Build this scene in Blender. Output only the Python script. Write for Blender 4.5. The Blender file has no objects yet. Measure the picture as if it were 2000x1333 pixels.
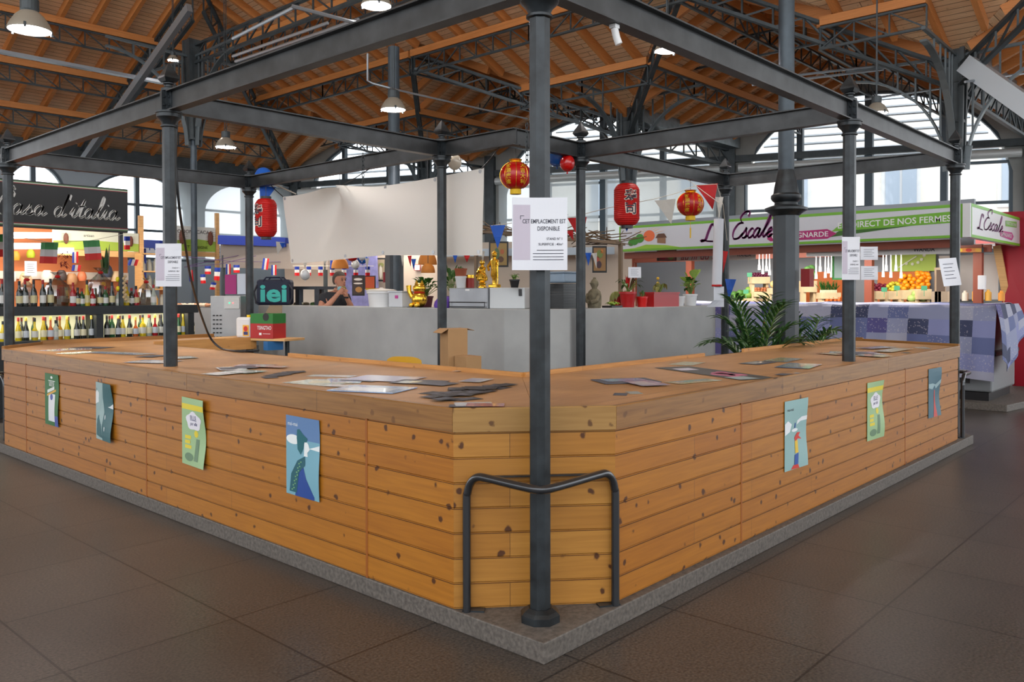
import bpy, bmesh, math, random
from mathutils import Vector, Matrix
random.seed(7)
PI = math.pi
# ------------------------------------------------------------------ camera
CX, CY, CH, FPX, YAW, PITCH, ROLL, PY = -3.0899, -2.6246, 1.70, 1622.47, .7376, .0128, .0016, 594.47
Fv = Vector((math.cos(YAW)*math.cos(PITCH), math.sin(YAW)*math.cos(PITCH), -math.sin(PITCH)))
Rv = Vector((math.sin(YAW), -math.cos(YAW), 0)); Uv = Rv.cross(Fv)
CAM = Vector((CX, CY, CH))
cd = bpy.data.cameras.new('camera'); cam = bpy.data.objects.new('camera', cd)
bpy.context.scene.collection.objects.link(cam)
cd.sensor_width = 36; cd.lens = 36*FPX/2000; cd.shift_y = -(666.5-PY)/2000
cr, sr = math.cos(ROLL), math.sin(ROLL)
Rr = Rv*cr - Uv*sr; Ur = Rv*sr + Uv*cr
mw = Matrix((Rr, Ur, -Fv)).transposed().to_4x4(); mw.translation = CAM
cam.matrix_world = mw; cd.clip_end = 300; cd.clip_start = .05
cd.dof.use_dof = False
sc = bpy.context.scene; sc.camera = cam
sc.view_settings.view_transform = 'Standard'; sc.view_settings.look = 'None'
sc.view_settings.exposure = 0.0; sc.view_settings.gamma = 1; sc.view_settings.use_curve_mapping = False
# ------------------------------------------------------------------ sky: bright overcast daylight
w = bpy.data.worlds.new('sky'); sc.world = w; w.use_nodes = True
bg = w.node_tree.nodes['Background']; bg.inputs[0].default_value = (.92, .96, 1.0, 1); bg.inputs[1].default_value = 2.9

def area_light(name, loc, rot, size, sy, power, col):
    l = bpy.data.lights.new(name, 'AREA'); l.energy = power; l.color = col; l.shape = 'RECTANGLE'; l.size = size; l.size_y = sy
    o = bpy.data.objects.new(name, l); sc.collection.objects.link(o); o.location = loc; o.rotation_euler = rot; return o

# ------------------------------------------------------------------ pixel <-> place helpers (photo frame 2000x1333)
def ray(u, v):
    xr, yr = (u-1000)/FPX, (PY-v)/FPX
    return Fv + Rv*(xr*cr+yr*sr) + Uv*(-xr*sr+yr*cr)
def onZ(u, v, z): d = ray(u, v); return CAM + d*((z-CH)/d.z)
def onX(u, v, X): d = ray(u, v); return CAM + d*((X-CX)/d.x)
def onY(u, v, Y): d = ray(u, v); return CAM + d*((Y-CY)/d.y)
def at(u, v, z): return CAM + ray(u, v)*z
def proj(P):
    d = Vector(P)-CAM; z = d.dot(Fv)
    if z < .1: return None
    return (1000+FPX*d.dot(Rr)/z, PY-FPX*d.dot(Ur)/z, z)
def infr(P, m=60):
    q = proj(P); return bool(q and -m < q[0] < 2000+m and -m < q[1] < 1333+m)

# ------------------------------------------------------------------ materials
MATS = {}
def mat(name, col, rough=.55, metal=0, spec=.5, emit=None, es=1, noise=0, nscale=8, bump=0, alpha=None, trans=0, coat=0, transluc=0):
    if name in MATS: return MATS[name]
    m = bpy.data.materials.new(name); m.use_nodes = True; nt = m.node_tree; b = nt.nodes['Principled BSDF']
    b.inputs['Base Color'].default_value = (*col, 1); b.inputs['Roughness'].default_value = rough
    b.inputs['Metallic'].default_value = metal; b.inputs['Specular IOR Level'].default_value = spec
    b.inputs['Coat Weight'].default_value = coat
    if trans: b.inputs['Transmission Weight'].default_value = trans
    if emit: b.inputs['Emission Color'].default_value = (*emit, 1); b.inputs['Emission Strength'].default_value = es
    if alpha is not None: b.inputs['Alpha'].default_value = alpha
    if noise or bump:
        tc = nt.nodes.new('ShaderNodeTexCoord'); n = nt.nodes.new('ShaderNodeTexNoise'); n.inputs['Scale'].default_value = nscale; n.inputs['Detail'].default_value = 5
        nt.links.new(tc.outputs['Object'], n.inputs['Vector'])
        if noise:
            r = nt.nodes.new('ShaderNodeValToRGB'); e = r.color_ramp.elements
            e[0].position = .3; e[1].position = .7
            e[0].color = (*[c*(1-noise) for c in col], 1); e[1].color = (*[min(1, c*(1+noise)) for c in col], 1)
            nt.links.new(n.outputs['Fac'], r.inputs[0]); nt.links.new(r.outputs[0], b.inputs['Base Color'])
        if bump:
            bp = nt.nodes.new('ShaderNodeBump'); bp.inputs['Strength'].default_value = bump; bp.inputs['Distance'].default_value = .01
            nt.links.new(n.outputs['Fac'], bp.inputs['Height']); nt.links.new(bp.outputs[0], b.inputs['Normal'])
    if transluc:
        out = nt.nodes['Material Output']; t = nt.nodes.new('ShaderNodeBsdfTranslucent'); t.inputs[0].default_value = (*col, 1)
        mx = nt.nodes.new('ShaderNodeMixShader'); mx.inputs[0].default_value = transluc
        nt.links.new(b.outputs[0], mx.inputs[1]); nt.links.new(t.outputs[0], mx.inputs[2]); nt.links.new(mx.outputs[0], out.inputs[0])
    MATS[name] = m; return m

def wood(name, c1, c2, row=.127, width=1.3, rough=.45, knots=.0, vertical=False, mortar=.003, grain=.5, coat=0, joint=(.05, .02, .008), stain=0):
    """boards: brick rows for planks, stretched noise for grain, voronoi spots for knots"""
    m = bpy.data.materials.new(name); m.use_nodes = True; nt = m.node_tree; L = nt.links; N = nt.nodes; b = N['Principled BSDF']
    uv = N.new('ShaderNodeUVMap'); src = uv.outputs[0]
    if vertical:
        mp = N.new('ShaderNodeMapping'); mp.inputs['Rotation'].default_value = (0, 0, PI/2); L.new(src, mp.inputs[0]); src = mp.outputs[0]
    br = N.new('ShaderNodeTexBrick'); br.offset = .37; br.inputs['Scale'].default_value = 1; br.inputs['Mortar Size'].default_value = mortar
    br.inputs['Mortar Smooth'].default_value = .3; br.inputs['Brick Width'].default_value = width; br.inputs['Row Height'].default_value = row
    br.inputs['Color1'].default_value = (*c1, 1); br.inputs['Color2'].default_value = (*c2, 1); br.inputs['Mortar'].default_value = (*joint, 1)
    L.new(src, br.inputs['Vector'])
    m1 = N.new('ShaderNodeMapping'); m1.inputs['Scale'].default_value = (1.2, 22, 1); L.new(src, m1.inputs[0])
    no = N.new('ShaderNodeTexNoise'); no.inputs['Scale'].default_value = 2.2; no.inputs['Detail'].default_value = 6; no.inputs['Distortion'].default_value = .6; L.new(m1.outputs[0], no.inputs['Vector'])
    rp = N.new('ShaderNodeValToRGB'); rp.color_ramp.elements[0].position = .3; rp.color_ramp.elements[1].position = .72
    g = 1-grain*.5; rp.color_ramp.elements[0].color = (g, g*.93, g*.85, 1); rp.color_ramp.elements[1].color = (1, 1, 1, 1); L.new(no.outputs[0], rp.inputs[0])
    mu = N.new('ShaderNodeMix'); mu.data_type = 'RGBA'; mu.blend_type = 'MULTIPLY'; mu.inputs[0].default_value = 1
    L.new(br.outputs['Color'], mu.inputs[6]); L.new(rp.outputs[0], mu.inputs[7]); col = mu.outputs[2]
    if knots:
        m2 = N.new('ShaderNodeMapping'); m2.inputs['Scale'].default_value = (8.5, 8.2, 1); L.new(src, m2.inputs[0])
        nz = N.new('ShaderNodeTexNoise'); nz.inputs['Scale'].default_value = 3; L.new(m2.outputs[0], nz.inputs['Vector'])
        ad = N.new('ShaderNodeMix'); ad.data_type = 'RGBA'; ad.blend_type = 'LINEAR_LIGHT'; ad.inputs[0].default_value = .12; L.new(m2.outputs[0], ad.inputs[6]); L.new(nz.outputs['Color'], ad.inputs[7])
        vo = N.new('ShaderNodeTexVoronoi'); vo.inputs['Scale'].default_value = 1; vo.inputs['Randomness'].default_value = 1; L.new(ad.outputs[2], vo.inputs['Vector'])
        sm = N.new('ShaderNodeMapRange'); sm.inputs[1].default_value = .11; sm.inputs[2].default_value = .17; sm.inputs[3].default_value = knots; sm.inputs[4].default_value = 0
        L.new(vo.outputs['Distance'], sm.inputs[0])
        mk = N.new('ShaderNodeMix'); mk.data_type = 'RGBA'; L.new(sm.outputs[0], mk.inputs[0]); L.new(col, mk.inputs[6]); mk.inputs[7].default_value = (.065, .017, .003, 1); col = mk.outputs[2]
    if stain:
        ns = N.new('ShaderNodeTexNoise'); ns.inputs['Scale'].default_value = 1.6; ns.inputs['Detail'].default_value = 6; L.new(src, ns.inputs['Vector'])
        rs = N.new('ShaderNodeValToRGB'); rs.color_ramp.elements[0].position = .35; rs.color_ramp.elements[1].position = .65
        q = 1-stain; rs.color_ramp.elements[0].color = (q, q, q, 1); L.new(ns.outputs[0], rs.inputs[0])
        m3 = N.new('ShaderNodeMix'); m3.data_type = 'RGBA'; m3.blend_type = 'MULTIPLY'; m3.inputs[0].default_value = 1; L.new(col, m3.inputs[6]); L.new(rs.outputs[0], m3.inputs[7]); col = m3.outputs[2]
    L.new(col, b.inputs['Base Color']); b.inputs['Roughness'].default_value = rough; b.inputs['Coat Weight'].default_value = coat; b.inputs['Coat Roughness'].default_value = .25
    bp = N.new('ShaderNodeBump'); bp.inputs['Strength'].default_value = .5; bp.inputs['Distance'].default_value = .004; bp.invert = True
    L.new(br.outputs['Fac'], bp.inputs['Height']); L.new(bp.outputs[0], b.inputs['Normal'])
    MATS[name] = m; return m

def rgb(r, g, b):
    f = lambda c: ((c/255+.055)/1.055)**2.4 if c > 10 else c/255/12.92
    return (f(r), f(g), f(b))
STEEL = mat('painted dark steel', (.022, .027, .031), .38, .25, noise=.55, nscale=9, bump=.15)
HALLST = mat('hall cast iron', (.045, .055, .06), .45, .2, noise=.3, nscale=4)
PIPE = mat('blue grey column paint', (.045, .062, .078), .42, .15, noise=.25, nscale=5)
CLAD = wood('knotty pine cladding', rgb(180, 117, 34), rgb(170, 105, 26), .127, 2.6, .42, knots=.95, grain=.45, coat=.05, mortar=.0016, joint=(.16, .07, .02))
CLADC = wood('pale knotty pine cladding', rgb(184, 130, 56), rgb(172, 116, 44), .127, 2.2, .42, knots=.95, grain=.4, coat=.05, mortar=.0016, joint=(.16, .07, .02))
FASC = wood('counter edge timber', rgb(160, 114, 58), rgb(150, 104, 50), .5, 2.9, .42, knots=.5, grain=.75, coat=.1, mortar=.0015)
TOPW = wood('worn counter plywood', rgb(202, 152, 98), rgb(194, 144, 90), 3, 2.45, .5, grain=.3, coat=.06, mortar=.002, stain=.3)
LIPW = wood('pale timber edging', rgb(206, 150, 84), rgb(196, 138, 72), .4, 2.6, .5, knots=.4, grain=.6, mortar=.001)
ROOFW = wood('roof boarding', rgb(240, 204, 164), rgb(232, 190, 148), .13, 4.0, .6, grain=.45, mortar=.006, joint=(.12, .05, .02), knots=.25)
RAFT = wood('rafter timber', rgb(210, 138, 76), rgb(200, 126, 64), .6, 6, .6, grain=.4, mortar=.001)
PLYW = wood('light timber', rgb(222, 176, 118), rgb(214, 166, 106), .6, 3, .55, grain=.4, mortar=.001)
REDW = mat('red brown painted timber', rgb(132, 62, 40), .5)
WHITE = mat('white plastic', (.78, .78, .78), .35)
CONC = mat('kerb stone', (.12, .105, .092), .6, noise=.35, nscale=45, bump=.2)
GREYW = mat('grey painted render', rgb(160, 161, 160), .7, noise=.10, nscale=2.5)
BLACK = mat('black plastic', (.012, .012, .014), .35)
PAPER = mat('white paper', (.70, .71, .76), .45, coat=.25)
INK = mat('dark ink', (.03, .03, .05), .6)
RED = mat('lantern red', rgb(198, 14, 12), .5, transluc=.2)
GOLD = mat('gold foil', (.85, .52, .06), .22, .9, bump=.3, nscale=30)
LEAF = mat('green leaf', rgb(50, 96, 30), .4, noise=.4, nscale=14, transluc=.25)
LEAFD = mat('dark palm leaf', rgb(50, 92, 42), .4, noise=.4, nscale=10, transluc=.2)
LEAFL = mat('light variegated leaf', rgb(150, 184, 90), .4, noise=.3, nscale=20, transluc=.3)
GLASS = mat('glass pane', (1, 1, 1), .02, 0, .5, trans=1)
GLASS.node_tree.nodes['Principled BSDF'].inputs['IOR'].default_value = 1.01
STONE = mat('weathered stone', rgb(112, 104, 84), .85, noise=.4, nscale=20, bump=.4)
SKYB = mat('balloon blue', rgb(10, 92, 190), .25, coat=.3)

# thin glass: mostly clear with a faint mirror
def thin_glass(name, tint=(1, 1, 1), refl=.06):
    m = bpy.data.materials.new(name); m.use_nodes = True; nt = m.node_tree; N = nt.nodes; N.clear()
    o = N.new('ShaderNodeOutputMaterial'); t = N.new('ShaderNodeBsdfTransparent'); t.inputs[0].default_value = (*tint, 1)
    g = N.new('ShaderNodeBsdfGlossy'); g.inputs['Roughness'].default_value = .05; mx = N.new('ShaderNodeMixShader'); mx.inputs[0].default_value = refl
    nt.links.new(t.outputs[0], mx.inputs[1]); nt.links.new(g.outputs[0], mx.inputs[2]); nt.links.new(mx.outputs[0], o.inputs[0]); MATS[name] = m; return m
PANE = thin_glass('window glass', (.95, .98, 1), .05)
CELLO = thin_glass('cellophane', (.8, .82, .82), .34)
def sheer(name, col, op):
    m = bpy.data.materials.new(name); m.use_nodes = True; nt = m.node_tree; N = nt.nodes; N.clear()
    o = N.new('ShaderNodeOutputMaterial'); t = N.new('ShaderNodeBsdfTransparent'); d = N.new('ShaderNodeBsdfDiffuse'); d.inputs[0].default_value = (*col, 1)
    tl = N.new('ShaderNodeBsdfTranslucent'); tl.inputs[0].default_value = (*col, 1)
    a = N.new('ShaderNodeMixShader'); a.inputs[0].default_value = .55; nt.links.new(d.outputs[0], a.inputs[1]); nt.links.new(tl.outputs[0], a.inputs[2])
    mx = N.new('ShaderNodeMixShader'); mx.inputs[0].default_value = op; nt.links.new(t.outputs[0], mx.inputs[1]); nt.links.new(a.outputs[0], mx.inputs[2]); nt.links.new(mx.outputs[0], o.inputs[0]); MATS[name] = m; return m
SHEER = sheer('sheer sun blind fabric', (.60, .64, .65), .72)

# floor: brown grey speckled slabs on a 0.83 m grid
def floor_mat():
    m = bpy.data.materials.new('granite floor slabs'); m.use_nodes = True; nt = m.node_tree; N = nt.nodes; L = nt.links; b = N['Principled BSDF']
    tc = N.new('ShaderNodeTexCoord'); mp = N.new('ShaderNodeMapping'); mp.inputs['Location'].default_value = (.05, .285, 0); L.new(tc.outputs['Object'], mp.inputs[0])
    br = N.new('ShaderNodeTexBrick'); br.offset = 0; br.inputs['Scale'].default_value = 1; br.inputs['Brick Width'].default_value = .825; br.inputs['Row Height'].default_value = .825
    br.inputs['Mortar Size'].default_value = .007; br.inputs['Mortar Smooth'].default_value = .3
    br.inputs['Color1'].default_value = (.068, .057, .049, 1); br.inputs['Color2'].default_value = (.059, .050, .043, 1); br.inputs['Mortar'].default_value = (.02, .016, .014, 1); L.new(mp.outputs[0], br.inputs['Vector'])
    n = N.new('ShaderNodeTexNoise'); n.inputs['Scale'].default_value = 75; n.inputs['Detail'].default_value = 3; L.new(tc.outputs['Object'], n.inputs['Vector'])
    r = N.new('ShaderNodeValToRGB'); r.color_ramp.elements[0].position = .3; r.color_ramp.elements[1].position = .72; r.color_ramp.elements[0].color = (.5, .5, .5, 1); r.color_ramp.elements[1].color = (1.7, 1.66, 1.6, 1); L.new(n.outputs[0], r.inputs[0])
    n2 = N.new('ShaderNodeTexNoise'); n2.inputs['Scale'].default_value = 1.3; n2.inputs['Detail'].default_value = 6; L.new(tc.outputs['Object'], n2.inputs['Vector'])
    r2 = N.new('ShaderNodeValToRGB'); r2.color_ramp.elements[0].position = .3; r2.color_ramp.elements[1].position = .7; r2.color_ramp.elements[0].color = (.82, .82, .82, 1); r2.color_ramp.elements[1].color = (1.1, 1.1, 1.1, 1); L.new(n2.outputs[0], r2.inputs[0])
    a = N.new('ShaderNodeMix'); a.data_type = 'RGBA'; a.blend_type = 'MULTIPLY'; a.inputs[0].default_value = 1; L.new(br.outputs[0], a.inputs[6]); L.new(r.outputs[0], a.inputs[7])
    c = N.new('ShaderNodeMix'); c.data_type = 'RGBA'; c.blend_type = 'MULTIPLY'; c.inputs[0].default_value = 1; L.new(a.outputs[2], c.inputs[6]); L.new(r2.outputs[0], c.inputs[7])
    L.new(c.outputs[2], b.inputs['Base Color']); b.inputs['Roughness'].default_value = .36; b.inputs['Specular IOR Level'].default_value = .5
    bp = N.new('ShaderNodeBump'); bp.inputs['Strength'].default_value = .25; bp.inputs['Distance'].default_value = .002; L.new(n.outputs[0], bp.inputs['Height']); L.new(bp.outputs[0], b.inputs['Normal'])
    return m
FLOORM = floor_mat()
# ------------------------------------------------------------------ mesh builder
ORG = {}
def col(c):
    """plain colour material by sRGB triple"""
    n = 'paint %d %d %d' % c
    return mat(n, rgb(*c), .5)
class MB:
    def __init__(s): s.v = []; s.f = []; s.uv = []; s.mi = []; s.cur = 0
    def add(s, vs, fs, uvs=None):
        o = len(s.v); s.v += [Vector(p) for p in vs]
        for k, f in enumerate(fs):
            s.f.append([o+i for i in f]); s.uv.append(uvs[k] if uvs else None); s.mi.append(s.cur)
        return s
    def poly(s, pts, uv=None): return s.add(pts, [list(range(len(pts)))], [uv] if uv else None)
    def box(s, c, d, m=None):
        x, y, z = d[0]/2, d[1]/2, d[2]/2
        vs = [Vector((i*x, j*y, k*z)) for i in (-1, 1) for j in (-1, 1) for k in (-1, 1)]
        if m: vs = [m @ p for p in vs]
        c = Vector(c)
        return s.add([c+p for p in vs], [(0, 1, 3, 2), (4, 6, 7, 5), (0, 4, 5, 1), (2, 3, 7, 6), (0, 2, 6, 4), (1, 5, 7, 3)])
    def bar(s, p0, p1, w, h, up=(0, 0, 1)):
        p0, p1 = Vector(p0), Vector(p1); d = p1-p0; l = d.length
        if l < 1e-5: return s
        d /= l; u = Vector(up)
        if abs(d.dot(u)) > .98: u = Vector((1, 0, 0))
        r = d.cross(u).normalized(); u = r.cross(d)
        return s.box((p0+p1)/2, (w, l, h), Matrix((r, d, u)).transposed())
    def tube(s, pts, r, n=8, closed=False):
        pts = [Vector(p) for p in pts]; m = len(pts); rings = []; prev = None
        for i, p in enumerate(pts):
            a = pts[(i-1) % m] if (i > 0 or closed) else p; b = pts[(i+1) % m] if (i < m-1 or closed) else p
            t = (b-a).normalized()
            if prev is None:
                u = Vector((0, 0, 1)) if abs(t.z) < .9 else Vector((1, 0, 0)); nx = t.cross(u).normalized()
            else: nx = (prev - t*prev.dot(t)).normalized()
            prev = nx; ny = t.cross(nx); rr = r[i] if isinstance(r, (list, tuple)) else r
            rings.append([p+nx*rr*math.cos(2*PI*k/n)+ny*rr*math.sin(2*PI*k/n) for k in range(n)])
        vs = [q for rg in rings for q in rg]; fs = []
        for i in range(m if closed else m-1):
            for k in range(n): a = i*n; b = ((i+1) % m)*n; fs.append((a+k, a+(k+1) % n, b+(k+1) % n, b+k))
        if not closed: fs += [tuple(range(n))[::-1], tuple((m-1)*n+k for k in range(n))]
        return s.add(vs, fs)
    def lathe(s, prof, c=(0, 0, 0), n=16, rot=0, axis=None, cap=True):
        c = Vector(c); vs = []; fs = []
        for r, z in prof:
            for k in range(n):
                a = 2*PI*k/n+rot; vs.append(Vector((r*math.cos(a), r*math.sin(a), z)))
        if axis: vs = [axis @ p for p in vs]
        for i in range(len(prof)-1):
            for k in range(n): fs.append((i*n+k, i*n+(k+1) % n, (i+1)*n+(k+1) % n, (i+1)*n+k))
        if cap and prof[0][0] > 1e-4: fs.append(tuple(range(n))[::-1])
        if cap and prof[-1][0] > 1e-4: fs.append(tuple((len(prof)-1)*n+k for k in range(n)))
        return s.add([c+p for p in vs], fs)
    def ball(s, c, r, n=14, sq=(1, 1, 1)):
        prof = [(max(1e-5, math.sin(PI*i/(n//2))), -math.cos(PI*i/(n//2))) for i in range(n//2+1)]
        return s.lathe(prof, c, n, axis=Matrix.Diagonal((r*sq[0], r*sq[1], r*sq[2])))
    def prism(s, pts, z0, z1):
        n = len(pts); vs = [(p[0], p[1], z0) for p in pts]+[(p[0], p[1], z1) for p in pts]
        return s.add(vs, [tuple(range(n))[::-1], tuple(range(n, 2*n))]+[(i, (i+1) % n, n+(i+1) % n, n+i) for i in range(n)])
    def grid(s, fn, nu, nv):
        vs = [fn(i/nu, j/nv) for j in range(nv+1) for i in range(nu+1)]; fs = []; uvs = []
        for j in range(nv):
            for i in range(nu):
                a = j*(nu+1)+i; fs.append((a, a+1, a+nu+2, a+nu+1)); uvs.append([(i/nu, j/nv), ((i+1)/nu, j/nv), ((i+1)/nu, (j+1)/nv), (i/nu, (j+1)/nv)])
        return s.add(vs, fs, uvs)
    def build(s, name, m, parent=None, smooth=False, origin=None, solid=0, bevel=0, local=False, flipfix=True):
        if not s.v: return None
        if local: o0 = Vector((0, 0, 0))
        elif parent is not None: o0 = ORG.get(parent, Vector((0, 0, 0)))
        elif origin is not None: o0 = Vector(origin)
        else:
            xs = [p.x for p in s.v]; ys = [p.y for p in s.v]; o0 = Vector(((min(xs)+max(xs))/2, (min(ys)+max(ys))/2, min(p.z for p in s.v)))
        me = bpy.data.meshes.new(name); me.from_pydata([p-o0 for p in s.v], [], s.f)
        ms = m if isinstance(m, (list, tuple)) else [m]
        for q in ms: me.materials.append(q)
        ul = me.uv_layers.new(name='UVMap'); k = 0
        for fi, f in enumerate(s.f):
            if len(ms) > 1: me.polygons[fi].material_index = s.mi[fi]
            if s.uv[fi]:
                for q in s.uv[fi]: ul.data[k].uv = q; k += 1
            else:
                n = me.polygons[fi].normal; ax = max(range(3), key=lambda i: abs(n[i]))
                for i in f:
                    p = s.v[i]
                    ul.data[k].uv = (p.y, p.z) if ax == 0 else ((p.x, p.z) if ax == 1 else (p.x, p.y)); k += 1
        if flipfix and not any(s.uv):
            b = bmesh.new(); b.from_mesh(me); bmesh.ops.recalc_face_normals(b, faces=b.faces); b.to_mesh(me); b.free()
        if smooth:
            for p in me.polygons: p.use_smooth = True
        o = bpy.data.objects.new(name, me); sc.collection.objects.link(o); ORG[o] = o0 if parent is None else o0
        if parent is not None: o.parent = parent
        else: o.location = o0
        if parent is None and local: pass
        if solid: md = o.modifiers.new('thick', 'SOLIDIFY'); md.thickness = solid; md.offset = 0
        if bevel: md = o.modifiers.new('edge', 'BEVEL'); md.width = bevel; md.segments = 2; md.limit_method = 'ANGLE'
        if smooth:
            try: md = o.modifiers.new('sm', 'EDGE_SPLIT'); md.split_angle = .7
            except Exception: pass
        return o
def tag(o, label, cat, group=None):
    o['label'] = label; o['category'] = cat
    if group: o['group'] = group
    return o
def thing(name, loc, label, cat, group=None, rz=0):
    o = bpy.data.objects.new(name, None); sc.collection.objects.link(o); o.location = loc; o.rotation_euler = (0, 0, rz); o.empty_display_size = .1
    ORG[o] = Vector(loc); return tag(o, label, cat, group)
def struct(o): o['kind'] = 'structure'; return o
def stuff(o): o['kind'] = 'stuff'; return o
def dup(root, loc, rz=0, label=None, group=None, scale=None):
    r = root.copy(); sc.collection.objects.link(r); r.location = loc; r.rotation_euler = (0, 0, rz)
    if scale: r.scale = (scale,)*3
    if label: r['label'] = label
    if group: r['group'] = group
    for ch in list(root.children):
        c = ch.copy(); sc.collection.objects.link(c); c.parent = r
        for g in ch.children: d = g.copy(); sc.collection.objects.link(d); d.parent = c
    return r
# text as mesh in a plane: returns list of (verts2d, faces)
TXT = {}
def text_geo(s, size=1, shear=0, bold=0, align='CENTER', sp=1):
    k = (s, shear, bold, align, sp)
    if k not in TXT:
        c = bpy.data.curves.new('t', 'FONT'); c.body = s; c.size = 1; c.shear = shear; c.offset = bold; c.align_x = align; c.align_y = 'CENTER'; c.resolution_u = 3; c.space_character = sp
        o = bpy.data.objects.new('t', c); sc.collection.objects.link(o); dg = bpy.context.evaluated_depsgraph_get()
        me = o.evaluated_get(dg).to_mesh(); TXT[k] = ([(v.co.x, v.co.y) for v in me.vertices], [tuple(p.vertices) for p in me.polygons])
        o.evaluated_get(dg).to_mesh_clear(); bpy.data.objects.remove(o); bpy.data.curves.remove(c)
    vs, fs = TXT[k]; return [(x*size, y*size) for x, y in vs], fs
def add_text(mb, s, fn, size, x=0, y=0, width=None, **kw):
    """fn maps (x,y) metres on the face to a 3D point"""
    vs, fs = text_geo(s, size, **kw)
    if not vs: return
    if width:
        x0 = min(v[0] for v in vs); x1 = max(v[0] for v in vs); k = width/(x1-x0); vs = [(a*k, b) for a, b in vs]
    mb.add([fn(x+a, y+b) for a, b in vs], fs)
def plane_fn(o, ux, uy, off=0):
    o, ux, uy = Vector(o), Vector(ux).normalized(), Vector(uy).normalized(); n = ux.cross(uy)
    return lambda x, y, e=0: o+ux*x+uy*y+n*(off+e)
def catmull(P, k=6):
    P = [Vector((*p, 0)) if len(p) == 2 else Vector(p) for p in P]; out = []
    for i in range(len(P)-1):
        a, b, c, d = P[max(0, i-1)], P[i], P[i+1], P[min(len(P)-1, i+2)]
        for j in range(k):
            t = j/k; out.append(.5*((2*b)+(c-a)*t+(2*a-5*b+4*c-d)*t*t+(3*b-a-3*c+d)*t**3))
    return out+[P[-1]]
# hand-lettered script: strokes per glyph, x advance
SCR = {
 'C': ([[(.95, .85), (1.0, 1.05), (.78, 1.12), (.45, .9), (.2, .45), (.25, .05), (.55, -.05), (.9, .2)], [(.78, 1.12), (.6, 1.3), (.85, 1.4), (1.0, 1.25), (.8, 1.18)]], .95),
 'a': ([[(.5, .42), (.3, .5), (.08, .3), (.08, .05), (.25, 0), (.45, .25), (.52, .48)], [(.52, .48), (.45, .15), (.52, 0), (.75, .15)]], .68),
 's': ([[(-.05, .1), (.2, .35), (.32, .55), (.3, .42), (.42, .18), (.3, 0), (.08, .03)], [(.3, 0), (.55, .12)]], .5),
 'd': ([[(.5, .42), (.3, .5), (.08, .3), (.08, .05), (.25, 0), (.45, .25), (.8, 1.15)], [(.8, 1.15), (.5, .3), (.52, 0), (.75, .15)]], .72),
 "'": ([[(.22, 1.15), (.15, .88)]], .22),
 'i': ([[(0, .15), (.25, .5), (.14, .1), (.24, 0), (.45, .15)], [(.33, .72), (.35, .76)]], .4),
 't': ([[(0, .15), (.45, .95), (.2, .15), (.28, 0), (.5, .15)], [(.1, .58), (.5, .62)]], .45),
 'l': ([[(0, .15), (.4, .7), (.52, 1.1), (.4, 1.1), (.18, .3), (.25, 0), (.48, .15)]], .43),
 'L': ([[(1.0, 1.0), (1.05, 1.15), (.85, 1.1), (.6, .6), (.4, .12), (.05, 0), (.2, .12), (.5, .02), (1.0, -.02)]], .95),
 'E': ([[(1.25, 1.15), (1.3, 1.4), (.9, 1.4), (.6, 1.1), (.85, .8)], [(.95, .82), (.55, .78), (.25, .4), (.35, 0), (.8, 0), (1.1, .25)]], 1.02),
 'c': ([[(.45, .42), (.3, .5), (.08, .28), (.12, .02), (.3, 0), (.52, .15)]], .47),
 'e': ([[(0, .15), (.38, .32), (.35, .5), (.15, .35), (.12, .05), (.3, 0), (.52, .15)]], .46),
 ' ': ([], .45)}
def script_text(mb, s, fn, size, x=0, y=0, pen=(.055, .035)):
    for ch in s:
        st, adv = SCR[ch]
        for S in st:
            P = catmull([(x+a*size, y+b*size) for a, b in S], 5) if len(S) > 1 else []
            L = [fn(p.x-pen[0]*size*.5, p.y+pen[1]*size*.5) for p in P]; Rr_ = [fn(p.x+pen[0]*size*.5, p.y-pen[1]*size*.5) for p in P]
            # give vertical hairlines a minimum width too
            mb.add([*L, *Rr_], [(i, i+1, len(L)+i+1, len(L)+i) for i in range(len(L)-1)])
            L = [fn(p.x, p.y+pen[0]*size*.3) for p in P]; Rr_ = [fn(p.x, p.y-pen[0]*size*.3) for p in P]
            mb.add([*L, *Rr_], [(i, i+1, len(L)+i+1, len(L)+i) for i in range(len(L)-1)])
        x += adv*size
    return x
# ================================================================== SETTING
def hsx(x, y): return Vector((CX+1.14*(x-CX), CY+1.14*(y-CY), 0))
PIERX = [tuple(hsx(*p)[:2]) for p in ((19.78, -4.75), (17.57, 1.13), (15.36, 7.01), (13.15, 12.88), (10.94, 18.76))]; PIER4X = (PIERX[0][0]+5, -20)
mb = MB(); mb.prism([(-17.2, -17.2), (PIERX[0][0]+3, -17.2)]+[(a, b) for a, b in PIERX]+[(12.9, 22.2), (-17.2, 22.2)], -.1, 0); struct(mb.build('floor', FLOORM, origin=(0, 0, 0)))
# hall grid: columns every 6.95 m, roof valleys over the column rows
XC, X1, X0 = 12.97, 6.01, -.94
YC = [-5.5, 1.43, 8.34, 15.37]; YW = 22.07; HV = 5.92; SL = .45
def gable(Y):
    rows = YC+[YW]; d = min(abs(Y-r) for r in rows)
    return HV+SL*d
def roof_h(X, Y):
    A = HV+SL*(YW-Y); G = gable(Y); M = HV+SL*(XC-X)
    return min(max(M, G), A)
def roof_id(X, Y):
    A = HV+SL*(YW-Y); G = gable(Y); M = HV+SL*(XC-X)
    if A <= max(M, G)+1e-6 and not (G <= A+1e-6 and G >= M and Y > (YC[3]+YW)/2): return 'A'
    if G >= M:
        k = min(range(5), key=lambda i: abs(Y-(YC+[YW])[i])); return 'G%d%d' % (k, Y > (YC+[YW])[k])
    return 'M'
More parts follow.
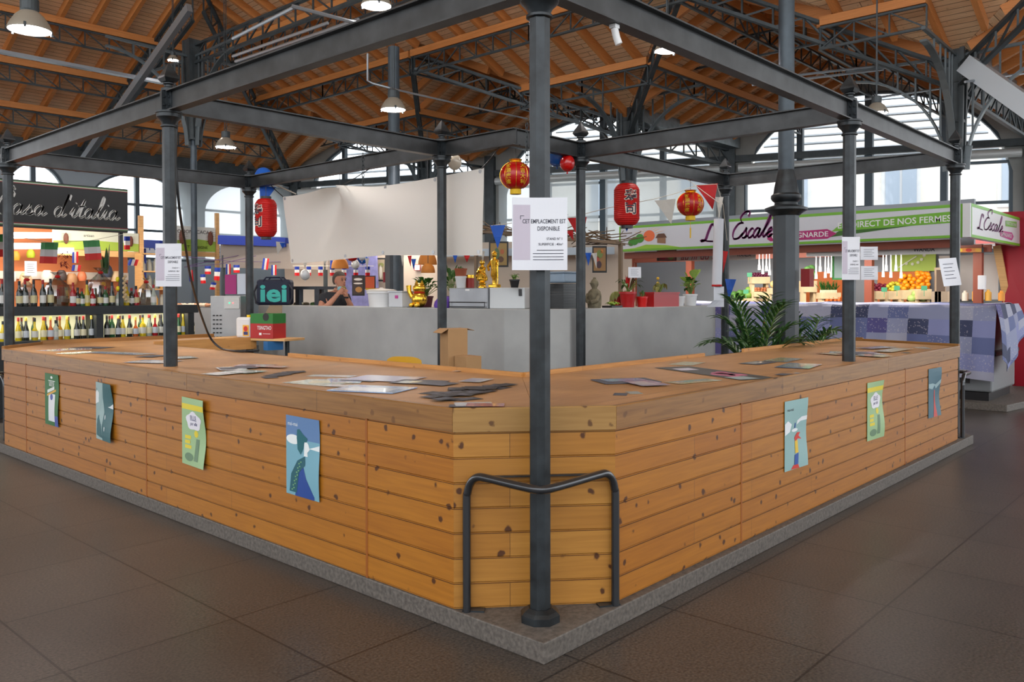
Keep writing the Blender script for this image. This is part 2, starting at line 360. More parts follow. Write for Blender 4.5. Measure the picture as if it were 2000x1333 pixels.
# right hand wall runs at a skew; piers every 7.1 m
def hsx(x, y): return Vector((CX+1.14*(x-CX), CY+1.14*(y-CY), 0))
PIER = [hsx(*p) for p in ((10.94, 18.76), (13.15, 12.88), (15.36, 7.01), (17.57, 1.13), (19.78, -4.75))]
WD = (PIER[4]-PIER[0]).normalized(); WN = Vector((WD.y, -WD.x, 0)) * -1     # along the wall, and towards outside
if WN.x < 0: WN = -WN
def clip(poly, f):
    out = []
    for i in range(len(poly)):
        a, b = poly[i], poly[(i+1) % len(poly)]; fa, fb = f(a), f(b)
        if fa >= 0: out.append(a)
        if (fa >= 0) != (fb >= 0): t = fa/(fa-fb); out.append((a[0]+(b[0]-a[0])*t, a[1]+(b[1]-a[1])*t))
    return out
fA = lambda p: HV+SL*(YW-p[1]); fM = lambda p: HV+SL*(XC-p[0])
fWall = lambda p: .15-(Vector((p[0], p[1], 0))-PIER[0]).dot(WN)
ceil = bpy.data.objects.new('ceiling', None); sc.collection.objects.link(ceil); struct(ceil); ORG[ceil] = Vector((0, 0, 0))
cb = {'x': MB(), 'y': MB()}
XMIN, YMIN, RIDGE = -17., -17., 10.2
def addroof(poly, h, mode):
    if len(poly) < 3: return
    poly = clip(poly, fWall)
    if len(poly) < 3: return
    if mode == 'y': uv = [(p[1], (p[0])*1.1) for p in poly]
    else: uv = [(p[0], p[1]*1.1) for p in poly]
    cb[mode].poly([(p[0], p[1], h(p)) for p in poly], uv)
rows = YC+[YW]
strips = [(YMIN, YC[0], 0, 1)]
for i in range(4): m_ = (rows[i]+rows[i+1])/2; strips += [(rows[i], m_, i, 1), (m_, rows[i+1], i+1, -1)]
for y0, y1, k, sgn in strips:
    G = lambda p, k=k: HV+SL*abs(p[1]-rows[k])
    base = [(XMIN, y0), (22, y0), (22, y1), (XMIN, y1)]
    if y0 == YMIN: G = lambda p: HV+SL*abs(p[1]-rows[0])
    g = clip(clip(base, lambda p: G(p)-fM(p)), lambda p: fA(p)-G(p)+1e-9); addroof(g, G, 'x')
    mm = clip(clip(base, lambda p: fM(p)-G(p)), lambda p: fA(p)-fM(p)); addroof(mm, fM, 'y')
    a = clip(clip(base, lambda p: fM(p)-fA(p)), lambda p: fM(p)-G(p))
    if not (k == 4): addroof(a, fA, 'x')
    else: addroof(a, fA, 'x')
cb['x'].build('boarding', ROOFW, ceil, flipfix=False, solid=.05); cb['y'].build('boarding', ROOFW, ceil, flipfix=False, solid=.05)
# rafters: each its own timber
def runs(fixed, val, lo, hi, ids):
    out = []; cur = None; n = int((hi-lo)/.08)
    for i in range(n+1):
        t = lo+(hi-lo)*i/n; X, Y = (t, val) if fixed == 'Y' else (val, t)
        r = roof_id(X, Y) if (Vector((X, Y, 0))-PIER[0]).dot(WN) < 0 else None
        ok = r is not None and any(r.startswith(q) for q in ids)
        if ok and cur and cur[2] == r: cur[1] = t
        else:
            if cur and cur[1]-cur[0] > .4: out.append(cur)
            cur = [t, t, r] if ok else None
    if cur and cur[1]-cur[0] > .4: out.append(cur)
    return out
cand = []
x = -9.
while x < 21:
    for a, b, r in runs('X', x, YMIN, YW, ('A', 'G')):
        cand.append(((x, a, roof_h(x, a+.01)), (x, b, roof_h(x, b-.01))))
    x += .68
y = -8.
while y < YW:
    for a, b, r in runs('Y', y, -3., XC, ('M',)):
        cand.append(((a, y, roof_h(a+.01, y)), (b, y, roof_h(b-.01, y))))
    y += .68
def vis(p, q):
    p, q = Vector(p), Vector(q); return sum(infr(p.lerp(q, t/12), 10) for t in range(13))
cand = [(vis(p, q)*(Vector(p)-Vector(q)).length/max(4, (Vector(p)-CAM).length), p, q) for p, q in cand]
cand = sorted([c for c in cand if c[0] > 0], key=lambda c: -c[0])
rest = MB()
for i, (s_, p, q) in enumerate(cand):
    m_ = MB() if i < 100 else rest
    m_.bar(Vector(p)-Vector((0, 0, .12)), Vector(q)-Vector((0, 0, .12)), .09, .19)
    if i < 100: m_.build('rafter', RAFT, ceil)
if rest.v: stuff(rest.build('rafter', RAFT, ceil))
# lattice girders under the roof, each with a timber on top
def lattice(mb, p0, p1, h0, h1, step=.52, cw=.036, dw=.024, zig=True):
    p0, p1 = Vector(p0), Vector(p1); n = max(2, round((p1-p0).length/step)); T = [p0.lerp(p1, i/n) for i in range(n+1)]
    B = [T[i]-Vector((0, 0, h0+(h1-h0)*i/n)) for i in range(n+1)]
    mb.bar(T[0], T[-1], cw*1.6, cw); mb.bar(B[0], B[-1], cw*1.6, cw)
    for i in range(n+1):
        mb.bar(T[i], B[i], dw, dw)
        if i < n: mb.bar(B[i], T[i+1], dw, dw) if i < n/2 else mb.bar(T[i], B[i+1], dw, dw)
LG = 'iron lattice girders under the roof boarding'
def purlin(p0, p1, h=.36, timber=True):
    if not vis(p0, p1): return
    c = (Vector(p0)+Vector(p1))/2; t = thing('lattice_girder', c, 'dark iron lattice girder with slim diagonals carrying the pine roof boards', 'roof girder', LG)
    d = Vector((0, 0, .24)); m_ = MB(); lattice(m_, Vector(p0)-d-Vector((0, 0, .16)), Vector(p1)-d-Vector((0, 0, .16)), h, h); m_.build('lattice', HALLST, t)
    if timber: m_ = MB(); m_.bar(Vector(p0)-d-Vector((0, 0, .06)), Vector(p1)-d-Vector((0, 0, .06)), .12, .15); m_.build('timber_beam', RAFT, t)
cols_x = [X0-6.95, X0, X1, XC, XC+6.95]
def split_runs(fixed, val, lo, hi, ids, cuts, pts):
    for a, b, r in runs(fixed, val, lo, hi, ids):
        cs = [a]+[c for c in cuts if a+.5 < c < b-.5]+[b]
        for u, v_ in zip(cs, cs[1:]): pts.append((u, v_))
for k in range(1, 8):                          # purlins of the roof slope over the left aisle
    Y = YW-.15-k*1.55; P = []; split_runs('Y', Y, -10, XC, ('A',), cols_x, P)
    for a, b in P: purlin((a, Y, roof_h(a+.05, Y)), (b, Y, roof_h(b-.05, Y)))
for k in range(1, 7):                          # purlins of the main slope
    X = XC-k*1.74; P = []; split_runs('X', X, -4, YW, ('M',), YC, P)
    for a, b in P: purlin((X, a, roof_h(X, a+.05)), (X, b, roof_h(X, b-.05)))
for i in range(1, 4):                          # gable bays: ridge beam and one purlin each side
    r0, r1 = rows[i], rows[i+1]; m_ = (r0+r1)/2
    for Y in ((r0+m_)/2, m_, (r1+m_)/2):
        h = gable(Y); xa = XC-(h-HV)/SL; t = -(Vector((0, Y, 0))-PIER[0]).dot(WN)/WN.x
        if i == 3 and Y > m_+1: continue
        purlin((xa, Y, h), (XC, Y, h)); purlin((XC, Y, h), (t-.1, Y, h))
    purlin((XC, r0+.2, HV+1.5), (XC, r1-.2, HV+1.5), .45)
# trusses along valleys, hips and column rows
TG = 'deep iron trusses between the columns'
def truss(p0, p1, h0, h1, lab='deep dark iron truss with angle iron chords joining a column to the roof', w_=.055, drop=.3):
    p0 = Vector(p0)-Vector((0, 0, drop)); p1 = Vector(p1)-Vector((0, 0, drop))
    if not vis(p0, p1): return
    m_ = MB(); lattice(m_, p0, p1, h0, h1, .6, w_, .03)
    tag(m_.build('roof_truss', HALLST, origin=(p0+p1)/2), lab, 'roof truss', TG)
HF = 3.47
for Y in YC[1:]:
    for s_ in (-1, 1): truss((XC, Y, HV), (XC-HF, Y+s_*HF, HV+SL*HF), .35, .35)
truss((XC, YW, HV), (XC-6.7, YW-6.7, HV+SL*6.7), .35, .5)
for X in (X0-6.95, X0, X1):
    truss((X, YW, HV), (X, YC[3], HV+SL*(YW-YC[3])), .45, .75)
    if X != X0: truss((X, YC[3], 7.6), (X, YC[2], 7.6), .4, .4)
for Y in YC[1:]:
    pass
    t_ = -(Vector((0, Y, 0))-PIER[0]).dot(WN)/WN.x
    truss((XC, Y, HV), (t_, Y, HV), .4, .4)
# gutters boxed in sheet metal along the valleys beyond the columns
for Y in YC[1:3]:
    t_ = -(Vector((0, Y, 0))-PIER[0]).dot(WN)/WN.x
    m_ = MB(); m_.bar((XC+.2, Y, HV-.12), (t_-.05, Y, HV-.12), .62, .3)
    tag(m_.build('box_gutter', mat('zinc sheet', (.17, .19, .20), .35, .6, noise=.2)), 'grey sheet metal box gutter in the roof valley behind the %s column' % ('right hand' if Y < 5 else 'middle'), 'gutter')
# columns: slim pipe, flared riveted head, curved brackets
def hall_column(X, Y, lab, top=HV+.3, r=.09, base=False, head=True, flare=4.3, dirs=((1, 0), (-1, 0), (0, 1), (0, -1))):
    t = thing('hall_column', (X, Y, 0), lab, 'column', None)
    m_ = MB()
    if base:
        m_.lathe([(.142, .06), (.142, 2.60)], (X, Y, 0), 8, PI/8); m_.build('octagonal_shaft', mat('column lower paint', (.055, .065, .075), .5, .1, noise=.2, nscale=3), t)
        m_ = MB(); m_.lathe([(.2, 0), (.2, .07)], (X, Y, 0), 8, PI/8); m_.build('base', HALLST, t)
        m_ = MB(); m_.lathe([(.15, 2.58), (.18, 2.61), (.235, 2.64), (.235, 2.665), (.18, 2.685), (.13, 2.70), (.125, 2.73), (.155, 2.755), (.168, 2.78), (.165, 2.81), (.14, 2.83), (.135, 2.86), (.13, 2.90), (.115, 2.97), (.10, 3.05), (r, 3.10)], (X, Y, 0), 24); m_.build('collar', STEEL, t, smooth=True)
        m_ = MB(); m_.lathe([(r, 3.08), (r, top)], (X, Y, 0), 20); m_.build('pipe', PIPE, t, smooth=True)
    else:
        m_ = MB(); m_.lathe([(r*1.5, 0), (r*1.5, .1), (r, .16), (r, top)], (X, Y, 0), 16); m_.build('pipe', PIPE, t, smooth=True)
    if head:
        m_ = MB()
        for sx, sy in ((1, 1), (1, -1), (-1, 1), (-1, -1)):
            m_.bar((X+sx*.09, Y+sy*.09, flare), (X+sx*.14, Y+sy*.14, top+1.2), .07, .07)
        for z in (flare, flare+.7, flare+1.4): m_.box((X, Y, z), (.26, .26, .05))
        for z in (flare+.1, flare+.8): m_.bar((X-.1, Y-.1, z), (X+.1, Y+.1, z+.6), .03, .02); m_.bar((X+.1, Y-.1, z), (X-.1, Y+.1, z+.6), .03, .02)
        m_.lathe([(.11, flare), (.23, top+1.2)], (X, Y, 0), 4, PI/4); m_.build('head', HALLST, t)
        for dx, dy in dirs:
            m_ = MB(); A = []
            for i in range(15):
                a = i/14*PI/2; A.append(Vector((X+dx*(.16+1.75*(1-math.cos(a))), Y+dy*(.16+1.75*(1-math.cos(a))), flare-.15+1.85*math.sin(a))))
            for i in range(14): m_.bar(A[i], A[i+1], .11, .035)
            for i in range(3, 13, 2): m_.bar(A[i], (A[i].x, A[i].y, flare+1.9), .03, .03)
            m_.bar((X+dx*.12, Y+dy*.12, flare+1.85), (A[-1].x, A[-1].y, flare+1.9), .06, .05); m_.build('curved_bracket', mat('bracket grey paint', (.10, .12, .13), .4, .3), t)
    return t
hall_column(X1, YC[1], 'blue grey round column with ornate turned collar beside the palm plants', 8.2, .088, base=True, head=False)
t = hall_column(X1, YC[2], 'blue grey round column rising behind the blank white banner', HV-.05, .098, head=False)
m_ = MB(); m_.box((X1, YC[2], 1.2), (.30, .12, 2.3)); m_.build('lower_post', mat('column lower paint', (.055, .065, .075), .5), t)
hall_column(X1, YC[3], 'iron column with a dark riveted head above the left part of the steel frame', HV+.3, .07, flare=5.2)
hall_column(XC, YC[3], 'iron column behind the banner with brackets seen over its top edge', HV, .06)
hall_column(XC, YC[2], 'iron column behind the long red lantern with curved brackets at its head', HV, .10)
hall_column(XC, YC[1], 'tall dark iron column head with wide curved brackets behind the right end of the frame', HV+.3, .07, flare=4.0)

# ------------------------------------------------------------------ walls with arched windows
WALLP = mat('window wall steel grey', (.10, .125, .14), .5, .1)
WSTONE = mat('pale render wall', rgb(150, 150, 146), .8, noise=.12, nscale=1.5)
LOUV = mat('white metal louvre', (.62, .66, .70), .45, .2)
FRAME = mat('window frame blue grey', (.075, .10, .12), .45, .2)
def arch_z(x, hw, spring, rise): return spring+rise*math.sqrt(max(0, 1-(x/hw)**2))
def wall_bay(fn, a0, a1, hw, sill, spring, rise, top, wallm, name, pane_n, mull, trans, panes=True):
    """fn(s,z,depth) -> point. solid wall below the sill and round the arch; steel frame; glass"""
    c = (a0+a1)/2; m_ = MB()
    def q(s0, s1, z0, z1, z2=None, z3=None):
        z2 = z1 if z2 is None else z2; z3 = z0 if z3 is None else z3
        A = [fn(s0, z0, 0), fn(s1, z3, 0), fn(s1, z2, 0), fn(s0, z1, 0)]; B = [fn(s0, z0, .3), fn(s1, z3, .3), fn(s1, z2, .3), fn(s0, z1, .3)]
        m_.add(A+B, [(0, 1, 2, 3), (7, 6, 5, 4), (0, 4, 5, 1), (1, 5, 6, 2), (2, 6, 7, 3), (3, 7, 4, 0)])
    q(a0, a1, 0, sill); q(a0, c-hw, sill, top); q(c+hw, a1, sill, top); n = 20
    for i in range(n):
        s0 = c-hw+2*hw*i/n; s1 = c-hw+2*hw*(i+1)/n; q(s0, s1, arch_z(s0-c, hw, spring, rise), top, top, arch_z(s1-c, hw, spring, rise))
    w_ = struct(m_.build(name, wallm, flipfix=True))
    g = MB(); P = [fn(c+hw*math.cos(PI-i*PI/24), spring+rise*math.sin(i*PI/24), .1) for i in range(25)]
    for i in range(24): g.bar(P[i], P[i+1], .12, .14)
    for s in (-hw, hw): g.bar(fn(c+s, sill, .1), fn(c+s, spring, .1), .12, .14)
    g.bar(fn(c-hw, sill+.05, .1), fn(c+hw, sill+.05, .1), .14, .1)
    for s, ww in mull: g.bar(fn(c+s, sill, .1), fn(c+s, arch_z(s, hw, spring, rise), .1), ww, .12)
    for z in trans:
        h_ = hw*math.sqrt(max(0, 1-((z-spring)/rise)**2)) if z > spring else hw
        g.bar(fn(c-h_, z, .1), fn(c+h_, z, .1), .10, .07)
    win = thing('window_%d' % pane_n, fn(c, sill, .1), 'x', 'x'); del win['label']; del win['category']; struct(win)
    g.build('window_frame', FRAME, win)
    p = MB(); pts = [fn(c-hw, sill, .12), fn(c+hw, sill, .12)]+[fn(c+hw*math.cos(i*PI/24), spring+rise*math.sin(i*PI/24), .12) for i in range(25)]
    p.poly(pts); p.build('pane', PANE, win, flipfix=False)
    return win
# right wall
def fR(k):
    o = PIER[k]
    return lambda s, z, d: o+WD*s+WN*d+Vector((0, 0, z))
BAY = (PIER[1]-PIER[0]).length
for k in range(4):
    wall_bay(fR(k), 0, BAY, 3.2, 2.7, 4.7, 2.25, 8.3, WSTONE, 'wall_right' if k == 0 else 'wall_right_%d' % k, 5+k,
             [(-1.75, .16), (-.05, .2), (1.7, .16)] if k < 3 else [(-2.4, .2), (-1.1, .1)], [3.95, 4.95])
    f = fR(k); c = BAY/2
    # horizontal sunshade slats outside the lunette
    m_ = MB(); z = 5.35
    while z < 6.85:
        h_ = 3.1*math.sqrt(max(0, 1-((z-4.7)/2.25)**2)); m_.bar(f(c-h_, z, .5), f(c+h_, z, .5), .03, .10, up=(WN.x, WN.y, .7)); z += .21
    tag(m_.build('louvre_shade', LOUV), 'white slatted sunshade outside the %s big arched window' % ['banner side', 'central', 'right hand', 'far right'][k], 'sunshade')
    # roller tube and blinds
    t = thing('roller_blind', f(c, 5.1, -.25), ['long grey roller blind drawn down behind the blank banner', 'long grey roller blind drawn down behind the red lanterns', 'rolled up blind tube above the market stall canopy', 'rolled up blind tube at the far right edge'][k], 'blind')
    m_ = MB(); m_.tube([f(.25, 5.1, -.25), f(BAY-.25, 5.1, -.25)], .11, 12); m_.build('roller_tube', mat('pale roller tube', (.62, .64, .63), .4, .2), t, smooth=True)
    if k < 2:
        for a, b in ((.35, c-.1), (c+.1, BAY-.35)):
            m_ = MB(); m_.poly([f(a, 2.75, -.25), f(b, 2.75, -.25), f(b, 5.05, -.25), f(a, 5.05, -.25)]); m_.build('blind_fabric', SHEER, t, flipfix=False)
        m_ = MB(); m_.bar(f(.35, 2.73, -.25), f(BAY-.35, 2.73, -.25), .05, .05); m_.build('bottom_bar', mat('grey roller tube', (.4, .4, .4)), t)
    m_ = MB(); m_.bar(f(0, 5.38, -.06), f(BAY, 5.38, -.06), .14, .18); struct(m_.build('trim_%d' % (20+k), HALLST))
for k in range(5):
    m_ = MB(); m_.bar(PIER[k]-WN*.08, PIER[k]-WN*.08+Vector((0, 0, 5.9)), .30, .22, up=(WN.x, WN.y, 0)); struct(m_.build('trim_%d' % k, HALLST))
# left wall
fL = lambda s, z, d: Vector((s, YW+d, z))
LB = [-3.1, .35, 3.85, 6.0, 9.45, 12.9]
for k in range(5):
    a, b = LB[k], LB[k+1]
    wall_bay(fL, a, b, (b-a)/2-.26, 2.7, 4.25, 1.05, 6.3, mat('corrugated grey wall', (.33, .37, .40), .5, .2), 'wall_left' if k == 0 else 'wall_left_%d' % k, k+1, [(-.05, .12)], [3.6, 4.35])
m_ = MB()
for k in range(26): m_.bar((-3, YW-.02, 4.4+k*.055), (12.8, YW-.02, 4.4+k*.055), .02, .016) if 4.4+k*.055 > 5.33 else None
struct(m_.build('trim_31', LOUV))
m_ = MB(); m_.box((5, YW-.12, 5.62), (17, .2, .5)); struct(m_.build('trim_30', HALLST))
m_ = MB(); m_.tube([(-4, YW-.35, 5.28), (12.3, YW-.35, 5.28)], .06, 8); tag(m_.build('roller_tube', mat('grey roller tube', (.4, .4, .4))), 'pale roller tube running along the left window wall under the eaves', 'blind')
t = thing('roller_blind', (11, YW-.3, 5), 'grey sheer roller blind drawn down in the left wall beside the blank banner', 'blind')
m_ = MB(); m_.poly([(8.4, YW-.3, 2.75), (12.7, YW-.3, 2.75), (12.7, YW-.3, 5.2), (8.4, YW-.3, 5.2)]); m_.build('blind_fabric', SHEER, t, flipfix=False)
m_ = MB(); m_.box((12.93, YW-1.0+1.0, 3), (.3, .3, 6)); struct(m_.build('trim_32', HALLST))

m_ = MB(); m_.box((10, 10, -.2), (90, 90, .1)); o = m_.build('pavement', mat('pale street paving', (.42, .41, .39), .8, noise=.1, nscale=.5)); struct(o); o.name = 'ground_street'
m_ = MB(); m_.box((-2, -17.1, 1.3), (34, .3, 2.6)); struct(m_.build('wall_back', WSTONE)); m_ = MB(); m_.box((-17.1, 2.5, 1.3), (.3, 39, 2.6)); struct(m_.build('wall_back_left', WSTONE))
# ------------------------------------------------------------------ street outside the right wall
FAC = mat('cream facade', rgb(240, 234, 224), .8); FACW = mat('facade white surround', rgb(225, 225, 225), .7); WDK = mat('facade window glass', rgb(176, 188, 202), .2)
o = PIER[2]+WN*9
t = thing('street_building', o, 'cream building with shuttered windows and red shop sign seen through the arches', 'building')
m_ = MB(); m_.bar(o-WD*9+Vector((0, 0, 4.2)), o+WD*16+Vector((0, 0, 4.2)), .4, 8.4); m_.build('facade', FAC, t)
for k in range(6):
    s = -6+k*3.6; c = o+WD*s-WN*.22
    for z in (1.6, 4.6):
        m_ = MB(); m_.bar(c+Vector((0, 0, z)), c+Vector((0, 0, z+1.9)), 1.25, .08, up=(WN.x, WN.y, 0)); f_ = m_.build('window', FACW, t)
        m_ = MB()
        for dx in (-.27, .27): m_.bar(c-WN*.06+WD*dx+Vector((0, 0, z+.15)), c-WN*.06+WD*dx+Vector((0, 0, z+1.75)), .46, .02, up=(WN.x, WN.y, 0))
        m_.build('pane', WDK, f_)
m_ = MB(); c = o+WD*9.2-WN*.3+Vector((0, 0, 3.75)); m_.bar(c-WD*2.6, c+WD*2.6, .1, .75); m_.build('shop_sign', mat('faded red sign', rgb(226, 96, 84), .5), t)
# ================================================================== STEEL FRAME OVER THE COUNTER
HB = 3.1565; BH = .165
POSTS = {'F': (0, 0), 'L1': (0, 3.89), 'L2': (0, 7.78), 'A': (2.97, 3.89), 'B': (2.97, 7.78), 'R1': (4.05, 0), 'R2': (7.28, 0), 'C': (4.05, 2.86), 'D': (7.28, 2.86)}
PL = {'F': 'dark steel post standing at the front corner of the counter, nearest the camera', 'L1': 'steel post through the left counter arm with a notice taped on it', 'L2': 'steel post at the far left end of the counter by the bottle stall',
      'A': 'steel post in front of the blank white banner beside the cardboard boxes', 'B': 'steel post beside the stainless cabinet and the plastic jug', 'R1': 'steel post through the right counter arm with notices taped on both sides',
      'R2': 'steel post at the far right end of the counter with a tilted notice', 'C': 'steel post beside the stack of black trays, left of the stone buddha', 'D': 'steel post at the right end of the grey kitchen block beside the palm'}
for k, (X, Y) in POSTS.items():
    t = thing('steel_post', (X, Y, 0), PL[k], 'post')
    zb = .10; r = .053
    m_ = MB(); m_.lathe([(r, zb), (r, HB-.11)], (X, Y, 0), 8, PI/8); m_.build('shaft', STEEL, t)
    m_ = MB(); m_.lathe([(r+.002, HB-.125), (r+.012, HB-.12), (r+.012, HB-.108), (r, HB-.10), (r+.012, HB-.075), (r+.032, HB-.055), (r+.042, HB-.045), (r+.042, HB-.018), (r+.05, HB-.014), (r+.05, HB)], (X, Y, 0), 20); m_.build('capital', STEEL, t, smooth=True)
    m_ = MB(); m_.box((X, Y, HB+BH/2), (.075, .075, BH)); m_.box((X, Y, HB+BH/2), (.13, .03, BH*.96)); m_.box((X, Y, HB+BH/2), (.03, .13, BH*.96))
    for a in (-.05, .05):
        for z in (.05, .115): m_.box((X+a, Y-.02, HB+z), (.014, .014, .014)); m_.box((X-.02, Y+a, HB+z), (.014, .014, .014))
    m_.build('head_bracket', STEEL, t)
    m_ = MB(); z = HB+BH; m_.lathe([(.06, z), (.06, z+.02), (.03, z+.035), (.028, z+.05), (.042, z+.058), (.042, z+.066), (.028, z+.072)], (X, Y, 0), 16)
    m_.lathe([(.062, z+.072), (.088, z+.10), (.082, z+.118), (.045, z+.17), (.004, z+.225)], (X, Y, 0), 4, PI/4); m_.build('finial', STEEL, t)
    if k in ('F',):
        m_ = MB(); m_.lathe([(.10, .10), (.10, .135), (.085, .15), (.062, .165)], (X, Y, 0), 8, PI/8); m_.build('base_collar', STEEL, t)
def ibeam(p0, p1, lab, z=HB):
    p0 = Vector((*p0, z)); p1 = Vector((*p1, z)); d = (p1-p0).normalized(); m_ = MB(); U = Vector((0, 0, 1))
    m_.bar(p0+U*.005, p1+U*.005, .088, .010); m_.bar(p0+U*(BH-.005), p1+U*(BH-.005), .088, .010); m_.bar(p0+U*BH/2, p1+U*BH/2, .008, BH-.018)
    tag(m_.build('steel_beam', BEAMM), lab, 'beam')
BEAMM = mat('beam grey paint', (.038, .040, .042), .40, .2, noise=.45, nscale=5, bump=.1)
E_ = .04
def seg(a, b, lab, e0=E_, e1=E_):
    p, q = Vector(POSTS[a] if isinstance(a, str) else a), Vector(POSTS[b] if isinstance(b, str) else b); d = (q-p).normalized(); ibeam(p+d*e0, q-d*e1, lab)
seg('F', 'L1', 'long steel I beam from the front corner post back to the left'); seg('L1', 'L2', 'steel I beam on the left between the notice post and the far end post')
seg('F', 'R1', 'long steel I beam from the front corner post back to the right'); seg('R1', 'R2', 'steel I beam on the right ending at the far right post')
seg('L1', 'A', 'steel I beam crossing from the left notice post to the post before the banner'); seg('L2', 'B', 'steel I beam crossing above the italian stall sign to the lantern post')
seg('R1', 'C', 'steel I beam crossing from the right notice post inwards to the tray stack post'); seg('R2', 'D', 'steel I beam crossing in front of the big bright windows on the right')
seg('B', 'A', 'steel I beam over the blank banner, left part'); seg('A', (2.97, 2.86), 'short steel I beam from the banner post towards the inner corner', E_, -.04)
seg((2.97, 2.86), 'C', 'short steel I beam from the inner corner to the tray stack post', .05); seg('C', 'D', 'steel I beam carrying the long red lantern and round lantern on the right')

# ================================================================== KERB AND COUNTER
m_ = MB()
kerb = [(-.20, -.193), (7.33, -.193), (7.9, .6), (7.9, 3.4), (3.2, 3.4), (3.2, 9.0), (-.20, 9.0)]
m_.prism([(-.2, -.193), (7.30, -.193), (7.75, .4), (7.75, 9.0), (-.2, 9.0)], 0, .1)
KS = m_.build('floor_kerb', CONC, bevel=.006); KS.name = 'trim_40'; struct(KS)
ct = thing('bar_counter', (1.2, 1.2, .1), 'large L shaped market counter clad in knotty varnished pine with a plywood top', 'counter')
ZT = 1.1197; ZF = 1.002
xi, yi = -.196, -.149                                # cladding faces
c1, c2 = (xi, .406), (.422, yi)                      # chamfer corners
ov = .012
# top surface as four slabs with joints
ip = (1.22, 1.20)
def top(pts, nm='countertop'): m_ = MB(); m_.prism(pts, ZT-.03, ZT); return m_.build(nm, TOPW, ct)
e = .02
top([(xi+e, 7.30), (xi+e, 4.72), (1.24, 4.72), (1.24, 7.9), (.36, 7.84)]); top([(xi+e, 4.717), (xi+e, .42), (.1, .13), (ip[0], ip[1]), (1.24, 4.717)])
top([(.1-.0, .127), (.43, yi+e), (2.25, yi+e), (2.25, 1.2), (ip[0]+.003, ip[1])]); top([(2.253, yi+e), (6.78, yi+e), (7.18, .95), (7.2, 1.2), (2.253, 1.2)])
top([(1.243, 6.95), (2.55, 6.95), (2.55, 7.9), (1.243, 7.9)])
# fascia boards (outer edge)
def fascia(p, q, nm='fascia', z0=ZF, z1=ZT+.004, th=.03, mt=FASC, lab=None, uoff=0, inward=None):
    p, q = Vector((*p, 0)), Vector((*q, 0)); d = (q-p).normalized(); n = Vector((d.y, -d.x, 0)); l = (q-p).length
    # board profile with rounded top arris, uv along the length
    prof = [(0, z0), (0, z1-.006), (-.004, z1), (-th, z1), (-th, z0)]; m_ = MB(); vs = []; fs = []; uvs = []
    for P, uu in ((p, 0), (q, l)):
        for o_, z in prof: vs.append(P+n*o_+Vector((0, 0, z)))
    k = len(prof)
    for i in range(k):
        j = (i+1) % k; fs.append((i, j, k+j, k+i)); ya, yb = prof[i][1]-prof[i][0], prof[j][1]-prof[j][0]
        uvs.append([(uoff, ya), (uoff, yb), (uoff+l, yb), (uoff+l, ya)])
    fs += [tuple(range(k)), tuple(range(k, 2*k))[::-1]]; uvs += [[(a, b) for a, b in prof]]*2
    m_.add(vs, fs, uvs); b_ = m_.build(nm, mt, ct, flipfix=False)
    if lab: b_['label'] = lab
    return b_
of = ov
fascia((xi-of, 3.2), (xi-of, c1[1]-.005), uoff=3.1); fascia((xi-of, 7.33), (xi-of, 3.203), uoff=8.4)
fascia((xi-of, c1[1]-.008), (c2[0]-.008, yi-of), uoff=12.3, mt=wood('pale counter edge timber', rgb(168, 130, 74), rgb(162, 124, 68), .5, 3, .45, knots=.8, grain=.4, mortar=.001)); fascia((c2[0]-.005, yi-of), (4.55, yi-of), uoff=20.15); fascia((4.553, yi-of), (6.86, yi-of), uoff=27.7)
fascia((.36, 7.90), (xi-of, 7.33), uoff=31, z1=ZT+.03); fascia((2.5, 7.92), (.36, 7.90), uoff=33, z0=ZT-.05, z1=ZT+.045); fascia((6.86, yi-of), (7.25, 1.0), uoff=36, z1=ZT+.025)
fascia((7.25, 1.0), (7.25, 1.25), uoff=39, z0=ZT-.06, z1=ZT+.04)
# inner upstand lips
def lip(p, q, uo): fascia(p, q, 'edge_lip', ZT-.12, ZT+.032, .028, LIPW, uoff=uo)
lip((1.235, 1.20), (1.235, 4.09), 1); lip((3.72, 1.205), (1.235, 1.205), 5); lip((7.25, 1.23), (4.5, 1.21), 9); lip((2.55, 6.93), (1.24, 6.93), 15)
for pq in (((1.235, 4.12), (1.235, 6.93)), ((4.47, 1.205), (3.75, 1.205))): fascia(*pq, 'edge_strip', ZT-.12, ZT, .02, LIPW)
# cladding: every panel is tongue and groove boards with chamfered grooves
def cladding(p, q, mt, uoff=0, z0=.102, z1=ZF, zoff=0):
    p, q = Vector((*p, 0)), Vector((*q, 0)); d = (q-p).normalized(); n = Vector((d.y, -d.x, 0)); l = (q-p).length; H = .127
    prof = []; z = z0
    while z < z1-1e-4:
        zt = min(z+H, z1); prof += [(-.006, z), (-.006, z+.004), (0, z+.010), (0, zt-.001)] if zt-z > .03 else [(-.006, z), (-.006, zt)]; z = zt
    prof.append((-.006, z1)); m_ = MB(); k = len(prof)
    vs = [p+n*o_+Vector((0, 0, z)) for o_, z in prof]+[q+n*o_+Vector((0, 0, z)) for o_, z in prof]
    fs = []; uvs = []
    for i in range(k-1):
        fs.append((i, i+1, k+i+1, k+i)); a, b = prof[i][1]-z0+1e-3, prof[i+1][1]-z0+1e-3; uvs.append([(uoff, a), (uoff, b), (uoff+l, b), (uoff+l, a)])
    # back face closes the panel
    o2 = len(vs); vs += [p-n*.02+Vector((0, 0, z0)), p-n*.02+Vector((0, 0, z1)), q-n*.02+Vector((0, 0, z1)), q-n*.02+Vector((0, 0, z0))]
    fs.append((o2, o2+1, o2+2, o2+3)); uvs.append([(0, 0)]*4)
    m_.add(vs, fs, uvs); return m_.build('cladding_panel', mt, ct, flipfix=False)
g = .012
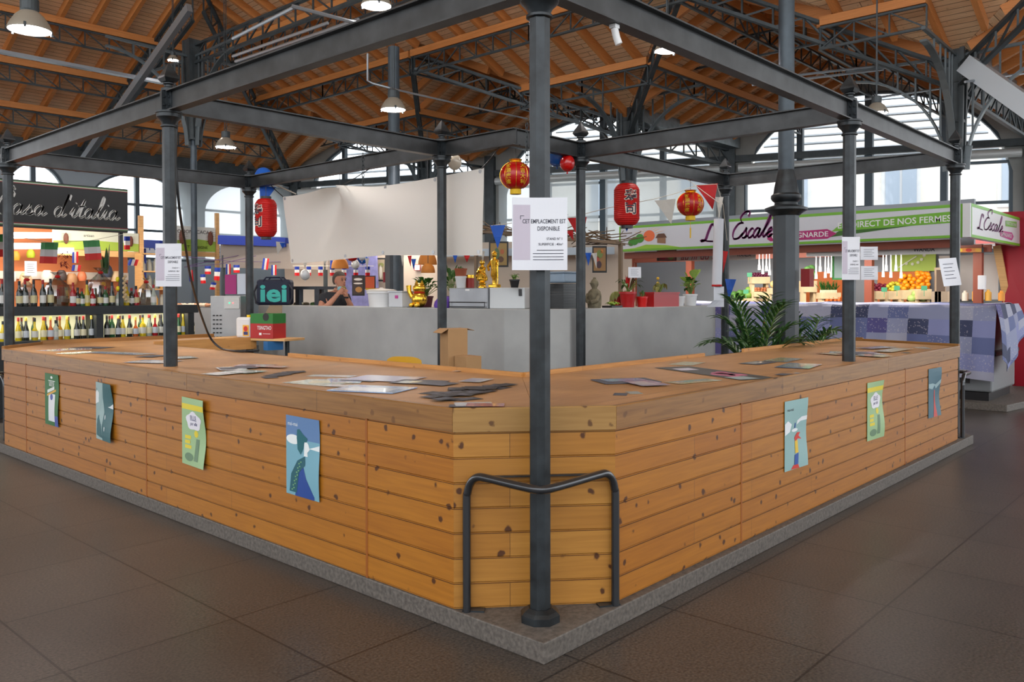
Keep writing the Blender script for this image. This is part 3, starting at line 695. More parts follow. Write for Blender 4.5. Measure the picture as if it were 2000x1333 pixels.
cladding((xi, 1.11-g/2), c1, CLAD, 3.3); cladding((xi, 3.90-g/2), (xi, 1.11+g/2), CLAD, 11.7); cladding((xi, 6.63-g/2), (xi, 3.90+g/2), CLAD, 23.1); cladding((xi, 7.30), (xi, 6.63+g/2), CLAD, 33.6)
q_ = cladding(c1, c2, CLADC, 40.7); q_['label'] = 'paler pine boards on the chamfered corner'
cladding(c2, (1.81-g/2, yi), CLAD, 51.2); cladding((1.81+g/2, yi), (5.06-g/2, yi), CLAD, 63.9); cladding((5.06+g/2, yi), (6.83, yi), CLAD, 77.3)
cladding((.36, 7.86), (xi, 7.30), CLAD, 81); cladding((6.83, yi), (7.22, 1.0), CLAD, 84)
STR = mat('stained joint strip', rgb(150, 84, 26), .5)
for y in (1.11, 3.90, 6.63): m_ = MB(); m_.box((xi+.004, y, .552), (.012, g*1.5, .9)); m_.build('joint_strip', STR, ct)
for x in (1.81, 5.06): m_ = MB(); m_.box((x, yi+.004, .552), (g*1.5, .012, .9)); m_.build('joint_strip', STR, ct)
# bow rails protecting the corners
def bow_rail(pA, pB, mid, lab, r=.021, zt=.79, chrome=False):
    A, B, M = Vector((*pA, 0)), Vector((*pB, 0)), Vector((*mid, 0)); t = thing('bow_rail', (A+B)/2+Vector((0, 0, .1)), lab, 'guard rail'); z0 = .10
    c = zt-.015; P = [A+Vector((0, 0, z0)), A+Vector((0, 0, zt-.16))]
    dA = (M-A).normalized(); dB = (M-B).normalized()
    P += [A+Vector((0, 0, zt-.09))+dA*.006, A+dA*.03+Vector((0, 0, zt-.035)), A+dA*.08+Vector((0, 0, zt)), A+dA*.16+Vector((0, 0, zt+.004))]
    m1, m2 = A.lerp(M, .75), B.lerp(M, .75)
    P += [m1+Vector((0, 0, zt)), M.lerp((m1+m2)/2, .25)+Vector((0, 0, zt)), m2+Vector((0, 0, zt))]
    P += [B+dB*.16+Vector((0, 0, zt+.004)), B+dB*.08+Vector((0, 0, zt)), B+dB*.03+Vector((0, 0, zt-.035)), B+Vector((0, 0, zt-.09))+dB*.006, B+Vector((0, 0, zt-.16)), B+Vector((0, 0, z0))]
    Q = []
    for i in range(len(P)-1):
        a, b, c_, d = P[max(0, i-1)], P[i], P[i+1], P[min(len(P)-1, i+2)]
        for j in range(5):
            u = j/5; Q.append(.5*((2*b)+(c_-a)*u+(2*a-5*b+4*c_-d)*u*u+(3*b-a-3*c_+d)*u**3))
    Q.append(P[-1]); m_ = MB(); m_.tube(Q, r, 12); m_.build('tube', mat('rail enamel', (.035, .037, .042), .25, .5, coat=.5), t, smooth=True)
    for X_, d_ in ((A, dA), (B, dB)): m_ = MB(); m_.bar(X_+Vector((0, 0, .104))-d_*.03, X_+Vector((0, 0, .104))+(B-A if X_ is A else A-B).normalized()*.09, .05, .008); m_.build('foot_plate', STEEL, t)
    return t
t = bow_rail((-.168, .34), (.40, -.165), (-.175, -.16), 'bent dark tube guard rail round the front corner post')
m_ = MB(); m_.bar((-.10, .30, .775), (.36, -.11, .775), .03, .006); m_.build('flat_stay', STEEL, t)
t = bow_rail((7.0, -.155), (7.55, .42), (7.45, -.12), 'dark guard rail with a shiny worn top at the far right end of the counter')
t = bow_rail((-.10, 7.6), (.35, 8.15), (-.12, 8.1), 'dark guard rail at the far left end of the counter')

# ================================================================== GREY KITCHEN BLOCK BEHIND THE COUNTER
BZ = 1.53
m_ = MB(); m_.prism([(3.5, 8.45), (3.5, 3.48), (3.99, 2.96), (7.2, 2.96), (7.2, 3.55), (4.25, 3.55), (4.1, 3.7), (4.1, 8.45)], .1, BZ)
t = m_.build('kitchen_block', GREYW, bevel=.008); tag(t, 'grey painted L shaped kitchen wall counter standing inside the wooden counter', 'counter')
# grey wet drip stain below the bucket is left to the light
# ================================================================== PAPERS, POSTERS, NOTICES
def sheet_fn(o, ux, uy, w_, h_, bend=0, curl=0, phase=0):
    """point on a slightly warped sheet: x,y in 0..w,0..h, e = lift off the face"""
    o, ux, uy = Vector(o), Vector(ux).normalized(), Vector(uy).normalized(); n = ux.cross(uy)
    def f(x, y, e=0):
        u, v = x/w_-.5, y/h_
        return o+ux*x+uy*y+n*(e+.004+bend*(1-4*u*u)+curl*(1+math.sin(v*6.3+phase))*(.5+u))
    return f
def sheet(parent, name, f, w_, h_, m, nu=8, nv=12):
    m_ = MB(); m_.grid(lambda u, v: f(u*w_, v*h_), nu, nv)
    return m_.build(name, m, parent, flipfix=False, solid=.0008)
def shape(mb, f, pts, e=.0012):
    """small printed polygon, subdivided along its edges so it follows the sheet"""
    P = []
    for i in range(len(pts)):
        a, b = pts[i], pts[(i+1) % len(pts)]; k = max(1, int(math.hypot(b[0]-a[0], b[1]-a[1])/.02))
        P += [(a[0]+(b[0]-a[0])*j/k, a[1]+(b[1]-a[1])*j/k) for j in range(k)]
    c = (sum(p[0] for p in P)/len(P), sum(p[1] for p in P)/len(P)); n = len(P)
    mb.add([f(*c, e)]+[f(p[0], p[1], e) for p in P], [(0, 1+i, 1+(i+1) % n) for i in range(n)])
def rect(mb, f, x0, y0, x1, y1, e=.0012):
    ny = max(1, int((y1-y0)/.03)); nx = max(1, int((x1-x0)/.04)); mb.grid(lambda u, v: f(x0+(x1-x0)*u, y0+(y1-y0)*v, e), nx, ny)
def blob(cx_, cy_, rx, ry, n=16, a0=0, wob=0): return [(cx_+rx*math.cos(2*PI*i/n+a0)*(1+wob*math.sin(5*2*PI*i/n)), cy_+ry*math.sin(2*PI*i/n+a0)*(1+wob*math.sin(5*2*PI*i/n))) for i in range(n)]
def poster(kind, o, ux, lab, w_=.36, h_=.49, bend=.0, curl=.006, phase=0):
    t = thing('poster', o, lab, 'poster'); f = sheet_fn(o, ux, (0, 0, 1), w_, h_, bend, curl, phase); K = w_/.36
    def S(c, fn, nm):
        m_ = MB(); fn(m_)
        if 'lettering' in nm or 'checks' in nm: m_.build(nm, col(c), t, flipfix=False); return
        par = list(range(len(m_.v)))
        def find(i):
            while par[i] != i: i = par[i]
            return i
        for F__ in m_.f:
            for i in F__[1:]:
                a_, b_ = find(F__[0]), find(i)
                if a_ != b_: par[b_] = a_
        gr = {}
        for k, F__ in enumerate(m_.f): gr.setdefault(find(F__[0]), []).append(k)
        for ks in gr.values():
            n_ = MB(); ids = sorted({i for k in ks for i in m_.f[k]}); mp = {i: j for j, i in enumerate(ids)}
            n_.add([m_.v[i] for i in ids], [tuple(mp[i] for i in m_.f[k]) for k in ks]); n_.build(nm, col(c), t, flipfix=False)
    if kind == 'green_ad':
        sheet(t, 'sheet', f, w_, h_, col((38, 104, 50)))
        S((225, 228, 232), lambda m: rect(m, f, .10, .04, .27, .30), 'printed_panel'); S((70, 84, 160), lambda m: (rect(m, f, .27, 0, .36, .10), shape(m, f, blob(.18, .27, .035, .03), .002)), 'printed_blue')
        S((214, 162, 60), lambda m: shape(m, f, [(.06, .27), (.29, .33), (.29, .35), (.06, .29)], .002), 'printed_ribbon')
        S((225, 230, 225), lambda m: (shape(m, f, blob(.18, .455, .03, .013)), shape(m, f, [(.07, .30), (.25, .345), (.25, .375), (.07, .33)], .002), rect(m, f, .09, .42, .27, .426), add_text(m, 'GRAND', lambda x, y: f(x, y, .002), .04, .18, .405, bold=.01), add_text(m, 'MARCHE', lambda x, y: f(x, y, .002), .032, .18, .38, bold=.01)), 'printed_lettering')
    elif kind == 'teal':
        sheet(t, 'sheet', f, w_, h_, col((46, 96, 102)))
        S((150, 176, 176), lambda m: shape(m, f, [(0, 0), (.16, 0), (.14, .12), (.18, .24), (.15, .36), (.17, .49), (0, .49)]), 'printed_cape')
        S((220, 226, 228), lambda m: (shape(m, f, [(0, .30), (.09, .33), (.12, .38), (.03, .42), (0, .40)], .002), shape(m, f, [(.25, .29), (.36, .28), (.36, .325), (.30, .30)], .002), shape(m, f, blob(.2, .10, .008, .02), .002), shape(m, f, blob(.2, .2, .008, .02), .002)), 'printed_cloud')
    elif kind == 'elle':
        sheet(t, 'sheet', f, w_, h_, col((158, 190, 142)))
        S((226, 206, 62), lambda m: (rect(m, f, 0, .405, .36, .445), rect(m, f, .05, .12, .15, .145, .002), rect(m, f, .05, .155, .13, .18, .002), rect(m, f, .05, .19, .14, .215, .002), shape(m, f, blob(.22, .235, .03, .025), .002)), 'printed_yellow')
        S((232, 230, 238), lambda m: shape(m, f, blob(.19, .325, .115, .066, 24, 0, .1), .002), 'printed_bubble')
        S((62, 62, 110), lambda m: (add_text(m, 'ELLE', lambda x, y: f(x, y, .003), .05, .19, .345, bold=.01), add_text(m, 'par elle', lambda x, y: f(x, y, .003), .036, .19, .305, bold=.01, shear=.3)), 'printed_lettering')
        S((104, 134, 104), lambda m: (shape(m, f, [(.2, .04), (.26, .04), (.27, .2), (.22, .2)], .002), shape(m, f, blob(.12, .06, .07, .03), .002)), 'printed_figure')
    elif kind == 'profile':
        sheet(t, 'sheet', f, w_, h_, col((120, 172, 190)))
        S((96, 130, 176), lambda m: rect(m, f, 0, .35, .36, .49), 'printed_sky')
        S((232, 238, 238), lambda m: (shape(m, f, blob(.08, .345, .075, .03), .002), shape(m, f, [(.25, .305), (.36, .335), (.36, .30)], .002), shape(m, f, [(.20, .255), (.24, .255), (.235, .28), (.26, .30), (.245, .33), (.215, .355), (.20, .33)], .0025), add_text(m, 'mai-mai', lambda x, y: f(x, y, .002), .035, .075, .44)), 'printed_face')
        S((24, 98, 108), lambda m: (shape(m, f, [(.13, .29), (.12, .36), (.125, .41), (.15, .415), (.19, .385), (.235, .365), (.225, .34), (.20, .345), (.19, .30), (.165, .26)], .003)), 'printed_hair')
        S((38, 74, 150), lambda m: (shape(m, f, [(.10, .0), (.14, .13), (.19, .2), (.225, .12), (.31, .02), (.31, .0)], .002)), 'printed_dress')
        S((32, 92, 104), lambda m: (shape(m, f, [(.04, .02), (.06, .13), (.13, .22), (.21, .255), (.215, .20), (.15, .15), (.12, .02)], .003)), 'printed_cape')
        S((120, 170, 120), lambda m: [shape(m, f, [(.065+.02*(j % 2)+i*.013, .03+i*.028+j*.012), (.08+.02*(j % 2)+i*.013, .032+i*.028+j*.012), (.08+.02*(j % 2)+i*.013, .04+i*.028+j*.012), (.065+.02*(j % 2)+i*.013, .038+i*.028+j*.012)], .004) for i in range(7) for j in range(2)], 'printed_checks')
    elif kind == 'climber':
        sheet(t, 'sheet', f, w_, h_, col((146, 182, 182)))
        S((232, 236, 240), lambda m: (shape(m, f, [(0, .25), (.08, .27), (.11, .32), (.05, .35), (0, .33)], .002), shape(m, f, [(.19, .31), (.24, .33), (.36, .33), (.36, .36), (.27, .36), (.2, .34)], .002), shape(m, f, blob(.16, .275, .05, .012), .002)), 'printed_cloud')
        S((206, 60, 50), lambda m: (shape(m, f, [(.15, .22), (.20, .255), (.25, .25), (.22, .23), (.27, .20), (.21, .21), (.17, .19)], .003), shape(m, f, [(.09, .005), (.13, .03), (.2, .03), (.22, .0)], .002)), 'printed_red')
        S((228, 190, 60), lambda m: shape(m, f, [(.16, .11), (.21, .11), (.205, .2), (.16, .2)], .003), 'printed_yellow')
        S((46, 84, 160), lambda m: (shape(m, f, [(.14, .03), (.20, .03), (.21, .11), (.15, .10)], .0035), shape(m, f, [(.15, .29), (.17, .29), (.175, .325), (.16, .325)], .003)), 'printed_blue')
        S((60, 60, 66), lambda m: (add_text(m, 'mai-mai', lambda x, y: f(x, y, .002), .032, .085, .425)), 'printed_lettering')
    elif kind == 'striped':
        sheet(t, 'sheet', f, w_, h_, col((62, 102, 118)))
        S((150, 178, 184), lambda m: shape(m, f, [(0, .30), (.12, .28), (.17, .32), (.22, .28), (.36, .33), (.36, .37), (.22, .32), (.12, .34), (0, .34)], .002), 'printed_cloud')
        S((196, 70, 64), lambda m: shape(m, f, [(.14, 0), (.25, 0), (.21, .14), (.19, .27), (.17, .27), (.17, .14)], .002), 'printed_red')
    return t
Lx = lambda y: (xi-.002, y, .455)
poster('green_ad', Lx(6.08), (0, -1, 0), 'green market poster with white panel and gold ribbon, leftmost on the cladding')
poster('teal', Lx(4.86), (0, -1, 0), 'curled grey and dark teal poster, second poster from the left', phase=1, curl=.014)
poster('elle', Lx(3.29), (0, -1, 0), 'pale green poster with white speech bubble on the left cladding', phase=2, curl=.012)
poster('profile', Lx(1.91), (0, -1, 0), 'blue poster of a figure in profile with a green hood and blue dress', curl=.005)
Ry = lambda x: (x, yi-.002, .455)
poster('climber', Ry(2.44), (1, 0, 0), 'pale blue poster with a climbing figure in red and yellow, right cladding', phase=1.5, curl=.008)
poster('elle', Ry(4.05), (1, 0, 0), 'pale green poster with white speech bubble on the right cladding', phase=.5, curl=.012)
poster('striped', Ry(5.75), (1, 0, 0), 'dark teal poster with a red stripe, rightmost of the posters', phase=2.2, curl=.012)

def camface(p, dz=0):
    """unit vector along the picture's horizontal at a place, for papers taped facing the aisle"""
    return Rv.copy()
def notice(o, ux, uy, w_, h_, lab, full=True, bend=-.01, mat_=PAPER, tint=True):
    t = thing('notice', o, lab, 'notice'); f = sheet_fn(o, ux, uy, w_, h_, bend, .002); sheet(t, 'sheet', f, w_, h_, mat_, 14, 6)
    if tint: m_ = MB(); rect(m_, f, w_*.02, h_*.14, w_*.33, h_*.9, .001); m_.build('printed_band', mat('notice lilac band', rgb(186, 176, 190), .45, coat=.3), t, flipfix=False)
    m_ = MB(); g_ = lambda x, y: f(x, y, .002)
    if full:
        for i, (s, sz, y, x, wd) in enumerate((('CET EMPLACEMENT EST', .085, .67, .58, .78), ('DISPONIBLE', .085, .57, .66, .40), ('STAND N° 1', .05, .43, .77, .28), ('SUPERFICIE : 40m²', .05, .355, .70, .44))):
            add_text(m_, s, g_, h_*sz*.95, w_*x, h_*y, width=w_*wd, bold=.008)
        for i, y in enumerate((.27, .225, .18, .14)): rect(m_, f, w_*(.45 if i == 0 else .38), h_*y, w_*.93, h_*(y+.008), .002)
        rect(m_, f, w_*.15, h_*.745, w_*.22, h_*.752, .002); rect(m_, f, w_*.15, h_*.70, w_*.16, h_*.752, .002)
    else:
        for i in range(5): rect(m_, f, w_*.2, h_*(.78-i*.13), w_*(.8-.1*(i % 2)), h_*(.80-i*.13), .002)
    m_.build('printed_lettering', INK, t, flipfix=False)
    return t
def post_notice(px0, px1, py0, py1, D, lab, dx=0, **k):
    a, b = at(px0, py1, D), at(px1, py1, D); c = at(px0, py0, D)
    return notice(a, b-a, c-a, (b-a).length, (c-a).length, lab, **k)
post_notice(1000, 1108, 386, 528, 3.955, 'white plastic sleeved notice taped to the front post, biggest of the notices')
post_notice(304, 355, 476, 560, 6.58, 'white plastic sleeved notice taped to the left arm post')
post_notice(1644, 1679, 463, 547, 6.96, 'plastic sleeved notice taped to the left side of the right arm post')
post_notice(1680, 1714, 482, 508, 7.1, 'upper small paper taped behind the right arm post', full=False, tint=False)
post_notice(1681, 1714, 520, 547, 7.1, 'lower small paper taped behind the right arm post', full=False, tint=False)
a = at(1843, 560, 8.85)
notice(a, at(1888, 556, 8.95)-a, at(1832, 505, 8.85)-a, .24, .30, 'tilted white notice hanging by the far right post', full=False, tint=False)
post_notice(1227, 1252, 522, 543, 9.9, 'small handwritten card above the red flower pots', full=False, tint=False)

# leaflets lying on the counter: each its own sheet
FLY = {'g': (180, 188, 180), 'w': (205, 205, 208), 'k': (42, 38, 42), 'b': (136, 160, 194), 'r': (176, 96, 96), 'y': (196, 192, 150), 't': (150, 178, 168), 'p': (176, 168, 190), 'd': (84, 86, 96)}
NM = {'g': 'grey green', 'w': 'white', 'k': 'black', 'b': 'blue', 'r': 'red', 'y': 'pale yellow', 't': 'teal', 'p': 'lilac', 'd': 'dark grey'}
FC = {}
LEV = [ZT+.0012]
def leaflet(px, py, w_, h_, rot, c, c2, where, glossy=.25, kind='leaflet'):
    w_, h_ = w_*1.3, h_*1.3; P = onZ(px, py, ZT); LEV[0] += .0007
    if LEV[0] > ZT+.011: LEV[0] = ZT+.0012
    z = LEV[0]; a = math.radians(rot); ux, uy = Vector((math.cos(a), math.sin(a), 0)), Vector((-math.sin(a), math.cos(a), 0)); o = Vector((P.x, P.y, z))
    lab = '%s %s %s' % (NM[c], {'leaflet': 'leaflet lying', 'card': 'small card lying', 'book': 'glossy magazine lying'}[kind], where)
    k = (lab,); FC[k] = FC.get(k, 0)+1
    t = thing(kind if kind != 'book' else 'magazine', o, lab, 'leaflet' if kind != 'card' else 'card')
    m_ = MB(); th = .0006 if kind != 'book' else .005
    m_.add([o-ux*w_/2-uy*h_/2, o+ux*w_/2-uy*h_/2, o+ux*w_/2+uy*h_/2, o-ux*w_/2+uy*h_/2]+[q+Vector((0, 0, th)) for q in (o-ux*w_/2-uy*h_/2, o+ux*w_/2-uy*h_/2, o+ux*w_/2+uy*h_/2, o-ux*w_/2+uy*h_/2)], [(0, 3, 2, 1), (4, 5, 6, 7), (0, 1, 5, 4), (1, 2, 6, 5), (2, 3, 7, 6), (3, 0, 4, 7)])
    m_.build('sheet', mat('gloss paper %s' % c, rgb(*FLY[c]), .5 if c in 'kd' else .22, coat=.0 if c in 'kd' else .4), t)
    if c2:
        m_ = MB(); q = o+Vector((0, 0, th+.0004)); a_, b_ = w_*.36, h_*.30; dy = uy*h_*.14
        m_.poly([q-ux*a_-uy*b_+dy, q+ux*a_-uy*b_+dy, q+ux*a_+uy*b_+dy, q-ux*a_+uy*b_+dy]); m_.build('printed_picture', mat('gloss paper %s' % c2, rgb(*FLY[c2]), .5 if c2 in 'kd' else .22, coat=.0 if c2 in 'kd' else .4), t, flipfix=False)
    return t
LV = [  # px, py, w, h, rot, colour, picture, where
 (120, 684, .30, .21, 20, 'w', 'p', 'at the far left end of the counter, nearest the corner'), (155, 682, .30, .21, 60, 'p', None, 'at the far left end, second sheet in'),
 (160, 690, .3, .2, 10, 'y', None, 'at the far left end, lowest sheet'), (180, 680, .2, .3, 30, 'd', None, 'at the far left end near the timber rim'),
 (232, 691, .62, .16, 108, 'w', 'b', 'as a long banner strip beside the far left sheets'),
 (297, 697, .2, .14, 30, 'd', None, 'left of the left arm post'), (300, 708, .30, .21, 120, 'b', 'w', 'just left of the left arm post foot'), (360, 700, .2, .14, 80, 'g', None, 'just right of the left arm post foot'),
 (440, 731, .21, .15, 10, 'g', 'w', 'in the group right of the left arm post, front'), (452, 722, .21, .15, 70, 'w', 'd', 'in the group right of the left arm post, middle'), (478, 728, .21, .15, 100, 't', 'w', 'in the group right of the left arm post, right'),
 (482, 719, .21, .15, 50, 'd', None, 'in the group right of the left arm post, back'), (500, 716, .24, .12, 125, 'r', 'p', 'at the back of that group'), (530, 719, .2, .10, 115, 'r', None, 'in the right tip of that group'),
 (648, 735, .26, .10, 118, 'g', 'w', 'behind the middle left pile'), (622, 748, .3, .21, 100, 'g', 't', 'in the middle left pile, left'), (650, 746, .3, .21, 135, 't', 'y', 'in the middle left pile, centre'), (672, 744, .21, .15, 60, 'b', None, 'in the middle left pile, right'), (668, 755, .15, .1, 110, 'g', 'w', 'at the front of the middle left pile'),
 (705, 744, .2, .1, 110, 'd', None, 'under the lilac sheet'),
 (752, 741, .36, .26, 112, 'p', 'p', 'behind the blue magazine'),
 (820, 748, .26, .18, 115, 'd', 'g', 'between magazine and dark cards'), (850, 751, .2, .14, 100, 'd', None, 'just left of the dark cards'),
 (930, 745, .17, .12, 20, 'w', 'p', 'behind the dark cards'), (892, 727, .05, .03, 0, 'w', None, 'alone by the inner rim'),
 (912, 796, .14, .07, -45, 'd', None, 'at the chamfered corner edge, left'), (925, 793, .15, .10, -40, 'w', None, 'at the chamfered corner edge, middle'), (948, 795, .15, .09, -50, 'r', None, 'at the chamfered corner edge, right'),
 (1262, 752, .21, .15, 60, 'p', 'w', 'partly under the dark brochure'), (1212, 771, .09, .06, 30, 'd', None, 'left of a pair near the right corner'), (1238, 768, .09, .06, 50, 'g', None, 'right of a pair near the right corner'),
 (1342, 711, .26, .15, 10, 'y', None, 'behind the long floral poster'), (1355, 746, .30, .11, -14, 'y', 't', 'in front of the long floral poster'), (1480, 710, .26, .14, 0, 'd', 'w', 'behind and right of the floral poster'),
 (1530, 704, .34, .16, 5, 'g', 'y', 'in the group left of the right arm post, back'), (1560, 716, .36, .2, 10, 'b', 'g', 'in the group left of the right arm post, front'), (1530, 733, .10, .06, 0, 'd', None, 'alone near the front edge'), (1556, 731, .04, .03, 0, 'w', None, 'tiny, beside a dark card'),
 (1628, 693, .2, .14, 70, 'r', 'y', 'behind the right arm post, left'), (1640, 690, .2, .14, 20, 'b', 'g', 'behind the right arm post, middle'), (1690, 692, .3, .2, 40, 'b', 'd', 'right of the right arm post, inner'), (1705, 697, .2, .15, 80, 't', None, 'right of the right arm post, front'),
 (1712, 681, .36, .14, -14, 'w', 'b', 'far right, behind'), (1745, 686, .5, .14, 0, 'y', 'g', 'far right, long strip'), (1725, 679, .2, .1, 20, 'k', None, 'far right, under a white one'), (1800, 680, .22, .1, 30, 't', 'y', 'at the far right end'), (1770, 690, .1, .05, 0, 'k', None, 'near the far right front edge')]
for L_ in LV: leaflet(*L_)
leaflet(728, 762, .34, .24, 112, 'b', 'w', 'on the left arm with its blue cover showing', kind='book')
leaflet(1222, 746, .30, .2, -32, 'd', 'b', 'on the right arm, folded open', kind='book')
# long floral poster lying flat
P = onZ(1392, 729, ZT); u_ = (onZ(1470, 742, ZT)-onZ(1300, 718, ZT)); L_ = u_.length; u_.normalize(); v_ = Vector((-u_.y, u_.x, 0))
t = thing('flat_poster', P+Vector((0, 0, .002)), 'long dark poster with pink flowers lying on the right counter arm', 'poster')
z = ZT+.0035; q = lambda a, b, e=0: Vector((P.x, P.y, z+e))+u_*a*L_/2+v_*b
m_ = MB(); m_.grid(lambda a, b: q(a*2-1, (b-.5)*.32), 4, 3); m_.build('sheet', col((76, 76, 74)), t, flipfix=False, solid=.001)
m_ = MB()
for a, b, r in ((.15, .02, .09), (.3, -.03, .10), (.42, .05, .08), (.02, .07, .05), (.55, -.04, .06)): m_.add([q(a, b, .001)]+[q(a+2*r*math.cos(k*PI/6)/L_, b+r*.8*math.sin(k*PI/6), .001) for k in range(12)], [(0, 1+k, 1+(k+1) % 12) for k in range(12)])
m_.build('printed_flowers', col((196, 112, 140)), t, flipfix=False)
m_ = MB(); m_.poly([q(.62, -.15, .0012), q(.95, -.15, .0012), q(.95, .02, .0012), q(.62, .02, .0012)]); m_.build('printed_corner', col((160, 176, 176)), t, flipfix=False)
m_ = MB(); m_.poly([q(-.72, -.10, .0015), q(-.42, -.12, .0015), q(-.42, .04, .0015), q(-.72, .05, .0015)]); m_.build('pasted_label', col((206, 204, 220)), t, flipfix=False)
# dark flyers pile
random.seed(5); n = 0; rowsC = [(960, 757, 4), (930, 763, 6), (900, 769, 6), (880, 775, 5), (915, 781, 4)]
for rx, ry, cnt in ((965, 756, 5), (940, 761, 6), (905, 767, 7), (895, 773, 6), (900, 780, 4)):
    for i in range(cnt):
        px = rx+(i-cnt/2)*17+random.uniform(-3, 3); py = ry+random.uniform(-1.5, 1.5)-(i-cnt/2)*.8
        t = leaflet(px, py, .105, .075, random.uniform(-15, 60), 'k', 'd' if random.random() < .6 else None, 'x', kind='card')
        t['label'] = 'black business card lying in the spread of dark cards near the corner'; t['group'] = 'black business cards spread near the corner'
        n += 1
for i, (px, py) in enumerate(((527, 738), (536, 735), (548, 733), (556, 731), (568, 729), (578, 728))):
    t = leaflet(px, py, .105, .075, 70+i*17, 'k' if i % 2 else 'd', 'd', 'x', kind='card'); t['label'] = 'dark card in the short row of cards on the left counter arm'; t['group'] = 'dark cards in a short row on the left arm'

# ================================================================== THINGS ON AND AROUND THE KITCHEN BLOCK
def blk(px, dep=.25):        # a spot on the block top, dep behind its front edge
    P = onX(px, 598, 3.5+dep)
    if P.y < 3.5: P = onY(px, 600, 2.96+dep)
    return Vector((P.x, P.y, BZ))
def px_size(npx, P): return npx*(Vector(P)-CAM).dot(Fv)/FPX
# white banner
BX = 3.12
t = thing('banner', (BX, 5.2, 2.1), 'large blank white banner hung from the steel beam by ropes', 'banner')
TL, TR = onX(556, 385, BX), onX(942, 328, BX); BL, BR = onX(567, 513, BX), onX(942, 497, BX)
def bfn(u, v):
    t0 = TL.lerp(TR, u); b0 = BL.lerp(BR, u); up = .055*math.exp(-((u-.34)/.12)**2)-.03*math.sin(u*PI)
    t0 = t0+Vector((0, 0, up)); b0 = b0+Vector((0, 0, .05*max(0, 1-abs(u-.55)/.45)-.012)); p = t0.lerp(b0, 1-v)
    fold = .09*math.sin(3.2*math.atan2(u-.34, (1.06-v)*.45))*math.exp(-abs(u-.34)*2.2)*(.25+v)
    fold += .03*math.sin(9*(u+v*.5))*(1-u)*v
    return p+Vector((-fold, 0, 0))
m_ = MB(); m_.grid(bfn, 70, 24); m_.build('canvas', mat('white tarpaulin', (.84, .81, .76), .5, transluc=.25), t, smooth=True, solid=.002, flipfix=False)
m_ = MB()
for u in (.012, .34, .55, .79, .985):
    for v in (.97, .04):
        p = bfn(u, v); m_.lathe([(.012, -.004), (.022, -.004), (.022, .004), (.012, .004)], p, 10, axis=Matrix.Rotation(PI/2, 3, 'Y'))
m_.build('eyelets', mat('eyelet steel', (.35, .35, .36), .3, .8), t)
for a, b, lab in ((bfn(.0, 1), onX(520, 352, BX-.15), 'black elastic cord tying the top left banner corner to the beam'), (bfn(.34, 1), (2.97, onX(722, 330, 2.97).y, HB), 'cord tying the raised middle of the banner to the beam'), (bfn(.99, 1), (2.97, 3.05, HB), 'cord tying the top right banner corner to the beam')):
    m_ = MB(); m_.tube([a, Vector(a).lerp(Vector(b), .5)-Vector((0, 0, .01)), b], .006, 6); tag(m_.build('cord', BLACK), lab, 'cord')
# long cylindrical lanterns
def long_lantern(c, r, h, lab, side):
    t = thing('paper_lantern', c, lab, 'lantern'); c = Vector(c); prof = []; n = 44
    for i in range(n+1):
        z = -h/2+h*i/n; e = 1-abs(2*i/n-1); rr = r*(.50+.50*min(1, (e/.30))**.5 if e < .30 else 1)+(.004 if i % 2 else 0); prof.append((rr, z))
    m_ = MB(); m_.lathe(prof, c, 28); m_.build('paper_shade', RED, t)
    m_ = MB(); m_.lathe([(r*.44, h/2-.005), (r*.5, h/2-.005), (r*.5, h/2+.03), (r*.44, h/2+.03)], c, 20); m_.build('top_ring', BLACK, t)
    m_ = MB(); m_.lathe([(r*.44, -h/2-.03), (r*.5, -h/2-.03), (r*.5, -h/2+.005), (r*.44, -h/2+.005)], c, 20); m_.build('bottom_ring', BLACK, t)
    m_ = MB(); m_.tube([c+Vector((0, 0, h/2+.02)), (c.x, c.y, HB)], .004, 6); m_.build('hanging_wire', BLACK, t)
    base = math.atan2(CAM.y-c.y, CAM.x-c.x)+side
    def f(x, y, e=0):
        a = base+x/r; rr = r*(1.0 if abs(y) < h*.36 else .96)+.007+e; return Vector((c.x+rr*math.cos(a), c.y+rr*math.sin(a), c.z+y))
    for bold, mt, e, nm in ((.06, col((238, 220, 206)), 0, 'lettering_outline'), (.018, INK, .003, 'lettering')):
        m_ = MB()
        for s, y in (('寿', h*.17), ('司', -h*.13)): add_text(m_, s, lambda x, y_: f(x, y_, e), h*.30, 0, y, bold=bold)
        m_.build(nm, mt, t, flipfix=False)
    return t
P = onX(519.5, 426, 2.97); long_lantern(P, px_size(20.5, P), px_size(75, P), 'long red paper lantern with black characters beside the left end of the banner', -.85)
P = onY(1224, 400, 2.86); long_lantern(P, px_size(24.5, P), px_size(82, P), 'long red paper lantern with black characters hanging on the right of the trays post', .35)
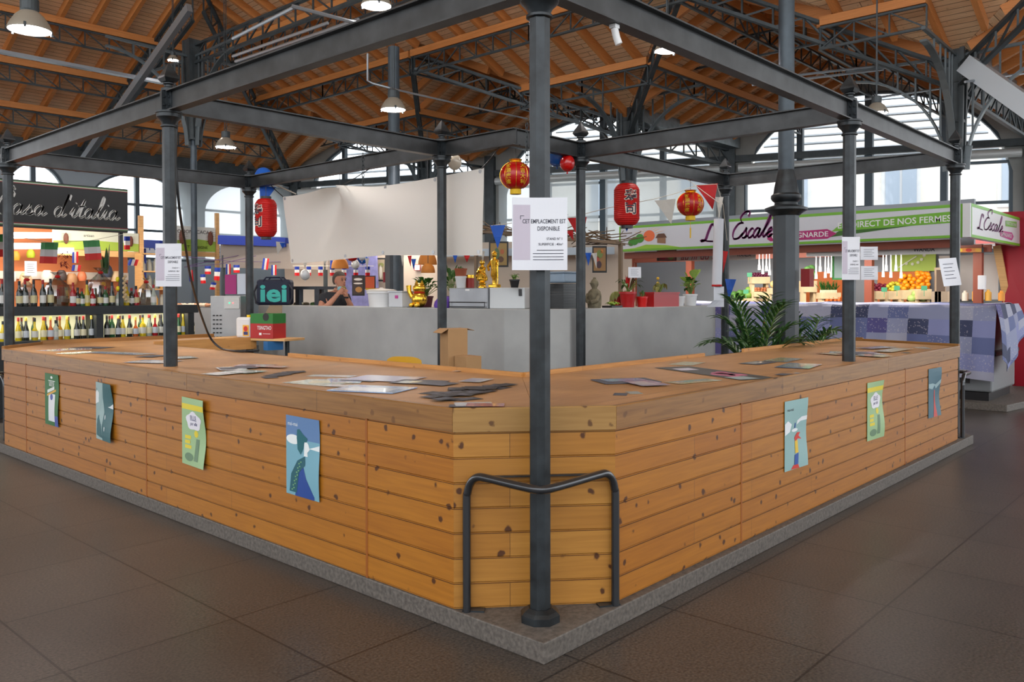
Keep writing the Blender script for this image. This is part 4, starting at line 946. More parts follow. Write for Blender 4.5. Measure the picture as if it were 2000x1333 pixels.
def round_lantern(c, r, lab, tassel=True, turn=0):
    t = thing('paper_lantern', c, lab, 'lantern'); c = Vector(c)
    m_ = MB(); m_.ball(c, r, 28, (1, 1, .92)); m_.build('silk_globe', mat('silk red', rgb(190, 10, 14), .35, coat=.3, transluc=.15), t, smooth=True)
    m_ = MB()
    for k in range(8):
        a = k*PI/4; P = [c+Vector((r*1.01*math.sin(b)*math.cos(a), r*1.01*math.sin(b)*math.sin(a), -r*.93*math.cos(b))) for b in [PI*(.15+.7*i/12) for i in range(13)]]; m_.tube(P, .003, 5)
    m_.build('gold_ribs', GOLD, t)
    m_ = MB(); m_.lathe([(r*.42, r*.84), (r*.36, r*.9), (r*.44, r*1.02), (r*.40, r*1.02)], c, 16); m_.build('gold_collar', GOLD, t)
    m_ = MB(); m_.lathe([(r*.36, -r*1.20), (r*.36, -r*.9), (r*.3, -r*.86)], c, 16); m_.build('yellow_skirt', mat('yellow fringe', rgb(220, 180, 20), .6), t)
    if tassel: m_ = MB(); m_.tube([c-Vector((0, 0, r*1.2)), c-Vector((0, 0, r*1.75))], .003, 5); m_.tube([c-Vector((0, 0, r*1.75)), c-Vector((0, 0, r*2.5))], .010, 6); m_.build('tassel', mat('yellow fringe', rgb(220, 180, 20), .6), t)
    m_ = MB(); m_.tube([c+Vector((0, 0, r)), (c.x, c.y, HB)], .003, 5); m_.build('hanging_wire', BLACK, t)
    base = math.atan2(CAM.y-c.y, CAM.x-c.x)+turn
    def f(x, y, e=.004):
        a = base+x/(r*math.cos(y/r)); rr = r+e; return c+Vector((rr*math.cos(a)*math.cos(y/r), rr*math.sin(a)*math.cos(y/r), rr*.92*math.sin(y/r)))
    m_ = MB()
    for j, s in enumerate(('大吉大利', '財源廣進')):
        for i, ch in enumerate(s): add_text(m_, ch, f, r*.36, (-.42, .42)[1-j]*r*1.1, r*(.58-.38*i), bold=.02)
    if turn:
        pass
    m_.build('gold_lettering', mat('lantern gold print', rgb(214, 170, 40), .4), t, flipfix=False)
    return t
P = onX(1007, 343, 3.05); P = at(1007, 343, 8.35); round_lantern(P, px_size(30.5, P), 'round red and gold lantern partly hidden behind the front post', False)
P = onY(1348.5, 399, 2.86); round_lantern(P, px_size(26.5, P), 'round red and gold lantern with yellow tassel over the market canopy', True, .25)
# balloons
CRD0 = mat('pale cord', (.55, .5, .42), .7)
def balloon(px, py, D, rpx, c, lab, sq=1.12):
    P = at(px, py, D); r = rpx*D/FPX; m_ = MB(); m_.ball(P, r, 20, (1, 1, sq)); m_.lathe([(.012, -r*sq-.02), (.004, -r*sq)], P, 8); o = m_.build('balloon', mat('balloon %d %d %d' % c, rgb(*c), .22, coat=.5), smooth=True); tag(o, lab, 'balloon'); m_ = MB(); m_.tube([P+Vector((0, 0, r*sq-.01)), P+Vector((0, 0, max(.12, HB-P.z)))], .003, 4); m_.build('tie_string', CRD0, o)
balloon(515, 347, 11.9, 18, (8, 96, 196), 'blue balloon above the beam by the left red lantern')
balloon(1088, 303, 8.9, 21, (14, 86, 170), 'blue balloon just right of the front post under the beam')
balloon(1108, 319, 8.8, 15, (190, 6, 10), 'red balloon touching the blue one under the beam')
balloon(888, 317, 9.3, 14, (214, 206, 190), 'cream balloon above the banner beside the banner post')
balloon(708, 505, 14.5, 10, (12, 96, 190), 'blue balloon ring low behind the banner'); balloon(707, 502, 14.2, 7, (196, 200, 206), 'small white balloon in front of the low blue one')
balloon(688, 503, 14.4, 10, (176, 6, 10), 'red balloon peeping below the banner', .8); balloon(596, 537, 14.5, 9.5, (200, 204, 208), 'white balloon above the display cases'); balloon(694, 517, 14.9, 8, (210, 210, 204), 'pale balloon below the red one')
# bunting: every pennant its own cloth
def pennant(px, py, D, wpx, hpx, c, lab, lean=0, grp=None, up=False):
    a = at(px-wpx/2, py, D); b = at(px+wpx/2, py-lean*.3, D); t_ = at(px+lean, py+hpx, D); m_ = MB(); n = (b-a).cross(t_-a).normalized()*.02
    m_.add([a, b, t_, (a+b)/2+n, (a+t_)/2-n*.5, (b+t_)/2-n*.3], [(0, 3, 4), (3, 1, 5), (4, 5, 2), (3, 5, 4)])
    return tag(m_.build('pennant', mat('pennant %d %d %d' % c, rgb(*c), .5, transluc=.35), solid=.001, flipfix=False), lab, 'pennant', grp)
BLU, RDD, WHT = (16, 92, 196), (196, 18, 24), (214, 212, 206)
pennant(972, 440, 8.6, 30, 46, BLU, 'large blue pennant left of the front notice'); pennant(1299, 392, 9.8, 42, 46, WHT, 'large pale pennant between the two right lanterns', 12)
pennant(1380, 362, 10.6, 44, 48, RDD, 'large red pennant left of the right block post', 12); pennant(1405, 385, 10.4, 16, 40, WHT, 'white pennant hanging against the right block post')
pennant(1121, 426, 9.6, 26, 30, RDD, 'red pennant left of the tray stack post', 4); pennant(1141, 424, 9.7, 10, 28, RDD, 'narrow red pennant right of the tray stack post')
pennant(1112, 452, 9.9, 14, 18, RDD, 'small red pennant beside the front notice edge', 8); pennant(1149, 494, 9.9, 12, 26, BLU, 'small blue pennant by the framed picture', 0); pennant(1161, 495, 10, 10, 30, WHT, 'small white pennant by the framed picture', 4)
pennant(523, 362, 11.3, 32, 46, BLU, 'blue pennant above the left red lantern', -14); pennant(548, 472, 12.2, 18, 26, WHT, 'white pennant left of the banner edge', -6); pennant(552, 474, 12.1, 12, 12, BLU, 'tiny blue pennant left of the banner edge')
pennant(1224, 444, 9.7, 8, 9, BLU, 'tiny blue pennant under the long red lantern'); pennant(1417, 490, 10.8, 10, 44, RDD, 'long red pennant hanging from the right block post', -5); pennant(1427, 545, 11.2, 22, 42, BLU, 'blue pennant hanging right of the right block post', -4)
pennant(800, 500, 12.9, 8, 22, RDD, 'red pennant left of the woven lamp', 2); pennant(808, 506, 12.9, 10, 22, BLU, 'blue pennant left of the woven lamp'); pennant(889, 497, 12.9, 10, 18, BLU, 'blue pennant under the banner right part'); pennant(912, 497, 12.9, 14, 16, RDD, 'red pennant under the banner right part'); pennant(786, 499, 12.9, 6, 22, WHT, 'white pennant beside the grey column')
pennant(717, 505, 12.4, 8, 22, WHT, 'white pennant right of the low balloons'); pennant(635, 508, 12.4, 8, 10, WHT, 'white pennant under the left of the banner'); pennant(1128, 500, 9.8, 8, 22, WHT, 'white pennant right of the front notice')
pennant(943, 491, 9.4, 8, 22, WHT, 'white pennant beside the golden figures'); pennant(596, 513, 13, 8, 12, WHT, 'white pennant above the display cases')
def string_(pts, r, m, nm, lab):
    m_ = MB(); m_.tube(pts, r, 5); return tag(m_.build(nm, m), lab, 'cord')
CRD = mat('pale cord', (.55, .5, .42), .7)
string_([at(960, 441, 8.6), at(1000, 436, 8.8), at(1040, 440, 9), at(1120, 424, 9.6), at(1180, 408, 9.7), at(1278, 389, 9.8), at(1320, 378, 10.1), at(1360, 362, 10.6), at(1400, 360, 10.5), at(1412, 400, 10.5), at(1420, 470, 10.8)], .004, CRD, 'cord', 'cord carrying the pennants along the right side')
string_([at(505, 352, 11.3), at(540, 362, 11.3), at(578, 379, 11.15)], .008, CRD, 'cord', 'pale rope from the left beam to the banner')

# items on the block, left to right
# insulated bag
P = blk(533, .28); t = thing('insulated_bag', P, 'navy insulated bag with turquoise lettering at the left end of the grey block', 'bag')
ry_ = Vector((0, -1, 0)); w_, h_ = px_size(66, P)*1.12, px_size(50, P)
MBg = Matrix((Rv, Vector((Fv.x, Fv.y, 0)).normalized(), Vector((0, 0, 1)))).transposed(); NY = mat('navy nylon', rgb(22, 30, 56), .55, bump=.3, nscale=9); w_ = px_size(66, P); P = P+MBg @ Vector((.02, .06, 0))
bq = lambda a, b, c: P+MBg @ Vector((a, b, c))
m_ = MB(); m_.box(bq(0, 0, h_/2), (w_, .26, h_), MBg); m_.build('body', NY, t, bevel=.04)
f = plane_fn(bq(.01, -.134, h_*.44), Rv, (0, 0, 1)); m_ = MB(); add_text(m_, 'iei', f, h_*.95, 0, 0, width=w_*.78, bold=.03); m_.build('lettering', col((66, 190, 178)), t, flipfix=False)
for s in (-1, 1): m_ = MB(); m_.tube([bq(-.3*w_, s*.12, h_*.93), bq(-.2*w_, s*.11, h_*1.08), bq(.2*w_, s*.11, h_*1.08), bq(.3*w_, s*.12, h_*.93)], .013, 6); m_.build('handle', NY, t, smooth=True)
m_ = MB(); m_.tube([bq(s_*w_*a, -.12, h_*b) for s_ in (1,) for a, b in ((.46, .8), (.56, .6), (.56, .25), (.47, .05))], .014, 6); m_.tube([bq(-w_*a, -.12, h_*b) for a, b in ((.46, .8), (.56, .5), (.5, .08), (.42, .03))], .014, 6); m_.build('shoulder_strap', mat('strap black', (.02, .02, .03), .5), t)
# white bucket
P = blk(745, .16); t = thing('plastic_tub', P, 'white plastic tub with a lid on the edge of the grey block', 'tub')
m_ = MB(); m_.lathe([(.01, .0), (.155, 0), (.175, .17), (.19, .175), (.19, .20), (.18, .20)], P, 24); m_.build('tub', WHITE, t, smooth=True)
m_ = MB(); m_.lathe([(.195, .20), (.195, .215), (.15, .228), (.03, .235), (.02, .25), (.001, .25)], P, 24); m_.build('lid', mat('cream plastic', (.62, .58, .52), .4), t, smooth=True)
P = blk(785, .2); t = thing('storage_box', P, 'clear white box with a pink sticker right of the white tub', 'box')
m_ = MB(); m_.box(P+Vector((0, 0, .095)), (.22, .26, .19)); m_.build('body', mat('milky plastic', (.55, .57, .6), .35), t, bevel=.012); m_ = MB(); m_.box(P+Vector((-.112, -.03, .13)), (.004, .06, .04)); m_.build('sticker', col((190, 60, 140)), t); m_ = MB(); m_.box(P+Vector((0, 0, .197)), (.235, .275, .014)); m_.build('lid', mat('milky plastic', (.55, .57, .6), .35), t)
# golden cat
P = blk(819, .2); t = thing('lucky_cat', P, 'shiny gold waving cat figure in front of green leaves', 'figurine')
m_ = MB(); m_.ball(P+Vector((0, 0, .10)), .105, 20, (.9, 1, .95)); m_.build('body', GOLD, t, smooth=True)
m_ = MB(); m_.ball(P+Vector((0, 0, .235)), .08, 20, (.95, 1.1, .85)); m_.build('head', GOLD, t, smooth=True)
for s in (-1, 1): m_ = MB(); m_.lathe([(.028, 0), (.001, .055)], P+Vector((0, s*.05, .285)), 8); m_.build('ear', GOLD, t)
m_ = MB(); m_.tube([P+Vector((-.03, .09, .12)), P+Vector((-.05, .13, .2)), P+Vector((-.05, .14, .27))], [.032, .028, .034], 10); m_.build('raised_paw', GOLD, t, smooth=True)
for s in (-1, 1): m_ = MB(); m_.ball(P+Vector((-.08, s*.05, .03)), .04, 12, (1, .9, .75)); m_.build('foot', GOLD, t, smooth=True)
m_ = MB(); m_.lathe([(.066, .175), (.075, .182), (.066, .19)], P, 16); m_.build('collar', mat('collar red', rgb(180, 20, 20), .5), t)
m_ = MB(); m_.box(P+Vector((0, 0, -.0)), (.2, .22, .012)); m_.build('base', BLACK, t)
# plants
def leafm(mb, base, tip, w_, droop=.0, seg=6, n=None, fold=.12):
    base, tip = Vector(base), Vector(tip); d = tip-base; side = d.cross(Vector((0, 0, 1))); side = (side.normalized() if side.length > 1e-4 else Vector((1, 0, 0)))
    L = []
    for i in range(seg+1):
        t_ = i/seg; c = base+d*t_-Vector((0, 0, droop*t_*t_)); ww = w_*math.sin(PI*min(1, .06+t_*.94))**.8; up = Vector((0, 0, fold*ww)); L.append((c-side*ww/2+up, c, c+side*ww/2+up))
    vs = [p for q in L for p in q]; fs = []
    for i in range(seg): a = i*3; fs += [(a, a+1, a+4, a+3), (a+1, a+2, a+5, a+4)]
    mb.add(vs, fs)
def pot(t, P, r0, r1, h, m, name='pot'):
    m_ = MB(); m_.lathe([(.001, 0), (r0, 0), (r1, h*.86), (r1*1.08, h*.86), (r1*1.08, h), (r1*.95, h), (r1*.9, h*.88), (.001, h*.88)], P, 20); m_.build(name, m, t, smooth=True)
def bushy(t, P, z0, n, r, h, w_, m, seed, stems=True, droop=.05):
    random.seed(seed); ml, ms = MB(), MB(); P = Vector(P)
    for i in range(n):
        a = random.uniform(0, 2*PI); k = random.uniform(.25, 1); e = P+Vector((r*k*math.cos(a), r*k*math.sin(a), z0+h*random.uniform(.3, 1))); b = P+Vector((0, 0, z0))+Vector((random.uniform(-.02, .02), random.uniform(-.02, .02), 0)); mid = b.lerp(e, .55)+Vector((0, 0, .03)); ms.tube([b, mid], .004, 4); leafm(ml, mid, e, w_*random.uniform(.7, 1.2), droop)
    ml.build('leaves', m, t); ms.build('stems', mat('plant stem', rgb(96, 120, 50), .6), t)
RP = mat('red plastic pot', rgb(168, 22, 26), .35); RP2 = mat('bright red pot', rgb(204, 24, 20), .35); TC = mat('terracotta', rgb(158, 84, 56), .8); WP = mat('white ceramic pot', (.66, .68, .70), .35)
P = blk(832, .48); t = thing('potted_plant', P, 'leafy green plant behind the gold cat', 'plant'); pot(t, P, .07, .09, .14, col((90, 30, 40))); bushy(t, P, .14, 34, .26, .30, .075, LEAF, 3)
P = blk(883, .5); t = thing('potted_plant', P, 'tall leafy plant just right of the banner post', 'plant'); pot(t, P, .07, .09, .14, BLACK); bushy(t, P, .14, 20, .18, .48, .07, LEAF, 8)
P = blk(858, .12); t = thing('bag', P, 'purple bag slumped by the banner post', 'bag'); m_ = MB(); m_.ball(P+Vector((.1, 0, .03)), .14, 16, (1, 1, .8)); m_.box(P+Vector((.1, 0, -.005)), (.1, .1, .01)); m_.build('cloth', mat('purple cloth', rgb(86, 52, 150), .6), t, smooth=True)
# stainless drawer unit (grey printer like box) and white box
PA_ = onX(877, 600, 3.62); PB_ = onX(952, 603, 3.62); w_ = (PA_-PB_).length; c = (PA_+PB_)/2; hh = px_size(40, c)
t = thing('steel_appliance', (c.x+.2, c.y, BZ), 'low brushed steel cabinet with a handle, carrying the golden figures', 'appliance')
m_ = MB(); m_.box((3.62+.2, c.y, BZ+hh/2), (.40, w_, hh)); m_.build('casing', mat('brushed steel', (.30, .31, .33), .35, .7, noise=.15, nscale=3), t, bevel=.008)
m_ = MB(); y0, y1 = c.y+w_*.46, c.y-w_*.46; m_.tube([(3.60, y0, BZ+hh*.30), (3.60, y0, BZ+hh*.08), (3.60, y1, BZ+hh*.08), (3.60, y1, BZ+hh*.30)], .006, 6, closed=True); m_.build('handle', BLACK, t)
m_ = MB(); m_.box((3.617, c.y, BZ+hh*.9), (.006, .07, .02)); m_.build('badge', WHITE, t)
PC_ = onY(1024, 602, 3.12); P3 = Vector((3.85, 3.5, BZ))
a, b = onX(953, 603, 3.62), at(1026, 603, 9.2); dd = (b-a); dd.z = 0; l_ = dd.length; dd.normalize(); n_ = Vector((-dd.y, dd.x, 0))
t = thing('white_appliance', (a+b)/2, 'white square appliance with a black switch beside the steel cabinet', 'appliance')
m_ = MB(); c = (a+b)/2+n_*.2; c.z = BZ+hh/2+.001; m_.box(c, (l_*.94, .36, hh), Matrix((dd, n_, Vector((0, 0, 1)))).transposed()); m_.build('casing', mat('grey white enamel', (.55, .57, .58), .35), t, bevel=.008)
m_ = MB(); q_ = a+dd*l_*.86+n_*.012; m_.bar(q_+Vector((0, 0, hh*.6)), q_+Vector((0, 0, hh*.92)), .035, .012, up=(n_.x, n_.y, 0)); m_.build('switch', BLACK, t)
ZT2 = BZ+hh
def on2(px, X=3.8): P = onX(px, 561, X); return Vector((P.x, P.y, ZT2))
P = on2(900, 3.74); t = thing('potted_plant', P, 'terracotta pot stacked in a white pot on the steel cabinet', 'plant'); pot(t, P, .05, .065, .14, WP, 'white_pot'); pot(t, P+Vector((0, 0, .12)), .058, .072, .11, TC, 'terracotta_pot'); bushy(t, P, .2, 8, .04, .05, .02, LEAFD, 5)
P = on2(918, 3.85); t = thing('tin', P, 'red and gold tin between the pot and the seated figure', 'tin'); m_ = MB(); m_.lathe([(.001, 0), (.05, 0), (.05, .14), (.001, .14)], P, 18); m_.build('can', mat('tin red', rgb(150, 34, 24), .4), t); m_ = MB(); m_.lathe([(.051, .12), (.051, .155), (.001, .155)], P, 18); m_.build('lid', GOLD, t)
P = on2(942, 3.74); t = thing('gold_statuette', P, 'shorter golden seated deity statuette', 'figurine')
m_ = MB(); m_.lathe([(.05, 0), (.05, .015), (.035, .03), (.045, .05), (.03, .07), (.06, .085), (.065, .10), (.001, .10)], P, 16); m_.build('pedestal', GOLD, t, smooth=True)
m_ = MB(); m_.lathe([(.065, .10), (.06, .13), (.04, .17), (.035, .21), (.045, .235), (.02, .25), (.018, .26), (.028, .275), (.03, .30), (.02, .32), (.001, .325)], P, 14); m_.ball(P+Vector((-.03, .05, .13)), .03, 8); m_.ball(P+Vector((-.03, -.05, .13)), .03, 8); m_.tube([P+Vector((0, .045, .22)), P+Vector((-.05, .03, .17)), P+Vector((-.055, -.01, .2))], .014, 6); m_.tube([P+Vector((0, -.045, .22)), P+Vector((-.05, -.03, .17))], .014, 6); m_.build('figure', GOLD, t, smooth=True)
P = on2(966, 3.76); t = thing('gold_statuette', P, 'taller golden standing deity statuette with a staff', 'figurine')
m_ = MB(); m_.box(P+Vector((0, 0, .02)), (.08, .13, .04)); m_.build('pedestal', GOLD, t, bevel=.01)
m_ = MB(); m_.lathe([(.03, .04), (.025, .10), (.045, .14), (.04, .22), (.05, .27), (.052, .31), (.02, .335), (.018, .345), (.027, .36), (.028, .385), (.036, .392), (.018, .41), (.001, .425)], P, 14); m_.tube([P+Vector((0, .045, .31)), P+Vector((-.05, .06, .24)), P+Vector((-.06, .03, .2))], .016, 6); m_.tube([P+Vector((0, -.045, .31)), P+Vector((-.03, -.075, .27)), P+Vector((-.04, -.085, .25))], .014, 6); m_.build('figure', GOLD, t, smooth=True)
m_ = MB(); m_.tube([P+Vector((-.04, -.088, .04)), P+Vector((-.04, -.088, .29))], .006, 6); m_.build('staff', GOLD, t)
P = at(1005, 561, 9.15); P.z = ZT2; t = thing('potted_plant', P, 'small succulent in a black pot on the white appliance', 'plant'); pot(t, P, .04, .055, .09, BLACK); bushy(t, P, .085, 16, .07, .07, .03, mat('succulent green', rgb(90, 130, 60), .5), 4, droop=.0)
# black tray stack and blue box
P = onY(1098, 602, 3.25); P.z = BZ; t = thing('tray_stack', P, 'tall stack of black plastic trays behind the front post', 'trays')
for i in range(9): m_ = MB(); m_.box(P+Vector((0, 0, .012+i*.031)), (.33, .30, .022)); m_.box(P+Vector((0, 0, .027+i*.031)), (.36, .33, .008)); m_.build('tray', mat('tray black', (.016, .017, .018), .25), t)
q_ = P+Vector((0, 0, .285)); t = thing('storage_box', q_, 'grey blue plastic box on top of the black tray stack', 'box'); m_ = MB(); m_.box(q_+Vector((0, 0, .06)), (.28, .28, .115)); m_.build('body', mat('blue grey plastic', rgb(128, 146, 164), .35), t, bevel=.02); m_ = MB(); m_.box(q_+Vector((0, 0, .122)), (.30, .30, .014)); m_.build('lid', mat('blue grey plastic', rgb(128, 146, 164), .35), t)
# stone buddha
P = onY(1161, 600, 3.14); P.z = BZ; t = thing('stone_buddha', P, 'weathered stone buddha bust right of the tray stack', 'statue'); r = Vector((.67, -.74, 0))
m_ = MB(); m_.lathe([(.001, 0), (.085, 0), (.09, .08), (.088, .14), (.078, .19), (.05, .215), (.033, .225), (.033, .235), (.042, .25), (.05, .275), (.048, .30), (.036, .325), (.018, .338), (.018, .352), (.001, .36)], P, 22, axis=Matrix.Diagonal((.75, 1, 1)))
m_.ball(P+Vector((-.05, .02, .285)), .010, 8)
m_.tube([P+Vector((-.01, .08, .16)), P+Vector((-.06, .08, .09)), P+Vector((-.08, .02, .07))], .024, 8); m_.tube([P+Vector((-.01, -.08, .16)), P+Vector((-.06, -.08, .09)), P+Vector((-.08, -.02, .07))], .024, 8); m_.build('figure', STONE, t, smooth=True)
for s in (-1, 1): m_ = MB(); m_.ball(P+Vector((0, s*.05, .28)), .014, 8, (.6, .5, 1.7)); m_.build('ear', STONE, t, smooth=True)
# pots right part
def bp(px, dep=.22): P = onY(px, 600, 2.96+dep); return Vector((P.x, P.y, BZ))
P = bp(1226, .2); t = thing('potted_plant', P, 'bromeliad with red flower in a tall dark red pot', 'plant'); pot(t, P, .075, .10, .19, RP); bushy(t, P, .19, 16, .24, .22, .04, LEAFD, 13, droop=.06)
m_ = MB()
for i in range(8): a = i*2.4; leafm(m_, P+Vector((0, 0, .22)), P+Vector((.035*math.cos(a), .035*math.sin(a), .42-i*.012)), .035, 0)
m_.build('flower', mat('bromeliad red', rgb(190, 30, 30), .4, transluc=.2), t)
m_ = MB()
for i in range(9): a = i*2.1; leafm(m_, P+Vector((.02, 0, .2)), P+Vector((.05+.07*math.cos(a), .07*math.sin(a)-.05, .38+i*.012)), .03, 0)
m_.build('dry_leaves', mat('dry leaf brown', rgb(96, 72, 44), .7), t)
P = bp(1254, .14); t = thing('potted_plant', P, 'seedling in a small bright red pot beside the tall dark red pot', 'plant'); pot(t, P, .055, .07, .13, RP2); bushy(t, P, .12, 8, .05, .10, .025, LEAF, 6)
a, b = bp(1264, .18), bp(1313, .18); c = (a+b)/2; l_ = (b-a).length
t = thing('window_box', c, 'long dark red window box with a wilting orchid', 'planter'); m_ = MB()
m_.prism([(c.x-l_/2, c.y-.10), (c.x+l_/2, c.y-.10), (c.x+l_/2, c.y+.10), (c.x-l_/2, c.y+.10)], BZ, BZ+.165); m_.prism([(c.x-l_/2-.01, c.y-.11), (c.x+l_/2+.01, c.y-.11), (c.x+l_/2+.01, c.y+.11), (c.x-l_/2-.01, c.y+.11)], BZ+.165, BZ+.185); m_.build('box', RP, t)
bushy(t, c+Vector((-.02, 0, 0)), .18, 14, .16, .16, .05, mat('wilting leaf', rgb(120, 124, 60), .5, transluc=.2), 21, droop=.10)
m_ = MB(); m_.ball(c+Vector((-.05, 0, .36)), .02, 8); m_.ball(c+Vector((-.02, .02, .30)), .02, 8); m_.build('orchid_bloom', mat('orchid yellow', rgb(210, 170, 50), .5), t); m_ = MB(); m_.tube([c+Vector((0, 0, .18)), c+Vector((-.04, 0, .30)), c+Vector((-.05, 0, .36))], .004, 5); m_.build('flower_stem', mat('plant stem', rgb(96, 120, 50), .6), t)
P = bp(1348, .2); t = thing('potted_plant', P, 'dieffenbachia with pale green leaves in a white pot', 'plant'); pot(t, P, .075, .092, .16, WP); bushy(t, P, .15, 18, .20, .38, .12, LEAFL, 31, droop=.03); bushy(t, P, .15, 12, .2, .3, .10, LEAF, 33, droop=.05)
P = bp(1326, .22); t = thing('white_pot', P, 'empty ribbed white pot left of the dieffenbachia', 'pot'); pot(t, P, .06, .075, .13, WP)
P = bp(1196, .18); t = thing('potted_plant', P, 'low lime green plants in a shallow tray beside the stone buddha', 'plant'); m_ = MB(); m_.box(P+Vector((0, 0, .012)), (.22, .14, .024)); m_.build('tray', BLACK, t); bushy(t, P, .02, 36, .11, .04, .03, mat('lime leaf', rgb(140, 170, 50), .5), 41, droop=0)
P = bp(1206, .42); t = thing('potted_plant', P, 'drooping dark leaved plant in a low red pot behind the bromeliad', 'plant'); pot(t, P, .07, .085, .13, RP); bushy(t, P, .12, 14, .2, .10, .05, mat('wilting leaf', rgb(120, 124, 60), .5), 43, droop=.12)
# rolled white banner hanging by post D
a, b = at(1404, 428, 10.3), at(1400, 560, 10.3)
t = thing('rolled_banner', b, 'white rolled banner hanging beside the right block post', 'banner'); m_ = MB(); m_.tube([a, b], .06, 14); m_.build('roll', mat('banner white', (.62, .64, .70), .5), t, smooth=True); m_ = MB(); m_.tube([a, a+Vector((0, 0, .2)), (a.x, 2.86, HB)], .004, 5); m_.build('cord', CRD, t)
m_ = MB(); m_.lathe([(.062, 0), (.064, .012), (.062, .024)], b, 14); m_.build('red_tie', RED, t)
m_ = MB(); m_.grid(lambda u, v: at(1394+u*20+(-14 if v == 0 else 0)*(1-u), 600-40*v, 10.25+.1*u), 3, 3); m_.build('loose_end', mat('banner white', (.62, .64, .70), .5), t, solid=.002)
# cardboard boxes between counter and block
CB = mat('cardboard', rgb(168, 130, 88), .8, noise=.08, nscale=4); CBT = mat('parcel tape', rgb(140, 100, 64), .5)
def carton(c, d, h, lab, rz, open_=True):
    t = thing('cardboard_box', c, lab, 'box'); m_ = MB(); M = Matrix.Rotation(rz, 3, 'Z'); c = Vector(c); m_.box(c+Vector((0, 0, h/2)), (d[0], d[1], h), M); m_.build('carton', CB, t, bevel=.004)
    if open_:
        for s in (-1, 1): m_ = MB(); o_ = c+Vector((0, 0, h)); e0 = M @ Vector((s*d[0]/2, -d[1]/2, 0)); e1 = M @ Vector((s*d[0]/2, d[1]/2, 0)); k = M @ Vector((s*.07, 0, -.04 if s < 0 else -.02)); m_.poly([o_+e0, o_+e1, o_+e1+k, o_+e0+k]); m_.build('flap', CB, t, flipfix=False, solid=.004)
    m_ = MB(); m_.box(c+M @ Vector((-.0, -d[1]/2-.002, h*.70)), (d[0]*.35, .003, .16), M); m_.build('tape', CBT, t)
P = at(886, 640, 7.9); carton((P.x, P.y, .1), (.20, .20), 1.27, 'tall narrow open cardboard box standing behind the counter', -.35)
P = at(914, 690, 7.75); carton((P.x, P.y, .1), (.17, .2), 1.02, 'shorter cardboard box leaning beside the tall one', -.2, False)
# yellow chair
P = at(790, 700, 6.9); t = thing('yellow_chair', (P.x, P.y, .1), 'yellow plastic bar chair whose back top shows behind the counter', 'chair'); YP = mat('yellow plastic', rgb(196, 146, 10), .35)
ux, uy = Vector((.45, -.89, 0)).normalized(), Vector((.89, .45, 0)).normalized()
cs = Vector((P.x, P.y, 0)); q = lambda a, b, z: cs+ux*a+uy*b+Vector((0, 0, z))
m_ = MB(); m_.grid(lambda u, v: q((u-.5)*.34*(1-.12*v*v*v), -.03*math.cos((u-.5)*3)+.0, .82+.36*v-.03*abs(2*u-1)**4*v), 12, 8); m_.build('backrest', YP, t, smooth=True, solid=.018)
m_ = MB(); m_.prism([tuple(q(a, b, 0))[:2] for a, b in ((-.19, 0), (.19, 0), (.18, .38), (-.18, .38))], .78, .81); m_.build('seat', YP, t, bevel=.01)
for a, b in ((-.17, .02), (.17, .02), (.16, .35), (-.16, .35)): m_ = MB(); m_.tube([q(a, b, .78), q(a*1.15, b+(.03 if b > .2 else -.03), .10)], .012, 8); m_.build('leg', mat('chair chrome', (.5, .5, .5), .25, .9), t, smooth=True)
# shelf with jug and beer carton
a, b = at(420, 660, 10.8), at(557, 661, 10.3); d = b-a; d.z = 0; l_ = d.length; d.normalize(); n_ = Vector((-d.y, d.x, 0)); zs = 1.14
t = thing('serving_shelf', (a+b)/2, 'narrow pine shelf holding the plastic jug and the green beer carton', 'shelf'); m_ = MB(); M3 = Matrix((d, n_, Vector((0, 0, 1)))).transposed(); c = (a+b)/2+n_*.18; c.z = zs-.015; m_.box(c, (l_, .38, .03), M3); m_.build('board', PLYW, t, bevel=.003)
for s in (.12, .88): m_ = MB(); q_ = a+d*l_*s+n_*.2; m_.box((q_.x, q_.y, zs-.03-.52), (.04, .04, 1.04)); m_.build('support', HALLST, t)
m_ = MB(); q_ = a+d*l_*.8+n_*.05; m_.box((q_.x, q_.y, zs-.09), (.22, .1, .11)); m_.build('blue_bracket', mat('bracket blue', rgb(40, 104, 160), .4), t)
q_ = at(481, 655, 10.65); q_.z = zs; t = thing('plastic_jug', q_, 'white plastic jug with a yellow and red label on the pine shelf', 'jug')
wj, hj = px_size(37, q_), px_size(40, q_); m_ = MB(); m_.box(q_+Vector((0, 0, hj*.5)), (wj, .13, hj), M3); m_.build('body', mat('jug white', (.66, .66, .66), .35), t, bevel=.03)
m_ = MB(); m_.lathe([(.03, hj), (.03, hj+.03), (.001, hj+.03)], q_+d*.05, 12); m_.build('cap', mat('cap yellow', rgb(230, 190, 20), .4), t)
fj = plane_fn(q_+d*wj*.22-n_*.066+Vector((0, 0, hj*.36)), d, (0, 0, 1)); m_ = MB(); m_.poly([fj(-.05, -.07), fj(.05, -.07), fj(.05, .07), fj(-.05, .07)]); m_.build('label', col((226, 168, 50)), t, flipfix=False)
m_ = MB(); m_.poly([fj(-.035, -.055, .002), fj(.035, -.055, .002), fj(.035, -.015, .002), fj(-.035, -.015, .002)]); m_.build('label_band', col((40, 50, 110)), t, flipfix=False); m_ = MB(); m_.poly([fj(.034*math.cos(k*PI/8), .022+.034*math.sin(k*PI/8), .002) for k in range(16)]); m_.build('label_disc', col((190, 40, 40)), t, flipfix=False)
q_ = at(524, 655, 10.55); q_.z = zs; t = thing('beer_carton', q_, 'open green and red beer carton on the pine shelf', 'box'); wc, hc_ = px_size(56, q_), px_size(48, q_)
